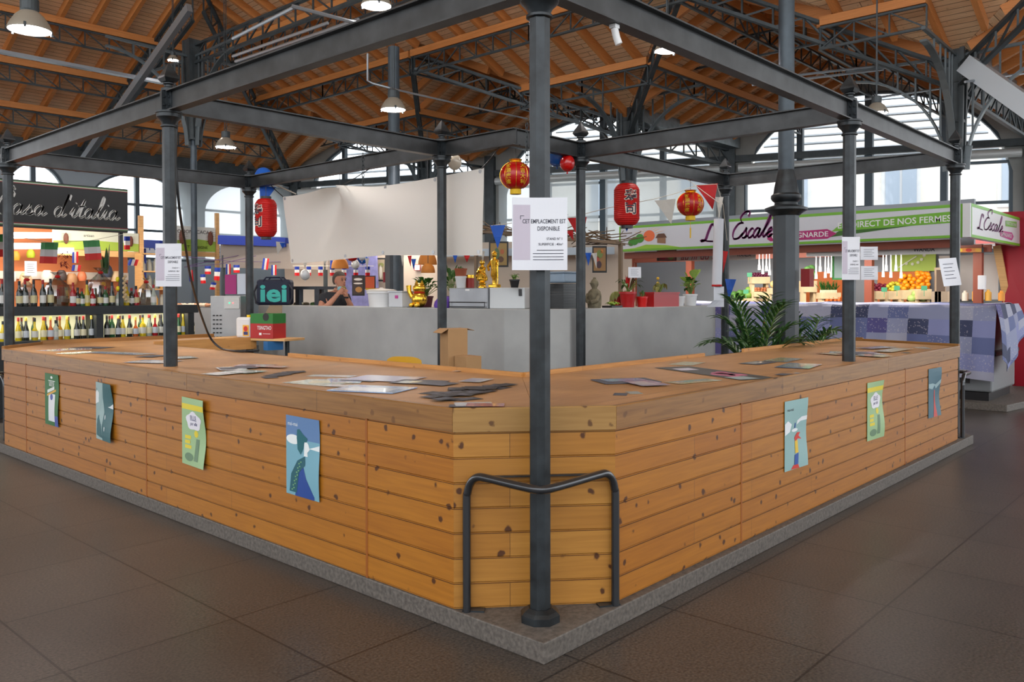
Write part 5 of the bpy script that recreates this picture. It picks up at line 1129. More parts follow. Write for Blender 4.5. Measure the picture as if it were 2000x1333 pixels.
m_ = MB(); m_.box(q_+Vector((0, 0, hc_*.3)), (wc, .24, hc_*.6), M3); m_.build('lower_body', mat('carton red', rgb(168, 34, 34), .5), t); m_ = MB(); m_.box(q_+Vector((0, 0, hc_*.8)), (wc, .24, hc_*.4), M3); m_.build('upper_body', mat('carton green', rgb(36, 112, 44), .5), t)
fc = plane_fn(q_-n_*.122+Vector((0, 0, hc_*.42)), d, (0, 0, 1)); m_ = MB(); add_text(m_, 'TSINGTAO', fc, .065, wc*.12, 0, width=wc*.62, bold=.01); m_.poly([fc(-.04, -.09), fc(.0, -.09), fc(.0, -.06), fc(-.04, -.06)]); m_.poly([fc(.02, -.075), fc(.14, -.075), fc(.14, -.07), fc(.02, -.07)]); m_.build('lettering', WHITE, t, flipfix=False)
m_ = MB(); m_.poly([fc(.07+.05*math.cos(k*PI/8), .14+.05*math.sin(k*PI/8)) for k in range(16)]); m_.build('emblem', col((30, 30, 30)), t, flipfix=False)
m_ = MB(); e0 = q_+d*(-wc*.42)+n_*.12+Vector((0, 0, hc_)); m_.poly([e0, e0+d*wc*.75, e0+d*wc*.62+n_*.06+Vector((0, 0, .10)), e0+d*wc*.05+n_*.06+Vector((0, 0, .10))]); m_.build('flap', col((120, 104, 84)), t, flipfix=False, solid=.004)
# black cable from the beam down to the counter
cab = [at(u, v, D) for u, v, D in ((346, 235, 6.7), (343, 300, 6.7), (346, 360, 6.7), (352, 420, 6.8), (362, 480, 7.1), (372, 540, 7.5), (385, 590, 8.0), (398, 630, 8.4), (412, 662, 8.7), (432, 681, 8.65), (455, 690, 8.3), (480, 691, 8.2), (505, 688, 8.4))]
for p in cab: p.z = max(p.z, ZT+.012)
m_ = MB(); Q = []
for i in range(len(cab)-1):
    a, b, c_, d_ = cab[max(0, i-1)], cab[i], cab[i+1], cab[min(len(cab)-1, i+2)]
    for j in range(4): u = j/4; Q.append(.5*((2*b)+(c_-a)*u+(2*a-5*b+4*c_-d_)*u*u+(3*b-a-3*c_+d_)*u**3))
Q.append(cab[-1]); m_.tube(Q, .011, 8); tag(m_.build('power_cable', BLACK, smooth=True), 'black power cable hanging from the left post down onto the counter', 'cable')
# small spotlight body on the right front beam
P = onY(1200, 50, 0); P = Vector((P.x, 0, HB-.072)); m_ = MB(); m_.tube([P+Vector((0, 0, .05)), P+Rv*.012-Vector((0, 0, .0)), P+Rv*.025-Vector((0, 0, .035))], .02, 12); m_.box(P+Vector((0, 0, .06)), (.04, .04, .02)); tag(m_.build('spotlight', WHITE, smooth=True), 'small white cylindrical spotlight under the right front beam', 'lamp')
# chain with pulley at inner corner and over the banner
def chain(p, n, lab):
    m_ = MB()
    for i in range(n):
        c = Vector(p)-Vector((0, 0, .045*i)); ax = Vector((1, 0, 0)) if i % 2 else Vector((0, 1, 0)); m_.tube([c+ax*.015*math.cos(a)+Vector((0, 0, .028*math.sin(a))) for a in [k*PI/4 for k in range(8)]], .005, 5, closed=True)
    tag(m_.build('chain', HALLST), lab, 'chain')
chain(at(1029, 245, 8.15), 9, 'short hanging chain at the inner corner of the frame'); chain(at(709, 304, 9.6), 8, 'short chain round the beam above the banner')
# ================================================================== HIGH BAY LAMPS
def high_bay(px, py, D, wpx, lab, pw=60, tilt=0):
    P = at(px, py, D); r = wpx*D/FPX/2; t = thing('high_bay_lamp', P, lab, 'lamp')
    m_ = MB(); m_.lathe([(r, 0), (r*1.0, r*.05), (r*.86, r*.35), (r*.66, r*.68), (r*.45, r*.88), (r*.40, r*.92), (r*.38, r*.90), (r*.62, r*.66), (r*.82, r*.33), (r*.96, .0)], P, 28, cap=False); m_.build('reflector', mat('lamp reflector beige', (.30, .27, .22), .4, .2), t, smooth=True)
    m_ = MB(); m_.lathe([(r*.40, r*.92), (r*.42, r*1.0), (r*.42, r*1.5), (r*.3, r*1.56), (.001, r*1.56)], P, 18); m_.build('ballast_housing', HALLST, t)
    m_ = MB(); m_.lathe([(.001, r*.03), (r*.94, r*.03)], P, 24); m_.build('lit_lens', mat('lit lens', (1, 1, 1), .4, emit=(1, .95, .97), es=9), t)
    top = min(roof_h(P.x, P.y)-.1, P.z+2.2) if P.y < YW else P.z+1
    for s in (-1, 1): m_ = MB(); m_.tube([P+Vector((s*r*.1, 0, r*1.55)), Vector((P.x+s*r*.1, P.y, roof_h(P.x, P.y)-.2))], .008, 5); m_.build('suspension', HALLST, t)
    l = bpy.data.lights.new('lamp_light', 'SPOT'); l.energy = pw; l.spot_size = 2.2; l.spot_blend = .7; l.shadow_soft_size = r*.6; l.color = (1, .9, .82); o = bpy.data.objects.new('lamp_light', l); sc.collection.objects.link(o); o.location = P-Vector((0, 0, .04))
    for s in (0, 2.1, 4.2): m_ = MB(); m_.box(P+Vector((r*math.cos(s), r*math.sin(s), r*.03)), (.02, .02, .05)); m_.build('clip', HALLST, t)
high_bay(58, 60, 8.2, 80, 'big bell shaped lamp lit white at the top left of the hall', 260)
high_bay(338, 118, 17.5, 21, 'small lit lamp seen above the left post finial', 120); high_bay(441, 288, 16.2, 40, 'bell shaped lamp between the left post and the lantern post', 150)
high_bay(768, 215, 12.9, 50, 'bell shaped lamp hanging behind the round column over the banner', 150); high_bay(1303, 100, 10.5, 50, 'lit lamp half hidden above the right front beam', 150)
high_bay(1712, 222, 13.0, 44, 'beige bell lamp hanging before the slatted arch on the right', 150)
high_bay(735, 12, 9.5, 60, 'lamp partly seen at the top edge above the left front beam', 120)

# cable trays and pipes under the roof
def pipe(pts, r, m, nm, lab, cat, n=8):
    m_ = MB(); m_.tube(pts, r, n); return tag(m_.build(nm, m, smooth=True), lab, cat)
GALV = mat('galvanised pale steel', (.30, .33, .36), .35, .6)
m_ = MB(); a, b = at(-20, 97, 15.5), onY(318, 160, at(-20, 97, 15.5).y); m_.bar(a, (b.x, a.y, a.z), .14, .06); tag(m_.build('cable_tray', GALV), 'pale cable tray running level across the roof at the upper left', 'cable tray')
for (u0, v0, u1, v1, D0, lab) in ((150, 330, 370, 15, 17.6, 'pale steel channel climbing diagonally under the left roof slope'),):
    a = at(u0, v0, 19.5); b = at(u1, v1, 15.2); m_ = MB(); m_.bar(a, b, .10, .16); tag(m_.build('steel_channel', GALV), lab, 'channel')
for (u0, v0, D0, u1, v1, D1, lab) in ((455, 110, 12, 640, 45, 10.5, 'upper of two parallel galvanised rails over the left part of the frame'), (460, 120, 12.2, 700, 38, 10.2, 'lower of two parallel galvanised rails over the left part of the frame'), (570, 12, 9, 735, 55, 9.5, 'galvanised rail sloping right near the top edge'), (455, 75, 11, 575, 14, 9.2, 'galvanised rail rising right near the top edge'),
    (1460, 158, 14, 1720, 128, 15.5, 'upper parallel rail before the slatted arch'), (1470, 166, 14, 1725, 136, 15.5, 'lower parallel rail before the slatted arch'), (1690, 194, 14.8, 1860, 170, 16, 'rail above the beige bell lamp'), (1885, 160, 13.6, 2010, 142, 14.5, 'rail right of the tall column head')):
    pipe([at(u0, v0, D0), at(u1, v1, D1)], .022, GALV, 'steel_rail', lab, 'rail', 6)
pipe([at(718, 105, 13), at(718, 158, 13), at(728, 163, 13), at(760, 172, 13), at(935, 212, 15), at(1030, 232, 16)], .016, GALV, 'conduit', 'thin conduit pipe running right from the round column lamp', 'pipe')
# zinc duct at the far right
a, b = at(1893, 128, 14.0), at(2030, 225, 13.2); m_ = MB(); m_.bar(a, b, .5, .3); tag(m_.build('air_duct', mat('pale duct sheet', (.42, .45, .48), .35, .5)), 'grey sheet metal duct at the far right under the roof', 'duct')
# fire alarm box on the octagonal column
P = at(1584, 543, 9.3); m_ = MB(); m_.box((P.x-.03, P.y+.03, P.z), (.12, .10, .20)); o = m_.build('alarm_box', mat('alarm red', rgb(128, 10, 16), .6)); tag(o, 'red metal box fixed to the side of the octagonal column', 'box')

# ================================================================== BOTTLE STALL (left)
SY = 10.1
SHL = mat('anthracite shelf board', (.025, .03, .034), .5, noise=.15)
t = thing('bottle_shelf', (1.6, SY+.2, 0), 'long anthracite shelf unit with lit bottle bays', 'shelf')
xa, xb = -.9, 3.4
for nm, c, d in (('top_board', ((xa+xb)/2, SY+.2, 1.465), (xb-xa, .44, .125)), ('bottom_board', ((xa+xb)/2, SY+.2, 1.0), (xb-xa, .44, .10)), ('plinth', ((xa+xb)/2, SY+.22, .48), (xb-xa, .38, .95)), ('back_panel', ((xa+xb)/2, SY+.41, 1.23), (xb-xa-.1, .02, .36))):
    m_ = MB(); m_.box(c, d); m_.build(nm, SHL if nm != 'back_panel' else mat('lit back panel', (.75, .72, .5), .5, emit=(.9, .85, .5), es=.55), t)
for x in (.0, 1.88, 3.28, -.85): m_ = MB(); m_.box((x, SY+.2, 1.226), (.10, .42, .35)); m_.build('divider', SHL, t)
# shelf strip lights
for x0, x1 in ((.1, 1.8), (2.0, 3.2)): area_light('shelf_light', ((x0+x1)/2, SY+.12, 1.395), (0, 0, 0), x1-x0, .05, 6, (1, .95, .75))
BT = {}
GLS = {'dark': mat('dark bottle glass', (.012, .016, .014), .08, coat=.5), 'amber': mat('amber spirit', rgb(196, 140, 30), .12, coat=.5, transluc=.35), 'yellow': mat('yellow liqueur', rgb(224, 200, 40), .12, coat=.5, transluc=.4), 'red': mat('red liqueur', rgb(180, 16, 30), .12, coat=.5, transluc=.3), 'green': mat('green bottle glass', rgb(40, 90, 50), .1, coat=.5, transluc=.2), 'clear': mat('pale clear bottle', rgb(190, 200, 190), .1, coat=.5, transluc=.4), 'orange': mat('orange aperitif', rgb(214, 110, 50), .12, coat=.5, transluc=.35)}
def bottle(x, y, z, h, r, kind, style, lab, grp, labcol=(205, 204, 196), cap=(120, 30, 30)):
    k = (kind, style, labcol, cap)
    if k not in BT:
        t = thing('bottle', (x, y, z), lab, 'bottle', grp)
        if style == 0: pr = [(.001, 0), (1, 0), (1, .52), (.8, .62), (.42, .72), (.36, .9), (.38, .93)]
        elif style == 1: pr = [(.001, 0), (1, 0), (1, .40), (.7, .55), (.42, .70), (.36, .9), (.38, .93)]
        elif style == 2: pr = [(.001, 0), (.9, 0), (1.1, .15), (1.1, .35), (.7, .48), (.36, .58), (.34, .88), (.38, .92)]
        else: pr = [(.001, 0), (1.15, 0), (1.15, .5), (.6, .62), (.4, .66), (.4, .84), (.45, .86)]
        m_ = MB(); m_.lathe([(a*.037, b*.30) for a, b in pr], (0, 0, 0), 12); m_.build('glass_body', GLS[kind], t, smooth=True, local=True)
        m_ = MB(); rr = .038*(1.12 if style >= 2 else 1); m_.lathe([(rr, .04), (rr, .125)], (0, 0, 0), 12); m_.f = m_.f[:12]; m_.uv = m_.uv[:12]; m_.mi = m_.mi[:12]; m_.build('paper_label', col(labcol), t, local=True)
        m_ = MB(); m_.lathe([(.0155, .25), (.0155, .30), (.001, .30)], (0, 0, 0), 10); m_.build('cap', col(cap), t, local=True)
        BT[k] = t; b = t
    else: b = dup(BT[k], (x, y, z), 0, lab, grp)
    b.scale = (r/.037, r/.037, h/.30)
    return b
random.seed(11)
ORD = ['first', 'second', 'third', 'fourth', 'fifth', 'sixth', 'seventh', 'eighth', 'ninth', 'tenth', 'eleventh', 'twelfth', 'thirteenth', 'fourteenth', 'fifteenth', 'sixteenth', 'seventeenth', 'eighteenth', 'nineteenth', 'twentieth', 'twenty first', 'twenty second', 'twenty third', 'twenty fourth', 'twenty fifth', 'twenty sixth', 'twenty seventh', 'twenty eighth']
low = [(6, 'yellow', 1, 40), (36, 'yellow', 1, 46), (51, 'dark', 1, 46), (68, 'yellow', 2, 44), (85, 'yellow', 1, 46), (99, 'orange', 2, 46), (109, 'clear', 0, 38), (117, 'amber', 2, 50), (131, 'yellow', 1, 50), (150, 'dark', 1, 50), (163, 'dark', 1, 44), (179, 'dark', 1, 50),
       (209, 'dark', 0, 46), (219, 'green', 0, 44), (231, 'dark', 1, 50), (240, 'yellow', 1, 42), (253, 'dark', 1, 48), (265, 'orange', 2, 38), (279, 'yellow', 3, 46), (291, 'clear', 1, 46), (303, 'red', 2, 48), (315, 'dark', 1, 46), (349, 'green', 1, 42), (358, 'yellow', 1, 40), (367, 'green', 1, 42), (375, 'green', 0, 40)]
KN = {'dark': 'dark glass', 'amber': 'amber', 'yellow': 'golden yellow', 'red': 'bright red', 'green': 'green glass', 'clear': 'pale clear', 'orange': 'orange'}
GB, GT = 'bottles in the lit lower shelf bays', 'bottles along the top of the anthracite shelf'
for i, (px, kd, st, hp) in enumerate(low):
    P = onY(px, 660, SY+.13); bottle(P.x, SY+.13, 1.05, min(.335, px_size(hp, P)), .041, kd, st, '%s bottle, %s from the left in the lit lower bays' % (KN[kd], ORD[i]), GB, [(205, 204, 196), (222, 214, 180), (190, 196, 204)][i % 3], [(30, 30, 32), (150, 30, 30), (196, 170, 70)][i % 3])
for i in range(20):                       # second row, only necks show
    x = .16+i*.155+(.12 if i > 10 else 0)
    if x > 3.2: break
    bottle(x, SY+.30, 1.05, .32, .034, 'dark' if i % 3 else 'green', 0, 'dark bottle in the back row of the lit lower bays', 'back row bottles in the lit bays')
up = [(4, 'dark', 0, 54), (38, 'dark', 0, 50), (49, 'dark', 0, 52), (66, 'dark', 0, 52), (84, 'dark', 0, 52), (99, 'dark', 0, 54), (143, 'red', 0, 46), (152, 'dark', 0, 36), (160, 'green', 0, 34), (170, 'yellow', 1, 50), (181, 'red', 0, 34), (196, 'dark', 1, 40), (206, 'green', 0, 38), (219, 'dark', 1, 46), (231, 'clear', 0, 32), (247, 'yellow', 0, 44), (257, 'dark', 0, 34), (266, 'red', 1, 38), (300, 'clear', 1, 40)]
for i, (px, kd, st, hp) in enumerate(up):
    P = onY(px, 597, SY+.12); bottle(P.x, SY+.12, 1.528, px_size(hp, P), .042, kd, st, '%s bottle, %s from the left on top of the shelf unit' % (KN[kd], ORD[i]), GT, [(214, 214, 210), (206, 196, 150)][i % 2], [(160, 24, 24), (30, 30, 32)][i % 2])
# wrapped gift hampers
for i, (px, wpx, hpx, lab) in enumerate(((52, 42, 60, 'cellophane wrapped hamper at the left end of the shelf top'), (112, 62, 66, 'wide cellophane wrapped hamper in the middle of the shelf top'), (196, 66, 74, 'tall cellophane wrapped hamper left of the stall post'), (285, 40, 52, 'small cellophane bag of sweets beside the left notice post'))):
    P = onY(px, 597, SY+.33); P.z = 1.528; w_, h_ = px_size(wpx, P), px_size(hpx, P); t = thing('gift_hamper', P, lab, 'hamper'); random.seed(i+60)
    m_ = MB(); m_.lathe([(w_*.32, 0), (w_*.38, h_*.2), (w_*.36, h_*.22), (w_*.3, .01)], P, 12, axis=Matrix.Diagonal((1, .3, 1))); m_.build('basket', mat('wicker', rgb(140, 104, 60), .7, bump=.5, nscale=60), t)
    for k in range(5):
        c = P+Vector(((k-2)*w_*.13, random.uniform(-.01, .02), h_*.28)); m_ = MB(); m_.box(c+Vector((0, 0, random.uniform(0, h_*.12))), (w_*.11, .04, h_*.34)); m_.build('packet', col(random.choice([(176, 140, 84), (120, 90, 60), (150, 120, 90), (170, 40, 40), (60, 60, 66), (190, 180, 150)])), t, bevel=.006)
    m_ = MB(); m_.lathe([(w_*.46, 0), (w_*.50, h_*.3), (w_*.34, h_*.62), (w_*.06, h_*.86), (w_*.05, h_*.9), (w_*.22, h_)], P, 11, axis=Matrix.Diagonal((1, .34, 1))); m_.build('cellophane', CELLO, t)
    m_ = MB(); m_.ball(P+Vector((0, -.02, h_*.87)), .03, 8, (1.4, .6, .8)); m_.build('bow', RED, t)
# sign over the stall
t = thing('shop_sign', (.6, SY-.1, 2.63), 'black shop sign with cursive white lettering over the bottle stall', 'sign')
zt, zb_ = 3.27, 2.62; x0, x1 = -1.3, 2.27
m_ = MB(); m_.box(((x0+x1)/2, SY-.02, (zt+zb_)/2), (x1-x0, .10, zt-zb_)); m_.build('board', mat('sign black', (.022, .024, .026), .5), t)
for nm, c, z in (('green_stripe', (90, 130, 80), zt-.022), ('white_stripe', (200, 204, 190), zt-.034), ('red_stripe', (130, 44, 50), zt-.046), ('red_stripe', (130, 44, 50), zb_+.06), ('white_stripe', (200, 204, 190), zb_+.045), ('green_stripe', (90, 130, 80), zb_+.03)):
    m_ = MB(); m_.box(((x0+x1)/2, SY-.073, z), (x1-x0, .006, .011)); m_.build(nm, col(c), t)
f = plane_fn((0, SY-.074, 0), (1, 0, 0), (0, 0, 1)); m_ = MB(); pz = [onY(8, 420, SY), onY(230, 421, SY)]
xs = onY(-12, 420, SY-.08).x; ln = sum(SCR[c][1] for c in 'Casa d\'italia'); size = (onY(232, 420, SY-.08).x-xs)/ln
k_ = size; script_text(m_, "Casa d'italia", lambda x, y: f(x+(y-2.80)*.12, 2.80+(y-2.815)*1.22), size, xs, 2.815, pen=(.10, .07)); m_.build('lettering', mat('sign white', (.75, .76, .74), .5), t, flipfix=False)
for x in (.0, 2.2): m_ = MB(); m_.box((x, SY+.02, 2.07), (.05, .05, 1.1)); m_.build('post', HALLST, t)
def flag(px, py, D, wpx, hpx, cols, lab, lean=0, horiz=True, grp=None):
    t = thing('flag', at(px, py, D), lab, 'flag', grp)
    for i, c in enumerate(cols):
        m_ = MB()
        def fn(u, v):
            if horiz: x, y = u-.5, (i+v)/len(cols)
            else: x, y = (i+u)/len(cols)-.5, v
            return at(px+x*wpx-lean*y, py+y*hpx+lean*.3*x, D+.03*math.sin(x*5))
        m_.grid(fn, 4, 4); m_.build(['top_stripe', 'middle_stripe', 'bottom_stripe'][i] if horiz else ['left_stripe', 'middle_stripe', 'right_stripe'][i], mat('flag %d %d %d' % c, rgb(*c), .6, transluc=.35), t, flipfix=False, solid=.0015)
IT = ((72, 144, 84), (206, 204, 204), (204, 44, 40)); FR = ((30, 60, 160), (214, 214, 216), (204, 30, 40))
flag(97, 474, 12.2, 34, 41, IT, 'italian flag hanging left of centre under the shop sign', 3); flag(178, 470, 12.2, 32, 38, IT, 'italian flag hanging under the right part of the shop sign', -5); flag(2, 458, 12.2, 18, 44, IT, 'italian flag at the left picture edge')
string_([at(-10, 455, 12.25), at(30, 462, 12.25), at(97, 474, 12.22), at(178, 470, 12.22), at(240, 458, 12.3)], .004, CRD, 'cord', 'cord carrying the italian flags')
for i, (px, py, w_, h_, hz, ln_) in enumerate(((147, 492, 12, 22, False, 0), (150, 518, 17, 12, False, 2), (248, 462, 12, 26, True, 0), (262, 507, 18, 12, False, 4), (396, 536, 10, 18, True, -1), (425, 523, 11, 25, True, 2), (418, 552, 10, 14, True, 4), (406, 520, 12, 16, True, 0), (462, 518, 12, 15, True, 0), (520, 505, 12, 22, False, 3), (535, 518, 10, 20, False, 0), (446, 516, 9, 20, False, 0), (372, 528, 8, 22, False, -2), (652, 505, 14, 20, False, 0))):
    flag(px, py, 14.5+i*.13, w_, h_, FR, ['small', 'tiny', 'narrow'][i % 3]+' french tricolour, %s from the left in the festoon behind the bottle stall' % ORD[i], ln_, hz, 'french flags in the festoons')
for k, (u0, v0, u1, v1, D) in enumerate(((360, 522, 500, 500, 16.5), (345, 500, 560, 512, 17), (365, 520, 560, 470, 17.4))):
    string_([at(u0, v0, D), at((u0+u1)/2, (v0+v1)/2+5, D), at(u1, v1, D)], .006, col((90, 60, 110)), 'cord', ['lowest', 'middle', 'highest'][k]+' festoon cord of the french flags')
# lit interior of the stalls behind
OR = mat('orange stall wall', rgb(204, 118, 66), .6); WW = mat('warm white panel', rgb(220, 210, 196), .6)
t = thing('stall_back_wall', (0, 14.2, 0), 'orange back wall of the stall behind the bottles with lit strips', 'stall')
m_ = MB(); m_.box((.9, 14.2, 1.5), (6.2, .12, 3.0)); m_.build('orange_panel', OR, t); m_ = MB(); m_.box((.9, 14.12, 2.05), (6.2, .02, .14)); m_.build('white_shelf_edge', WW, t)
for px0, px1, py in ((10, 100, 460), (10, 82, 481), (108, 142, 490)):
    a, b = onY(px0, py, 13.5), onY(px1, py, 13.5); m_ = MB(); m_.bar(a, b, .12, .10); m_.build('strip_lamp', mat('lit strip lamp', (1, 1, 1), .4, emit=(.95, .97, 1), es=5), t)
area_light('stall_light', (1.2, 12.6, 2.9), (.5, 0, 0), 4, .5, 80, (1, .86, .7))
for i, (px, py, r_, c) in enumerate(((30, 500, 9, (200, 150, 40)), (60, 496, 8, (180, 190, 40)), (22, 540, 10, (220, 216, 210)), (50, 545, 12, (224, 180, 140)), (92, 540, 12, (214, 206, 196)), (120, 538, 10, (70, 60, 60)), (140, 545, 11, (176, 130, 90)), (160, 540, 9, (214, 120, 80)), (208, 530, 12, (60, 70, 90)), (226, 540, 10, (220, 190, 150)), (240, 556, 9, (90, 40, 60)))):
    P = onY(px, py, 13.9); rr = r_*px_size(1, P); m_ = MB(); m_.lathe([(.001, -rr), (rr*.8, -rr), (rr, -rr*.2), (rr*.8, rr*.6), (rr*.5, rr), (.001, rr)], P, 10); tag(m_.build('jar', col(c), smooth=True), '%s stock jar on the back wall shelves behind the bottles, %s from the left' % (['amber', 'lime', 'white', 'peach', 'cream', 'charcoal', 'tan', 'coral', 'slate', 'sand', 'plum'][i], ORD[i]), 'jar', 'stock on the back wall shelves')
P = onY(60, 530, 13.2); t = notice(onY(48, 540, 13.0), (1, 0, 0), (0, 0, 1), .19, .26, 'white price sheet with a small picture behind the leftmost post', full=False, tint=False, bend=0)
# lemon string, garlic braid, chillies, dried plant
for i, (px, py, c, lab) in enumerate(((230, 546, (226, 206, 30), 'upper hanging lemon by the stall post'), (231, 564, (226, 206, 30), 'lower hanging lemon by the stall post'))): P = onY(px, py, SY+.05); m_ = MB(); m_.ball(P, .032, 10, (1, 1, 1.25)); tag(m_.build('lemon', col(c), smooth=True), lab, 'lemon')
P = onY(243, 540, SY); m_ = MB(); [m_.ball(P+Vector((.012*(-1)**k, 0, -k*.035)), .026, 8) for k in range(11)]; tag(m_.build('garlic_braid', col((196, 170, 130)), smooth=True), 'garlic braid hanging beside the stall post', 'garlic')
P = onY(126, 505, SY+.3); m_ = MB(); random.seed(2)
for k in range(40): a = random.uniform(0, 6.28); q_ = P+Vector((random.uniform(-.05, .05), random.uniform(-.04, .04), random.uniform(-.12, .12))); leafm(m_, q_, q_+Vector((.06*math.cos(a), .03*math.sin(a), -.05)), .018, 0)
tag(m_.build('chilli_bunch', col((110, 24, 34))), 'bunch of dark red dried chillies between the italian flags', 'chillies')
P = onY(205, 516, SY+.6); m_ = MB()
for k in range(9): a = k*2.4; leafm(m_, P+Vector((.04*math.cos(a), .04*math.sin(a), -.15)), P+Vector((.07*math.cos(a), .05*math.sin(a), .32-.03*k)), .07, 0)
tag(m_.build('agave_plant', LEAFD), 'tall pointed dark green plant behind the right italian flag', 'plant')

# market boards and awning behind
def board(px0, py0, px1, py1, Y, lab, base, band, words, frame=True, pods=()):
    a, b = onY(px0, py1, Y), onY(px1, py1, Y); h_ = (onY(px0, py0, Y)-a).z; w_ = b.x-a.x; z = a.z; t = thing('stall_sign', (a.x+w_/2, Y, z), lab, 'sign')
    m_ = MB(); m_.box((a.x+w_/2, Y, z+h_/2), (w_, .05, h_)); m_.build('board', col(base), t)
    f = plane_fn((a.x, Y-.027, z), (1, 0, 0), (0, 0, 1))
    if band: m_ = MB(); m_.poly([f(0, 0), f(w_, 0), f(w_, h_*.42), f(w_*.5, h_*.5), f(0, h_*.42)]); m_.build('grass_band', col(band), t, flipfix=False)
    if words: m_ = MB(); [add_text(m_, s, f, h_*sz, w_*x, h_*y, bold=.01) for s, sz, x, y in words]; m_.build('lettering', col((60, 60, 60)) if base[2] > 150 and band else col((30, 80, 170)), t, flipfix=False)
    for u in pods:
        m_ = MB(); c = Vector((a.x+w_*u, Y-.035, z+h_*.55)); m_.ball(c, h_*.3, 10, (.42, .12, 1)); m_.build('cocoa_pod', col((110, 60, 40)), t)
        m_ = MB()
        for k in range(7):
            for s in (-1, 1): leafm(m_, c+Vector((0, -.01, -h_*.22+k*h_*.075)), c+Vector((s*h_*.26, -.02, -h_*.22+k*h_*.075+h_*.03)), h_*.05, 0)
        m_.build('pod_leaves', col((150, 80, 60)), t)
    if frame: m_ = MB(); m_.box((a.x+w_+.05, Y, z+h_/2-.6), (.08, .08, h_+1.9)); m_.build('timber_post', PLYW, t); m_ = MB(); m_.box((a.x+w_/2, Y, z-.06), (w_, .06, .11)); m_.build('timber_rail', PLYW, t)
board(345, 441, 420, 490, 15.6, 'green and white board with a cocoa pod picture, right of the left notice post', (206, 206, 200), (142, 170, 52), [('MOTIONS CACAO', .2, .42, .78), ('ET ENSEIGNE', .16, .5, .16)], pods=(.12, .86))
board(103, 448, 270, 486, 13.5, 'green and white board with cocoa pods partly behind the black sign', (196, 200, 184), (150, 176, 60), [('artisan', .2, .4, .75)], pods=(.14, .9))
board(272, 472, 318, 494, 16.3, 'white stall sign reading PO in blue behind the left notice post', (214, 218, 224), None, [('PO', .8, .62, .5)], frame=False)
board(427, 480, 450, 508, 17.5, 'small white sign with three rows of blue words beneath the blue awning', (190, 210, 226), None, [('SAUCISSONS', .2, .5, .78), ('VILLAGES', .24, .5, .48), ('VILLAGES', .24, .5, .18)], frame=False)
t = thing('blue_awning', (8.6, 18, 2.5), 'blue roller awning with grey slatted panel beneath it', 'awning')
a, b = at(432, 469, 17.5), at(563, 474, 17.0); m_ = MB(); m_.bar(a, b, .22, .19); m_.build('cassette', mat('awning blue', rgb(18, 50, 150), .5), t); m_ = MB(); a2, b2 = at(432, 499, 17.6), at(640, 502, 16.6); m_.bar(a2, b2, .05, .52); m_.build('slat_panel', mat('warm grey slats', rgb(150, 140, 132), .7), t)
for s in (0.02, .98): q_ = a2.lerp(b2, s); m_ = MB(); m_.box((q_.x, q_.y, q_.z/2), (.06, .06, q_.z)); m_.build('leg', HALLST, t)
a, b = at(270, 476, 17.8), at(318, 478, 17.6); m_ = MB(); m_.bar(a, b, .2, .17); m_.box((a.lerp(b, .5).x, a.y, a.z/2-.1), (.05, .05, a.z)); tag(m_.build('blue_awning', mat('awning blue', rgb(18, 50, 150), .5)), 'short blue awning box left of the left notice post', 'awning')
# shelf rack between stalls
def rack(px0, px1, py0, py1, Y, n, lab, colr, fill, mt=PLYW, tray=False):
    a, b = onY(px0, py1, Y), onY(px1, py1, Y); h_ = onY(px0, py0, Y).z-a.z; t = thing('display_rack', ((a.x+b.x)/2, Y, 0), lab, 'rack'); w_ = b.x-a.x
    for x in (a.x, b.x): m_ = MB(); m_.box((x, Y, (a.z+h_)/2), (.04, .28, a.z+h_)); m_.build('side_panel', mt, t)
    for i in range(n+1): m_ = MB(); m_.box(((a.x+b.x)/2, Y, a.z+h_*i/n), (w_, .28, .025)); m_.build('shelf', mt, t)
    random.seed(int(px0))
    for i in range(n):
        k = max(2, int(w_/.10))
        for j in range(k):
            hh = h_/n*random.uniform(.5, .8); c = random.choice(fill); x = a.x+w_*(j+.5)/k; m_ = MB(); m_.lathe([(.001, 0), (w_/k*.38, 0), (w_/k*.40, hh*.7), (w_/k*.22, hh*.85), (w_/k*.22, hh), (.001, hh)], (x, Y-.04, a.z+h_*i/n+.014), 10)
            tag(m_.build('jar', col(c), smooth=True), '%s jar on the %s' % (colr, lab.split(' with ')[0]), 'jar', 'jars on the '+lab.split(' with ')[0])
rack(272, 320, 496, 600, 13.2, 3, 'pine rack of dry goods with jars behind the left notice', 'dry goods', [(120, 124, 110), (150, 150, 140), (170, 130, 60), (100, 90, 70)])
rack(610, 650, 533, 556, 13.9, 1, 'small timber shelf with canisters behind the seller', 'cream', [(206, 196, 176), (150, 130, 110), (90, 80, 76)])
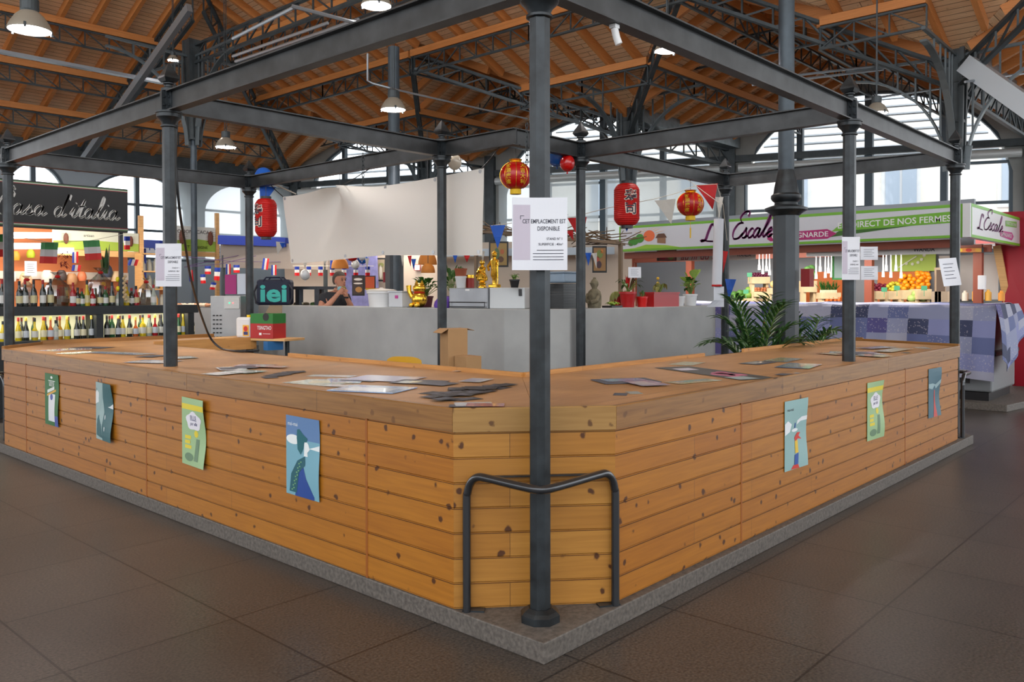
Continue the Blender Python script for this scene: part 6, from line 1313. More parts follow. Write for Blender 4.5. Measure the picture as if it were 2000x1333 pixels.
# fishmonger like counter with warm goods (behind the left post)
t = thing('display_counter', (4.6, 13.5, 0), 'low display counter heaped with pale goods right of the left notice post', 'counter')
a, b = onY(345, 590, 12.4), onY(415, 590, 12.4); m_ = MB(); m_.box(((a.x+b.x)/2, 12.4, .72), (b.x-a.x, .5, 1.44)); m_.build('cabinet', mat('display grey', (.22, .23, .25), .5), t)
random.seed(9)
for i in range(24): q_ = Vector((random.uniform(a.x, b.x), 12.4+random.uniform(-.2, .2), 1.44+.03)); c = random.choice([(214, 196, 176), (190, 150, 120), (226, 220, 214), (170, 120, 90)]); m_ = MB(); m_.ball(q_+Vector((0, 0, .02)), .05, 8, (1.2, 1, .8)); tag(m_.build('bread_roll', col(c), smooth=True), 'pale rounded goods heaped on the low display counter', 'goods', 'goods heaped on the display counter')
for i, (px, py, w_, h_, c, lab) in enumerate(((451, 555, 22, 38, (160, 30, 110), 'magenta price panel standing on the stainless cabinet'), (473, 555, 18, 40, (196, 204, 216), 'white arched menu card beside the magenta panel'))):
    P = at(px, py+20, 11.8); m_ = MB(); m_.bar(P, P+Vector((0, 0, px_size(h_, P))), px_size(w_, P), .02, up=tuple(Fv)); tag(m_.build('menu_card', col(c)), lab, 'sign')
# stainless cabinet
P = at(451, 600, 11.8); t = thing('steel_cabinet', (P.x, P.y, 0), 'tall stainless steel cabinet with vent slots and green lamp', 'appliance'); zt_ = at(451, 578, 11.8).z; M3 = Matrix((Rv, Vector((Fv.x, Fv.y, 0)).normalized(), Vector((0, 0, 1)))).transposed()
wd = px_size(58, P); m_ = MB(); m_.box((P.x, P.y, zt_/2), (wd, .45, zt_), M3); m_.build('casing', mat('brushed stainless', (.36, .36, .36), .35, .75, noise=.12, nscale=2), t, bevel=.01)
m_ = MB(); c = Vector((P.x, P.y, zt_-.10))+Rv*wd*.22-Vector((Fv.x, Fv.y, 0)).normalized()*.235; m_.box(c, (wd*.5, .02, .16), M3); m_.build('control_panel', mat('control grey', (.5, .51, .5), .4), t)
for s, c_ in ((-.03, (0, 1, .25)), (.02, (1, .1, .1))): m_ = MB(); m_.box(c-Fv*.012+Rv*s, (.014, .006, .014), M3); m_.build('indicator_lamp', mat('lamp %s' % str(c_[0]), c_, .4, emit=c_, es=3), t)
m_ = MB()
for i in range(16):
    for j in range(3): m_.box(Vector((P.x, P.y, .5+i*.06))-Rv*wd*(.38-.11*j)-Vector((Fv.x, Fv.y, 0)).normalized()*.228, (wd*.07, .008, .018), M3)
stuff(m_.build('vent_slots', BLACK, t))
# deli glass cases behind the block
for px0, px1, D, lab in ((566, 604, 13.2, 'left glazed display case behind the grey block'), (606, 642, 12.9, 'right glazed display case next to the seller')):
    a, b = at(px0, 600, D), at(px1, 600, D-.25); w_ = (b-a).length; c = (a+b)/2; t = thing('display_case', (c.x, c.y, 0), lab, 'display case'); top_ = at(px0, 563, D).z; z0 = 1.35; FK = mat('case frame', (.05, .055, .065), .35, .3)
    d_ = (b-a); d_.z = 0; d_.normalize(); n_ = Vector((-d_.y, d_.x, 0)); M4 = Matrix((d_, n_, Vector((0, 0, 1)))).transposed(); m_ = MB(); m_.box((c.x, c.y, z0/2), (w_, .5, z0), M4); m_.build('base_cabinet', FK, t)
    m_ = MB()
    for sx in (-.47, .47):
        for sy in (-.22, .22): q_ = c+d_*sx*w_+n_*sy; m_.box((q_.x, q_.y, (z0+top_)/2), (.05, .05, top_-z0), M4)
    for z in (z0+.02, top_): m_.box((c.x, c.y, z), (w_, .5, .045), M4)
    m_.build('frame', FK, t); m_ = MB(); q_ = c-n_*.235; m_.box((q_.x, q_.y, (z0+top_)/2), (w_*.92, .006, top_-z0-.05), M4); m_.build('glass', PANE, t)
    random.seed(int(px0))
    for k in range(9): q_ = c+d_*random.uniform(-.38, .38)*w_+n_*random.uniform(-.12, .1); m_ = MB(); m_.ball((q_.x, q_.y, z0+.07+.06*(k % 3)), .05, 8, (1.3, 1, .7)); tag(m_.build('pastry', col(random.choice([(90, 120, 60), (190, 180, 150), (140, 120, 90), (210, 206, 196)])), smooth=True), 'food portion inside the '+lab.split(' behind')[0].split(' next')[0], 'food', 'food in the display cases')
# woven lamp shades
def dome(px, py, D, wpx, hpx, lab, lit=True):
    P = at(px, py, D); r = px_size(wpx, P)/2; h_ = px_size(hpx, P); t = thing('woven_lamp', P, lab, 'lamp'); m_ = MB(); m_.lathe([(r, -h_/2), (r*.97, -h_*.2), (r*.8, h_*.2), (r*.45, h_*.45), (.02, h_*.5)], P, 24); m_.build('rattan_shade', mat('rattan lit', rgb(206, 150, 70), .6, transluc=.5), t, smooth=True, solid=.006)
    m_ = MB(); m_.ball(P-Vector((0, 0, h_*.1)), r*.22, 10); m_.build('bulb', mat('lit bulb', (1, .8, .5), .5, emit=(1, .72, .4), es=14), t); m_ = MB(); m_.tube([P+Vector((0, 0, h_*.5)), P+Vector((0, 0, h_*.5+2.2))], .006, 5); m_.build('flex', BLACK, t)
dome(835, 505, 15, 36, 24, 'upper domed rattan lamp over the green plant'); dome(836, 524, 14.6, 27, 18, 'lower domed rattan lamp over the green plant'); dome(664, 514, 15.5, 33, 21, 'domed rattan lamp above the seller')
# panels and pictures on the far walls
def flat(px, py, wpx, hpx, D, c, lab, nm='framed_picture', cat='picture', fr=(24, 26, 30), art=None, th=.04):
    P = at(px, py, D); w_, h_ = px_size(wpx, P), px_size(hpx, P); t = thing(nm, P, lab, cat); f3 = Vector((Fv.x, Fv.y, 0)).normalized(); M5 = Matrix((Rv, f3, Vector((0, 0, 1)))).transposed(); m_ = MB(); m_.box(P, (w_, th, h_), M5); m_.build('frame', col(fr), t); m_ = MB(); m_.box(P-f3*(th/2+.004), (w_*.84, .006, h_*.86), M5); m_.build('panel', col(c), t)
    for k, (a, b, rx, rz, cc) in enumerate(art or ()): m_ = MB(); m_.add([P-f3*(th/2+.012)+Rv*(a*w_+rx*w_*math.cos(i*PI/6))+Vector((0, 0, b*h_+rz*h_*math.sin(i*PI/6))) for i in range(12)], [tuple(range(12))]); m_.build('painted_shape', col(cc), t, flipfix=False)
    return t
flat(1171, 507, 28, 52, 16.5, (150, 110, 60), 'framed picture of an aubergine and fruit right of the tray stack post', art=[(-.05, -.2, .18, .14, (66, 36, 44)), (0, .2, .22, .16, (110, 130, 60)), (.15, .3, .1, .08, (200, 120, 40)), (-.15, .02, .12, .1, (170, 60, 40))])
flat(974, 497, 38, 50, 17, (150, 122, 66), 'framed picture of green bottles left of the front notice', art=[(-.1, .0, .14, .25, (80, 104, 70)), (.18, .1, .1, .1, (170, 90, 50)), (.1, -.2, .16, .12, (90, 60, 40))])
flat(744, 527, 18, 46, 17.5, (146, 132, 110), 'framed picture of mushrooms left of the grey column', art=[(0, -.1, .16, .3, (206, 200, 186)), (.05, .2, .3, .09, (120, 124, 70))])
flat(700, 558, 24, 40, 16, (60, 44, 40), 'dark chalk board of offers right of the seller', 'chalk_board', 'sign', art=[(0, .3, .35, .06, (220, 214, 206)), (0, .1, .38, .04, (220, 214, 206)), (.05, -.2, .28, .14, (170, 120, 60))])
flat(723, 552, 21, 26, 15.2, (196, 80, 34), 'orange price board over a yellow shelf', 'price_board', 'sign'); flat(728, 565, 28, 3, 15.0, (210, 160, 20), 'yellow shelf strip under the orange price board', 'shelf_strip', 'shelf', fr=(200, 150, 20))
flat(753, 542, 9, 20, 14.2, (150, 40, 50), 'small red box on the grey column', 'fire_box', 'box', fr=(150, 40, 50)); flat(815, 523, 12, 12, 17.6, (214, 214, 214), 'red and white sign beside the rattan lamps', 'small_sign', 'sign', fr=(196, 40, 40))
P = at(700, 555, 17.5); m_ = MB(); m_.bar(at(672, 560, 17.6), at(738, 556, 17.2), .05, 1.3); tag(m_.build('partition', mat('patterned lilac panel', rgb(112, 112, 160), .6, noise=.25, nscale=8)), 'lilac patterned partition behind the seller', 'partition')
m_ = MB(); m_.bar(at(560, 590, 18.3), at(860, 575, 17.6), .06, 1.9); tag(m_.build('partition', mat('cream stall panel', rgb(196, 180, 164), .6)), 'pale beige partition behind the display cases', 'partition')
m_ = MB(); m_.bar(at(780, 560, 18.7), at(1240, 552, 18.3), .08, 1.9); tag(m_.build('partition', mat('beige partition paint', rgb(184, 170, 156), .7)), 'long beige partition running behind the golden figures and the buddha', 'partition')
m_ = MB(); m_.bar(at(780, 496, 18.2), at(1200, 490, 17.9), .1, .16); tag(m_.build('rail_beam', GALV), 'pale steel rail along the top of the beige partition', 'rail')
m_ = MB(); random.seed(33); q0, q1 = at(930, 452, 13.5), at(1212, 476, 12.5); m_.bar(q0, q1, .5, .04)
for i in range(130):
    a = q0.lerp(q1, random.random())+Vector((random.uniform(-.3, .3), random.uniform(-.3, .3), random.uniform(-.02, .10))); b = a+Vector((random.uniform(-.5, .5), random.uniform(-.5, .5), random.uniform(-.08, .14))); m_.tube([a, b], .007, 4)
for q_ in (q0, q1): m_.bar(Vector((q_.x, q_.y, 0)), q_, .05, .05)
tag(m_.build('twig_canopy', col((110, 92, 72))), 'canopy of bare twigs behind the front notice', 'canopy')
tag(string_([at(1050, 414, 15), at(1110, 420, 15)], .004, col((90, 80, 70)), 'cord', 'x'), 'thin wire beside the front notice', 'cord')
# exit sign like white panels under banner: festoon of big tricolour blocks above the cases
for i in range(7):
    flag(580+i*23, 521, 16.2, 9, 18, FR, 'tricolour block, %s from the left in the row above the display cases' % ORD[i], 0, True, 'tricolour blocks above the cases')
string_([at(572, 520, 16.25), at(730, 520, 16.25)], .005, CRD, 'cord', 'cord carrying the tricolour blocks above the display cases')
area_light('deli_light', (7.6, 10.6, 3.0), (0, 0, 0), 2.5, .6, 60, (1, .9, .78)); area_light('back_light', at(480, 470, 15), (0, 0, 0), 3, 1, 70, (1, .85, .68))

# ================================================================== PERSON
def skin_eval(name, pts, edges, rad, m, parent, root=0, sub=2):
    """grow with the skin modifier through a temporary object so radii are certain"""
    me = bpy.data.meshes.new('tmp'); b = bmesh.new(); L_ = b.verts.layers.skin.verify(); vs = [b.verts.new(Vector(p)-ORG[parent]) for p in pts]; [b.edges.new((vs[i], vs[j])) for i, j in edges]
    for i, r in enumerate(rad): vs[i][L_].radius = (r, r) if not isinstance(r, tuple) else r; vs[i][L_].use_root = (i == root)
    b.to_mesh(me); b.free(); me.materials.append(m); o = bpy.data.objects.new(name, me); sc.collection.objects.link(o)
    md = o.modifiers.new('skin', 'SKIN'); md.use_smooth_shade = True; md = o.modifiers.new('sub', 'SUBSURF'); md.levels = sub; md.render_levels = sub
    o.parent = parent; return o
PO = at(652, 560, 12.1); PO.z = .1; f3 = Vector((Fv.x, Fv.y, 0)).normalized()
pt = thing('person', PO, 'grey haired person in black t shirt eating with blue mask under the chin', 'person')
q = lambda r, f, u: PO+Rv*r+f3*f+Vector((0, 0, u))
SK = mat('skin', rgb(186, 130, 104), .5); TS = mat('black t shirt', (.02, .022, .028), .8); TR_ = mat('dark trousers', (.03, .035, .05), .8)
S_ = 1.02
B = [(0, 0, 1.0), (0, 0, 1.18), (.0, -.01, 1.36), (.01, -.02, 1.49), (.055, -.03, 1.60), (.075, -.035, 1.66),      # 0-5 spine neck
     (-.145, -.02, 1.50), (-.15, -.17, 1.33), (-.02, -.31, 1.40), (.13, -.30, 1.575),                               # 6-9 near arm: shoulder elbow forearm wrist
     (.16, .04, 1.49), (.27, -.02, 1.28), (.265, -.12, 1.40), (.215, -.22, 1.535),                                  # 10-13 far arm
     (-.09, 0, .95), (-.10, -.02, .52), (-.10, .03, .07), (.09, 0, .95), (.10, -.02, .52), (.10, .03, .07)]
B = [(a*S_, b*S_, c*S_) for a, b, c in B]
ed = [(0, 1), (1, 2), (2, 3), (3, 4), (4, 5), (3, 6), (6, 7), (7, 8), (8, 9), (3, 10), (10, 11), (11, 12), (12, 13), (0, 14), (14, 15), (15, 16), (0, 17), (17, 18), (18, 19)]
ra = [.15, .14, .155, .14, .065, .062, .07, .052, .046, .030, .07, .052, .044, .030, .09, .065, .045, .09, .065, .045]
# fingers closing on the snack
def hand(pts, rad, eds, w_i, fwd, upv, side, sgn):
    base = len(pts); W = Vector(pts[w_i]); pts.append(tuple(W+fwd*.045)); rad.append(.034); eds.append((w_i, base)); palm = W+fwd*.075; pts.append(tuple(palm)); rad.append(.036); eds.append((base, base+1))
    for k in range(4):
        o_ = palm+side*((k-1.5)*.021); ln_ = [.036, .042, .040, .030][k]; a_ = o_+fwd*ln_; b_ = a_+fwd*ln_*.35-upv*ln_*.75; c_ = b_-upv*ln_*.5-fwd*.012; i0 = len(pts); pts.extend([tuple(a_), tuple(b_), tuple(c_)]); rad.extend([.0105, .0095, .0085]); eds.extend([(base+1, i0), (i0, i0+1), (i0+1, i0+2)])
    i0 = len(pts); a_ = W+fwd*.045+side*sgn*.045-upv*.012; pts.extend([tuple(a_), tuple(a_+fwd*.035-upv*.02-side*sgn*.01)]); rad.extend([.0125, .0105]); eds.extend([(base, i0), (i0, i0+1)])
Bl = list(B); hand(Bl, ra, ed, 9, Vector((.55, .45, .62)).normalized(), Vector((-.3, -.6, .6)).normalized(), Vector((.2, -.5, -.75)).normalized(), 1)
hand(Bl, ra, ed, 13, Vector((-.1, -.25, .95)).normalized(), Vector((1, 0, .1)).normalized(), Vector((0, 1, 0)), -1)
skin_eval('body', [q(*p) for p in Bl], ed, ra, SK, pt, 0, 2)
T = [B[0], B[1], B[2], B[3], B[6], tuple(B[6][i]*.45+B[7][i]*.55 for i in range(3)), B[10], tuple(B[10][i]*.5+B[11][i]*.5 for i in range(3)), (.035*S_, -.03*S_, 1.56*S_)]
skin_eval('t_shirt', [q(*p) for p in T], [(0, 1), (1, 2), (2, 3), (3, 4), (4, 5), (3, 6), (6, 7), (3, 8)], [.165, .165, .178, .165, .108, .082, .105, .08, .092], TS, pt, 0, 2)
skin_eval('trousers', [q(*B[i]) for i in (0, 14, 15, 16, 17, 18, 19)], [(0, 1), (1, 2), (2, 3), (0, 4), (4, 5), (5, 6)], [.155, .105, .08, .062, .105, .08, .062], TR_, pt, 0, 2)
for s in (-1, 1): m_ = MB(); c = q(s*.105, .03, .04); m_.box(c-f3*.06*0+Rv*.05, (.27, .10, .08), Matrix((Rv, f3, Vector((0, 0, 1)))).transposed()); m_.build('shoe', BLACK, pt, bevel=.03)
# head turned to the right of the picture, slightly towards us
hc = q(.098*S_, -.045*S_, 1.755*S_); fw = (Rv*.80-f3*.60).normalized(); sd = Vector((0, 0, 1)).cross(fw).normalized(); MH = Matrix((fw, sd, Vector((0, 0, 1)))).transposed()
def hp(a, b, c): return hc+MH @ Vector((a, b, c))
m_ = MB(); rings = []
for z, fr, bk, sw in ((-.118, .045, -.02, .03), (-.105, .078, -.035, .048), (-.085, .088, -.05, .058), (-.06, .088, -.065, .064), (-.03, .086, -.085, .070), (0, .086, -.10, .074), (.03, .092, -.108, .077), (.06, .088, -.108, .076), (.09, .072, -.095, .068), (.115, .04, -.065, .048), (.126, .005, -.03, .02)):
    rings.append([hp((fr+bk)/2+(fr-bk)/2*math.cos(a), sw*math.sin(a), z) for a in [k*PI/8 for k in range(16)]])
vs = [p for r_ in rings for p in r_]; fs = []
for i in range(len(rings)-1):
    for k in range(16): fs.append((i*16+k, i*16+(k+1) % 16, (i+1)*16+(k+1) % 16, (i+1)*16+k))
fs += [tuple(range(16))[::-1], tuple((len(rings)-1)*16+k for k in range(16))]
m_.add(vs, fs); m_.add([hp(.084, -.012, .015), hp(.084, .012, .015), hp(.112, 0, -.022), hp(.084, -.018, -.032), hp(.084, .018, -.032)], [(0, 1, 2), (0, 2, 3), (1, 4, 2), (3, 2, 4)])
hd = m_.build('head', SK, pt, smooth=True)
for s in (-1, 1):
    m_ = MB(); m_.ball(hp(-.01, s*.076, -.01), .03, 10, (.6, .35, 1.05)); m_.build('ear', mat('ear skin', rgb(190, 126, 104), .5), pt, smooth=True)
    m_ = MB(); m_.ball(hp(.083, s*.031, .012), .011, 8); m_.build('eye', mat('eye', (.08, .06, .05), .2), pt); m_ = MB(); m_.bar(hp(.088, s*.018, .036), hp(.082, s*.05, .033), .008, .009); m_.build('eyebrow', mat('brow grey', (.12, .10, .09), .8), pt)
m_ = MB(); m_.bar(hp(.088, -.022, -.062), hp(.088, .022, -.062), .008, .010); m_.build('mouth', mat('lips', rgb(150, 84, 78), .5), pt)
m_ = MB(); rg = []
for z, fr, bk, sw in ((-.055, -.035, -.085, .066), (-.02, -.02, -.108, .078), (.02, .0, -.118, .083), (.05, .045, -.122, .084), (.075, .085, -.118, .081), (.10, .075, -.10, .07), (.125, .04, -.07, .048), (.137, .0, -.035, .02)):
    rg.append([hp((fr+bk)/2+(fr-bk)/2*math.cos(a), sw*math.sin(a), z) for a in [k*PI/8 for k in range(16)]])
vs = [p for r_ in rg for p in r_]; fs = []
for i in range(len(rg)-1):
    for k in range(16): fs.append((i*16+k, i*16+(k+1) % 16, (i+1)*16+(k+1) % 16, (i+1)*16+k))
fs += [tuple((len(rg)-1)*16+k for k in range(16))]; m_.add(vs, fs); m_.build('hair', mat('grey hair', rgb(86, 80, 74), .8, bump=.6, nscale=90, noise=.3), pt, smooth=True)
m_ = MB(); m_.ball(hp(.045, -.03, -.115), .05, 12, (1.0, .9, .75)); m_.build('face_mask', mat('mask blue', rgb(140, 196, 206), .7), pt, smooth=True)
m_ = MB(); m_.tube([hp(.03, -.06, -.10), hp(0, -.078, -.05), hp(-.015, -.08, 0)], .002, 4); m_.build('mask_loop', WHITE, pt)
m_ = MB(); W_ = Vector(q(*B[13])); m_.lathe([(.037, -.012), (.041, 0), (.037, .012)], W_-Vector((0, 0, .02)), 14); m_.build('watch', BLACK, pt)
P = q(.205*S_, -.25*S_, 1.62*S_); m_ = MB(); m_.tube([P-Vector((0, 0, .02)), P+Vector((0, 0, .03)), P+Vector((0, 0, .05))-Rv*.03], [.022, .024, .018], 10); tag(m_.build('snack', col((120, 110, 40)), smooth=True), 'dark snack held by the person in both hands', 'food')

# ================================================================== FARM PRODUCE STALL (right)
EX = 10.16; Y0_, Y1_ = .62, 6.62; ZB, ZTS = 2.50, 2.985
t = thing('canopy_fascia', (EX, 3.6, ZB), 'long white and green sign canopy of the farm produce stall', 'sign')
m_ = MB(); m_.box((EX+.05, (Y0_+Y1_)/2, (ZB+ZTS)/2), (.10, Y1_-Y0_, ZTS-ZB)); m_.build('front_board', mat('sign white gloss', (.62, .63, .68), .4), t)
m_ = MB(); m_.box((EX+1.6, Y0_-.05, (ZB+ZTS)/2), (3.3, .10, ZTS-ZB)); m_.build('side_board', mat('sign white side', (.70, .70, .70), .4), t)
m_ = MB(); m_.box((EX+1.62, (Y0_+Y1_)/2, ZTS-.25), (3.2, Y1_-Y0_, .04)); m_.build('soffit', mat('soffit pale', (.55, .5, .45), .6), t)
GRN = mat('sign green', rgb(112, 176, 44), .45); DGR = mat('sign dark green', rgb(56, 104, 34), .5); MAG = mat('sign magenta', rgb(176, 28, 108), .45); PUR = mat('sign purple', rgb(126, 32, 106), .45)
F_ = plane_fn((EX-.001, Y1_, ZB), (0, -1, 0), (0, 0, 1)); LW = Y1_-Y0_; Hs = ZTS-ZB
def sgn(nm, polys, m, e=.002, F=F_): m_ = MB(); [m_.poly([F(x, y, e) for x, y in P]) for P in polys]; return m_.build(nm, m, t, flipfix=False)
sgn('green_border', [[(0, Hs-.045), (LW, Hs-.045), (LW, Hs), (0, Hs)]], GRN); sgn('green_border', [[(0, 0), (LW, 0), (LW, .04), (0, .04)]], GRN); sgn('green_border', [[(0, .04), (.035, .04), (.035, Hs-.045), (0, Hs-.045)]], GRN); sgn('green_border', [[(LW-.09, .04), (LW, .04), (LW, Hs-.045), (LW-.09, Hs-.045)]], GRN)
def fx(px): return Y1_-onX(px, 450, EX).y
def fz(px, py): return onX(px, py, EX).z-ZB
# landscape with sun, bushes and house
sx_ = fx(1268); sz_ = fz(1268, 461)
sgn('printed_hill', [[(.035, .04), (fx(1330), .04), (fx(1300), .09), (fx(1262), .115), (fx(1240), .06)]], mat('sign lime', rgb(150, 196, 60), .5), .003)
m_ = MB(); c = [F_(sx_+.125*math.cos(k*PI/12), sz_+.105*math.sin(k*PI/12), .005) for k in range(24)]; m_.poly(c); m_.build('printed_sun', mat('sign sun', rgb(232, 110, 60), .5), t, flipfix=False)
m_ = MB()
for k in range(11): a = PI*(.02+k*.096); m_.poly([F_(sx_+.15*math.cos(a-.035), sz_+.13*math.sin(a-.035), .0035), F_(sx_+.33*math.cos(a)*1.2, min(Hs-.05, sz_+.26*math.sin(a)), .0035), F_(sx_+.15*math.cos(a+.035), sz_+.13*math.sin(a+.035), .0035)])
m_.build('printed_rays', mat('sign ray', rgb(242, 180, 50), .5), t, flipfix=False)
m_ = MB()
for px_, py_, r_ in ((1250, 466, .085), (1240, 471, .08), (1233, 475, .06)): m_.poly([F_(fx(px_)+r_*1.1*math.cos(k*PI/8), fz(px_, py_)+r_*math.sin(k*PI/8), .006+.0005*r_*100) for k in range(16)])
m_.build('printed_bushes', mat('sign bush', rgb(60, 136, 40), .5), t, flipfix=False)
hx, hz_ = fx(1293), fz(1293, 468)
sgn('printed_house', [[(hx-.10, hz_-.06), (hx+.08, hz_-.08), (hx+.08, hz_+.04), (hx-.10, hz_+.04)]], mat('sign house wall', rgb(150, 110, 80), .5), .006); sgn('printed_roof', [[(hx-.14, hz_+.03), (hx+.11, hz_+.03), (hx+.05, hz_+.11), (hx-.08, hz_+.11)]], mat('sign house roof', rgb(96, 60, 40), .5), .0065)
m_ = MB(); x_ = fx(1368); sz = .30; script_text(m_, "L", lambda x, y: F_(x, y, .004), .26, x_, .12, pen=(.18, .1)); script_text(m_, "'", lambda x, y: F_(x, y, .004), .26, fx(1393), .12, pen=(.14, .1))
x0_ = fx(1424); script_text(m_, "Escale", lambda x, y: F_(x0_+(x-x0_)*.68+(y-.13)*.25, y, .004), .315, x0_, .15, pen=(.17, .1)); m_.build('purple_lettering', PUR, t, flipfix=False)
a0, a1 = fx(1498), fx(1616)
sgn('magenta_arrow', [[(a0, .115), (a0+.06, .07), (a1, .07), (a1+.15, .145), (a1, .225), (a0, .20), (a0+.05, .155)]], MAG, .004)
m_ = MB(); add_text(m_, 'CAMPAGNARDE', lambda x, y: F_(x, y, .006), .115, (a0+a1)/2+.05, .143, width=(a1-a0)*.93, bold=.014); m_.build('white_lettering', WHITE, t, flipfix=False)
b0, b1 = fx(1655), fx(1862)
sgn('dark_wedge', [[(b0-.3, .09), (b1-.2, .24), (b0-.1, .20)]], DGR, .003); sgn('green_ribbon', [[(b0-.25, .18), (b1+.03, .22), (b1+.05, Hs-.10), (b0-.05, Hs-.15)]], GRN, .004)
m_ = MB(); add_text(m_, 'EN DIRECT DE NOS FERMES', lambda x, y: F_(x, y+(x-b0)*.012, .006), .13, (b0-.18+b1)/2, .265, width=(b1-b0+.12), bold=.016); m_.build('white_lettering', WHITE, t, flipfix=False)
F2 = plane_fn((EX, Y0_-.101, ZB), (1, 0, 0), (0, 0, 1)); LW2 = 3.2
sgn('green_border', [[(0, Hs-.045), (LW2, Hs-.045), (LW2, Hs), (0, Hs)]], GRN, .002, F2); sgn('green_border', [[(0, 0), (LW2, 0), (LW2, .04), (0, .04)]], GRN, .002, F2); sgn('green_border', [[(0, .04), (.04, .04), (.04, Hs-.045), (0, Hs-.045)]], GRN, .002, F2)
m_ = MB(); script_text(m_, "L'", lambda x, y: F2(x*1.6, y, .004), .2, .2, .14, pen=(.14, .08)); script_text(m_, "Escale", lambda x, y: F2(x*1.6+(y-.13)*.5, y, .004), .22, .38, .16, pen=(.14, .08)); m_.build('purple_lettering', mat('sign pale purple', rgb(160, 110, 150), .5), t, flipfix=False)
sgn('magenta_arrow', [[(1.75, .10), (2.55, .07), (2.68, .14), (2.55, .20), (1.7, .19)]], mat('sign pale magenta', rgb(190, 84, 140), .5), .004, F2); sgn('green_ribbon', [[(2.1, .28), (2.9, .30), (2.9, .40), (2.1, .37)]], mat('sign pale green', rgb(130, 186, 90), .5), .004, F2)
m_ = MB(); add_text(m_, 'CAMPAGNARDE', lambda x, y: F2(x, y, .006), .09, 2.15, .135, width=.75, bold=.01); add_text(m_, 'EN DIRECT DE NOS FERMES', lambda x, y: F2(x, y, .006), .07, 2.5, .335, width=.72, bold=.01); m_.build('white_lettering', WHITE, t, flipfix=False)
# timber posts and beams
t = thing('timber_canopy_stand', (11.5, 3.5, 0), 'red brown timber posts and beams carrying the produce stall canopy', 'stall')
for X, Y in [(12.27, onX(u, 500, 12.27).y) for u in (1236, 1348, 1698, 1911)]: m_ = MB(); m_.box((X, Y, 1.25), (.13, .13, 2.5)); m_.build('post', REDW, t)
for p0, p1 in (((EX+.22, Y0_+.1, 2.43), (EX+.22, Y1_, 2.43)), ((12.27, Y0_+.1, 2.43), (12.27, 8.3, 2.43)), ((EX+.2, 2.7, 2.43), (EX+3, 2.7, 2.43))): m_ = MB(); m_.bar(p0, p1, .10, .12); m_.build('beam', REDW, t)
# under canopy banner strips
m_ = MB(); a, b = at(1300, 497, 16.4), at(1392, 498, 15.9)
flat(1302, 499, 38, 22, 16.2, (130, 70, 60), 'printed strip of vegetables left in the produce stall', 'printed_strip', 'sign', art=[(-.2, 0, .2, .4, (160, 40, 50)), (.2, 0, .2, .4, (110, 130, 60))], fr=(60, 50, 40))
t = thing('cloth_banner', at(1360, 500, 16.3), 'pale hanging strip with red handwritten words under the canopy', 'sign'); a, b = at(1322, 510, 16.3), at(1476, 508, 14.6); d = b-a; hgt = .2; m_ = MB(); m_.poly([a, b, b+Vector((0, 0, hgt)), a+Vector((0, 0, hgt))]); m_.build('cloth', col((206, 202, 194)), t, solid=.004)
Fb = plane_fn(a+Vector((0, 0, hgt*.45))-Fv*.012, d, (0, 0, 1)); m_ = MB(); add_text(m_, 'au fil du bio', Fb, .24, d.length*.33, 0, shear=.4); m_.build('red_lettering', col((170, 50, 60)), t, flipfix=False); m_ = MB(); add_text(m_, 'WANDA', Fb, .10, d.length*.86, 0, width=.34, bold=.01); m_.build('dark_lettering', INK, t, flipfix=False)
t = thing('cloth_banner', at(1760, 492, 12.8), 'pale hanging strip reading WANDA right part of the produce stall', 'sign'); a, b = at(1575, 502, 13.8), at(1856, 496, 12.4); d = b-a; m_ = MB(); m_.poly([a, b, b+Vector((0, 0, .15)), a+Vector((0, 0, .15))]); m_.build('cloth', col((214, 210, 206)), t, solid=.004)
Fb = plane_fn(a+Vector((0, 0, .07))-Fv*.012, d, (0, 0, 1)); m_ = MB(); add_text(m_, 'WANDA', Fb, .085, d.length*.83, 0, width=.30, bold=.012); m_.build('dark_lettering', INK, t, flipfix=False)
# back walls
BXw = 13.6
for y0, y1, z0, z1, c, lab in ((1.3, 8.6, .0, 3.4, (150, 156, 164), 'grey back wall of the produce stall'), ):
    m_ = MB(); m_.box((BXw+.1, (y0+y1)/2, (z0+z1)/2), (.1, y1-y0, z1-z0)); tag(m_.build('stall_back_wall', col(c)), lab, 'wall panel')
def bwp(px0, px1, py0, py1, c, lab, off=.0, nm='wall_panel'):
    a, b = onX(px0, py1, BXw-off), onX(px1, py0, BXw-off); m_ = MB(); m_.box((BXw-off, (a.y+b.y)/2, (a.z+b.z)/2), (.03, abs(a.y-b.y), b.z-a.z)); return tag(m_.build(nm, col(c)), lab, 'wall panel')
bwp(1565, 1660, 530, 600, (222, 110, 34), 'orange wall panel behind the leeks', .03); bwp(1714, 1816, 530, 600, (222, 116, 40), 'orange wall panel behind the oranges', .03); bwp(1742, 1828, 493, 531, (180, 208, 84), 'lime green wall panel with a white dotted branch', .05)
for i, (px, py) in enumerate(((1770, 515), (1782, 516), (1793, 513), (1800, 507), (1805, 499))): m_ = MB(); P = onX(px, py, BXw-.08); m_.ball(P, .03, 8, (.2, 1, 1)); tag(m_.build('wall_dot', col((230, 236, 210))), 'white flower dot on the lime green panel, %s along the branch' % ORD[i], 'decoration')
m_ = MB(); m_.bar(onX(1755, 523, BXw-.08), onX(1790, 501, BXw-.08), .02, .02); tag(m_.build('wall_branch', col((230, 236, 210))), 'white painted branch on the lime green panel', 'decoration')
flat(1640, 522, 28, 50, 13.9, (206, 226, 210), 'white and green poster behind the right arm notice', 'wall_poster', 'poster', fr=(90, 190, 90))
bwp(1834, 1950, 497, 585, (214, 206, 200), 'white lit wall at the right of the produce stall', .06)
area_light('produce_light', (11.35, 3.8, 2.35), (0, -.5, 0), .6, 5.5, 130, (1, .93, .84))
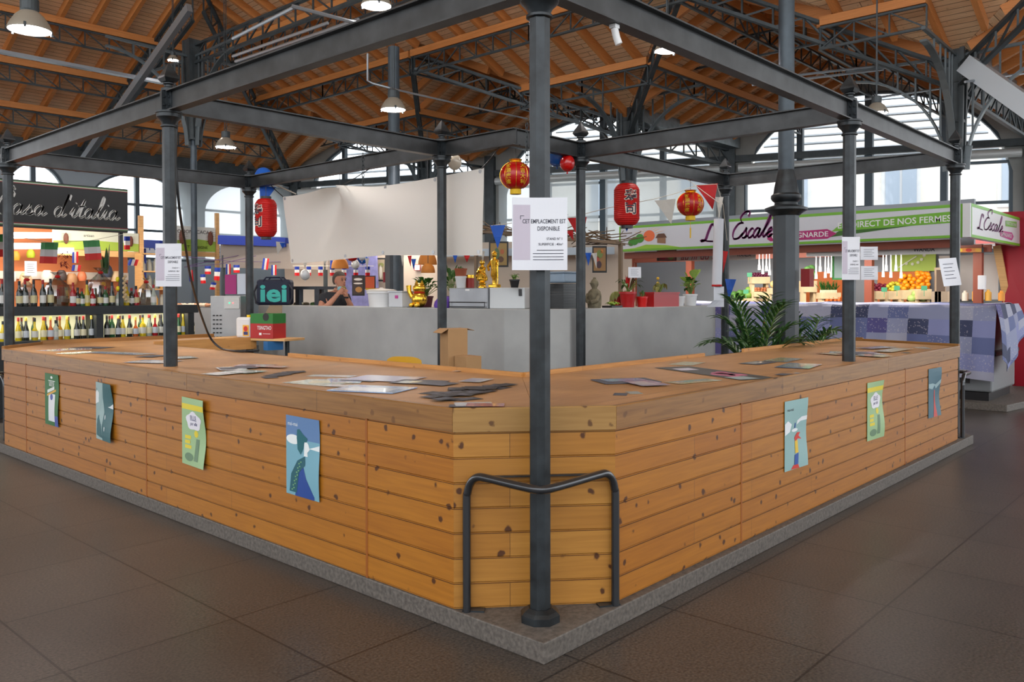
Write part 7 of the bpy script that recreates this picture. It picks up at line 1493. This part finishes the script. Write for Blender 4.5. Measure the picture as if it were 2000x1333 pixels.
# hanging white lamps or scoops on strings
for i, (px, py, dz) in enumerate(((1490, 528, 0), (1497, 522, 1), (1503, 530, 0), (1483, 520, 1), (1594, 537, 0), (1602, 523, 0), (1612, 535, 0), (1618, 526, 0), (1624, 534, 0), (1725, 533, 0), (1731, 521, 0), (1740, 534, 0), (1750, 521, 0), (1760, 535, 0))):
    P = onX(px, py, 11.75); t = thing('hanging_bag', P, 'small white paper bag on a string, %s from the left under the produce canopy' % ORD[i], 'bag', 'white bags hanging under the produce canopy'); m_ = MB(); m_.lathe([(.001, -.075), (.04, -.075), (.034, .0), (.02, .05), (.001, .055)], P, 8, axis=Matrix.Diagonal((1, .6, 1))); m_.build('bag', mat('bag white', (.85, .85, .85), .6, transluc=.3), t)
    m_ = MB(); m_.tube([P+Vector((-.02, 0, .03)), (P.x, P.y, 2.44), P+Vector((.02, 0, .03))], .006, 5); m_.build('string', WHITE, t)
# crates of produce
CRT = mat('poplar crate', rgb(214, 190, 150), .7, noise=.1, nscale=9)
def crate(px, py, wpx, hpx, D, lab, fruit, c, n, rr, grp, tilt=.12, rows_=2):
    P = onX(px, py, 12.6); w_, h_ = px_size(wpx, P), px_size(hpx, P); f3_ = Vector((Fv.x, Fv.y, 0)).normalized(); t = thing('produce_crate', P, lab, 'crate'); M6 = Matrix((Rv, f3_, Vector((0, 0, 1)))).transposed(); dp = .3
    for s in (-1, 1): m_ = MB(); m_.box(P+f3_*s*dp/2, (w_, .012, h_), M6); m_.build('long_side', CRT, t); m_ = MB(); m_.box(P+Rv*s*w_/2, (.012, dp, h_), M6); m_.build('short_side', CRT, t)
    m_ = MB(); m_.box(P-Vector((0, 0, h_*.45)), (w_, dp, .012), M6); m_.build('base', CRT, t)
    for s in (-1, 1): m_ = MB(); q_ = P+Rv*s*w_*.4; m_.box((q_.x, q_.y, (P.z-h_/2)/2), (.05, .2, P.z-h_/2), M6); m_.build('trestle_leg', CRT, t)
    random.seed(int(px)+n)
    if fruit:
        first = None; k = max(1, int(w_/(rr*1.9)))
        for i in range(n):
            r_, cc = divmod(i, k); x = (cc+.5+.45*(r_ % 2))/k-.5+random.uniform(-.3, .3)/k; x = max(-.44, min(.44, x)); y = -dp*.34+(r_ % 3)*rr*1.5; z = h_*.42+rr*(.9+.75*(r_//1)*.55)
            q_ = P+Rv*x*w_*.94+f3_*y+Vector((random.uniform(-.01, .01), 0, z))
            if first is None:
                m_ = MB(); m_.ball(q_, rr, 10, (1, 1, .93)); first = m_.build(fruit, col(c), smooth=True, origin=q_); tag(first, '%s in the %s' % (fruit, lab), fruit, grp)
            else: o = first.copy(); sc.collection.objects.link(o); o.location = q_
    return t, P, w_, h_
crate(1768, 576, 26, 18, 13.0, 'middle pale crate of the orange row', 'orange', (238, 150, 10), 26, .045, 'oranges in the middle crate'); crate(1797, 575, 28, 20, 12.9, 'right pale crate of the orange row', 'orange', (240, 144, 8), 30, .045, 'oranges in the right crate')
crate(1741, 577, 24, 16, 13.1, 'pale crate of green yellow pears', 'pear', (196, 186, 50), 16, .04, 'pears in the crate'); crate(1716, 577, 24, 16, 13.2, 'pale crate of red onions', 'onion', (130, 36, 60), 26, .032, 'red onions in the crate')
crate(1482, 548, 34, 13, 14.6, 'upper wooden crate of dark red shallots', 'shallot', (96, 30, 60), 30, .03, 'shallots in the upper crate'); crate(1484, 575, 30, 10, 14.4, 'lower wooden crate of brown onions', 'onion', (170, 100, 60), 20, .032, 'brown onions in the lower crate'); crate(1510, 569, 20, 12, 14.2, 'wooden crate with one large pale squash', 'squash', (214, 184, 120), 2, .09, 'squashes in the crate')
crate(1622, 594, 34, 10, 13.3, 'low crate of carrots under the leeks', 'carrot', (222, 110, 40), 18, .035, 'carrots in the low crate'); crate(1785, 594, 34, 9, 12.7, 'low crate of salad heads under the oranges', 'lettuce', (170, 196, 110), 9, .07, 'lettuces in the low crate'); crate(1578, 560, 24, 22, 13.8, 'wooden crate of cabbages beside the octagonal column', 'cabbage', (110, 170, 90), 8, .07, 'cabbages in the crate')
crate(1470, 587, 30, 8, 14.0, 'low crate of green salads behind the palm', 'lettuce', (120, 160, 60), 9, .07, 'lettuces behind the palm'); crate(1440, 590, 26, 8, 14.2, 'low crate of herbs at the left of the produce stall', 'herb_bunch', (80, 130, 50), 8, .07, 'herbs at the left of the stall')
tt, P, w_, h_ = crate(1618, 578, 36, 12, 13.5, 'crate holding upright leeks', None, None, 0, 0, None)
for i in range(14):
    x = (i+.5)/14-.5; q_ = P+Rv*x*w_*.9+Vector((0, 0, -.02)); random.seed(i+300); t = thing('leek', q_, 'upright leek, %s from the left in the leek crate' % ORD[i], 'leek', 'leeks in the crate'); m_ = MB(); m_.tube([q_, q_+Vector((0, 0, .13))], .017, 7); m_.build('white_stem', col((206, 214, 180)), t); m_ = MB()
    for k in range(4): leafm(m_, q_+Vector((0, 0, .1)), q_+Rv*random.uniform(-.12, .12)+Vector((0, 0, random.uniform(.24, .36))), .04, .03)
    m_.build('green_leaves', mat('leek green', rgb(70, 140, 60), .5, transluc=.2), t)
# price cards and other goods at the right end
for i, (px, py, D) in enumerate(((1727, 566, 12.8), (1752, 563, 12.8), (1805, 563, 12.6), (1464, 537, 14.2), (1457, 570, 14))): P = onX(px, py, 12.25); m_ = MB(); m_.bar(P-Vector((0, 0, .04)), P+Vector((0, 0, .04)), .10, .008, up=tuple(Fv)); m_.bar(P-Vector((0, 0, .14)), P-Vector((0, 0, .04)), .008, .006); tag(m_.build('price_card', col((70, 150, 110))), 'green price card stuck in the crates, %s listed left to right' % ORD[i], 'price card')
for i, (px, h_, c) in enumerate(((1905, 24, (230, 160, 60)), (1914, 24, (226, 150, 50)), (1930, 22, (226, 170, 70)), (1885, 20, (206, 196, 180)), (1956, 20, (226, 150, 60)))):
    P = onX(px, 588, 12.3); h__ = px_size(h_, P); r_ = .05; m_ = MB(); m_.lathe([(.001, 0), (r_, 0), (r_, h__*.75), (r_*.5, h__*.85), (r_*.5, h__), (.001, h__)], P, 12); tag(m_.build('jar', col(c), smooth=True), ['first', 'second', 'third', 'glass', 'last'][i]+' jar of orange preserve at the right end of the produce stall', 'jar')
P = at(1868, 545, 9.5)
flat(1836, 556, 20, 66, 14.6, (116, 96, 80), 'upright brown board beside the oranges', 'side_board', 'board', fr=(214, 190, 160)); 
for i in range(5): P = onX(1826+i*6.5, 588, 12.3); m_ = MB(); m_.box(P+Vector((0, 0, .05)), (.045, .10, .22)); tag(m_.build('paper_bag_stack', col((150, 132, 112))), 'folded brown paper bag, %s from the left beside the oranges' % ORD[i], 'bag', 'paper bags')
P = at(1918, 552, 13.1); m_ = MB(); m_.box(P, (.10, .10, .22)); m_.box(P-Vector((.02, .052, -.0)), (.02, .01, .05)); tag(m_.build('soap_dispenser', WHITE, bevel=.012), 'white dispenser fixed on the red brown post at the right', 'dispenser')
# lit ceiling strip of fruit pictures
flat(1890, 489, 60, 10, 13.6, (220, 140, 70), 'printed strip of fruit high at the right of the produce stall', 'printed_strip', 'sign', art=[(-.3, 0, .1, .35, (226, 190, 60)), (0, 0, .1, .35, (200, 60, 40)), (.3, 0, .1, .35, (226, 170, 60))])
# cloth covered display cabinet with its stone step
def quilt():
    m = bpy.data.materials.new('blue patchwork cloth'); m.use_nodes = True; nt = m.node_tree; N = nt.nodes; L = nt.links; b = N['Principled BSDF']; b.inputs['Roughness'].default_value = .7
    uv = N.new('ShaderNodeUVMap'); ck = N.new('ShaderNodeVectorMath'); ck.operation = 'FLOOR'; sc_ = N.new('ShaderNodeMapping'); sc_.inputs['Scale'].default_value = (1/.30, 1/.235, 1); L.new(uv.outputs[0], sc_.inputs[0]); L.new(sc_.outputs[0], ck.inputs[0])
    wn = N.new('ShaderNodeTexWhiteNoise'); wn.noise_dimensions = '2D'; L.new(ck.outputs[0], wn.inputs['Vector'])
    rp = N.new('ShaderNodeValToRGB'); rp.color_ramp.interpolation = 'CONSTANT'; e = rp.color_ramp.elements; e[0].color = (*rgb(136, 142, 172), 1); e[1].position = .3; e[1].color = (*rgb(92, 102, 146), 1)
    for p, c in ((.5, (158, 160, 180)), (.68, (80, 76, 132)), (.82, (52, 60, 92)), (.92, (130, 136, 180))): q = e.new(p); q.color = (*rgb(*c), 1)
    L.new(wn.outputs['Value'], rp.inputs[0])
    vo = N.new('ShaderNodeTexVoronoi'); vo.inputs['Scale'].default_value = 30; vo.distance = 'EUCLIDEAN'; L.new(uv.outputs[0], vo.inputs['Vector']); r2 = N.new('ShaderNodeValToRGB'); r2.color_ramp.interpolation = 'CONSTANT'; r2.color_ramp.elements[0].color = (1, 1, 1, 1); r2.color_ramp.elements[1].position = .28; r2.color_ramp.elements[1].color = (0, 0, 0, 1); L.new(vo.outputs['Distance'], r2.inputs[0])
    wh = N.new('ShaderNodeMath'); wh.operation = 'GREATER_THAN'; wh.inputs[1].default_value = .5; wn2 = N.new('ShaderNodeTexWhiteNoise'); wn2.noise_dimensions = '3D'; ad = N.new('ShaderNodeVectorMath'); ad.inputs[1].default_value = (3, 7, 5); L.new(ck.outputs[0], ad.inputs[0]); L.new(ad.outputs[0], wn2.inputs['Vector']); L.new(wn2.outputs['Value'], wh.inputs[0])
    mm = N.new('ShaderNodeMath'); mm.operation = 'MULTIPLY'; L.new(wh.outputs[0], mm.inputs[0]); L.new(r2.outputs[0], mm.inputs[1]); m5 = N.new('ShaderNodeMath'); m5.operation = 'MULTIPLY'; m5.inputs[1].default_value = .4; L.new(mm.outputs[0], m5.inputs[0])
    mx = N.new('ShaderNodeMix'); mx.data_type = 'RGBA'; L.new(m5.outputs[0], mx.inputs[0]); L.new(rp.outputs[0], mx.inputs[6]); mx.inputs[7].default_value = (*rgb(196, 190, 196), 1); L.new(mx.outputs[2], b.inputs['Base Color']); return m
QM = quilt(); FXc = 10.62
t = thing('chilled_cabinet', (11.5, 2.6, 0), 'long chilled display cabinet under the patchwork cloth', 'cabinet')
m_ = MB(); m_.box((FXc+.75, 3.0, .16), (1.35, 5.2, .12)); m_.build('plinth', BLACK, t); m_ = MB(); m_.box((FXc+.8, 3.0, .50), (1.45, 5.3, .55)); m_.build('lower_body', mat('cabinet grey', (.22, .23, .24), .4, .2), t, bevel=.03); m_ = MB(); m_.box((FXc+.8, 3.0, .80), (1.55, 5.4, .06)); m_.build('bumper', BLACK, t); m_ = MB(); m_.box((FXc+.85, 3.0, 1.16), (1.3, 5.2, .66)); m_.build('upper_body', mat('cabinet dark', (.05, .05, .055), .4), t)
m_ = MB(); m_.box((FXc+.06, .9, .5), (.02, .5, .3)); m_.build('vent_grille', mat('grille', (.03, .03, .03), .5, bump=.8, nscale=60), t)
m_ = MB(); m_.prism([(FXc-.25, .1), (FXc+2.6, -.35), (FXc+2.9, 6), (FXc-.25, 6)], 0, .10); o = m_.build('trim_41', CONC, bevel=.006); struct(o)
t = thing('patchwork_cloth', (FXc, 3, 1.5), 'blue and white patchwork cloth draped over the long chilled cabinet', 'cloth')
def qf(u, v):   # u along, v from back top down the front
    y = 5.7-5.42*u; s = v*2.0; top_ = .95
    if s < top_: return Vector((FXc+.95-s, y, 1.525+.008*math.sin(y*7)+.02*math.sin(s*6)))
    h_ = s-top_; rip = .035*math.sin(y*6.3+.7)*h_+.02*math.sin(y*15)*h_; return Vector((FXc-.03-.16*math.sin(min(1, h_)*1.4)-rip, y, 1.525-h_*(.98+.35*max(0, u-.78)**1)))
m_ = MB(); m_.grid(qf, 90, 30); m_.uv = [[(a*5.4, b*2.0) for a, b in U] for U in m_.uv]; m_.build('drape', QM, t, smooth=True, flipfix=False, solid=.004)
def qs(u, v):   # end drop over the near end with a swinging corner
    x = FXc-.12+1.5*u; s = v*1.0; dz = s*(1.0-.75*abs(u-.28)); return Vector((x+.05*math.sin(s*5), .28-.10*math.sin(s*1.5)-.03*math.sin(x*9)*s, 1.53-dz))
m_ = MB(); m_.grid(qs, 26, 18); m_.uv = [[(a*1.5+5.4, b*1.0+.95) for a, b in U] for U in m_.uv]; m_.build('end_drop', QM, t, smooth=True, flipfix=False, solid=.004)
# red stall at the far right
t = thing('red_kiosk', at(1985, 500, 15.2), 'red panelled kiosk with timber edge at the right edge of the picture', 'kiosk'); a, b = at(1944, 415, 14.6), at(2075, 410, 13.6)
d = (b-a).normalized(); m_ = MB(); m_.add([a, b, Vector((b.x, b.y, .1)), Vector((a.x, a.y, .1))+d*.38, at(1950, 478, 14.6)]+[p+Fv*.1 for p in (a, b, Vector((b.x, b.y, .1)), Vector((a.x, a.y, .1))+d*.38, at(1950, 478, 14.6))], [(0, 1, 2, 3, 4), (9, 8, 7, 6, 5), (0, 5, 6, 1), (1, 6, 7, 2), (2, 7, 8, 3), (3, 8, 9, 4), (4, 9, 5, 0)]); m_.build('red_panel', mat('kiosk red', rgb(164, 22, 44), .5), t)
m_ = MB(); m_.bar(at(1947, 480, 14.5), at(1970, 600, 14.5), .12, .06); m_.build('timber_edge', PLYW, t)
# palms
def palm(P, lab, n, r, h, seed, potc=None, w_=.034):
    t = thing('potted_palm', P, lab, 'plant'); random.seed(seed); P = Vector(P)
    m_ = MB(); m_.lathe([(.001, 0), (.14, 0), (.18, .28), (.16, .28), (.001, .26)], P, 18); m_.build('pot', potc or col((70, 60, 60)), t, smooth=True); ml, ms = MB(), MB()
    for i in range(n):
        a = 2*PI*i/n*2.4+random.uniform(-.3, .3); k = random.uniform(.5, 1); b0_ = P+Vector((.03*math.cos(a), .03*math.sin(a), .26)); pts = []
        for j in range(9): u = j/8; pts.append(b0_+Vector((math.cos(a)*r*k*u**1.5, math.sin(a)*r*k*u**1.5, h*(.55+.45*(1-k)+.2)*(1.35*u-.42*u*u*(.8+k)))))
        ms.tube(pts, .006, 5)
        for j in range(3, 9):
            for s in (-1, 1):
                d_ = (pts[j]-pts[j-1]).normalized(); sd_ = d_.cross(Vector((0, 0, 1))).normalized()*s; L_ = .26*(1-.35*abs(j-5)/4); leafm(ml, pts[j], pts[j]+sd_*L_*.72+d_*L_*.75, w_, .05)
                c_ = (pts[j]+pts[j-1])/2; leafm(ml, c_, c_+sd_*L_*.75+d_*L_*.7, w_, .05)
    ml.build('fronds', LEAFD, t); ms.build('stalks', mat('palm stalk', rgb(90, 120, 50), .5), t); return t
P = at(1478, 660, 9.0); P.z = 0.02; palm((P.x, P.y, .1), 'big bushy parlour palm left of the octagonal column', 20, .50, 1.75, 5)
P = at(1575, 640, 10.0); palm((P.x, P.y, .0), 'second palm reaching out right of the octagonal column', 10, .42, 2.0, 12)
P = at(1497, 650, 9.4); t = thing('red_flower', (P.x, P.y, .1), 'red flowering plant low in front of the blue cloth', 'plant'); m_ = MB(); m_.lathe([(.001, 0), (.10, 0), (.12, .2), (.001, .2)], (P.x, P.y, .1), 14); m_.build('pot', BLACK, t); m_ = MB(); m_.tube([(P.x, P.y, .3), (P.x, P.y, P.z)], .01, 5); m_.build('stem', mat('palm stalk', rgb(90, 120, 50), .5), t); m_ = MB(); random.seed(4)
for k in range(9): c = Vector((P.x, P.y, P.z+.02))+Vector((random.uniform(-.06, .06), random.uniform(-.06, .06), random.uniform(-.1, .12))); m_.ball(c, .028, 8, (1, 1, .8))
m_.build('blooms', col((206, 24, 24)), t, smooth=True)
P = at(1448, 640, 10.2); t = thing('bent_handle', P, 'dark curved tube handle between the block and the palm', 'handle'); m_ = MB(); m_.tube([at(1437+12*math.sin(k*.35), 625+k*8, 9.7) for k in range(9)], .016, 7); m_.build('bent_tube', BLACK, t, smooth=True)
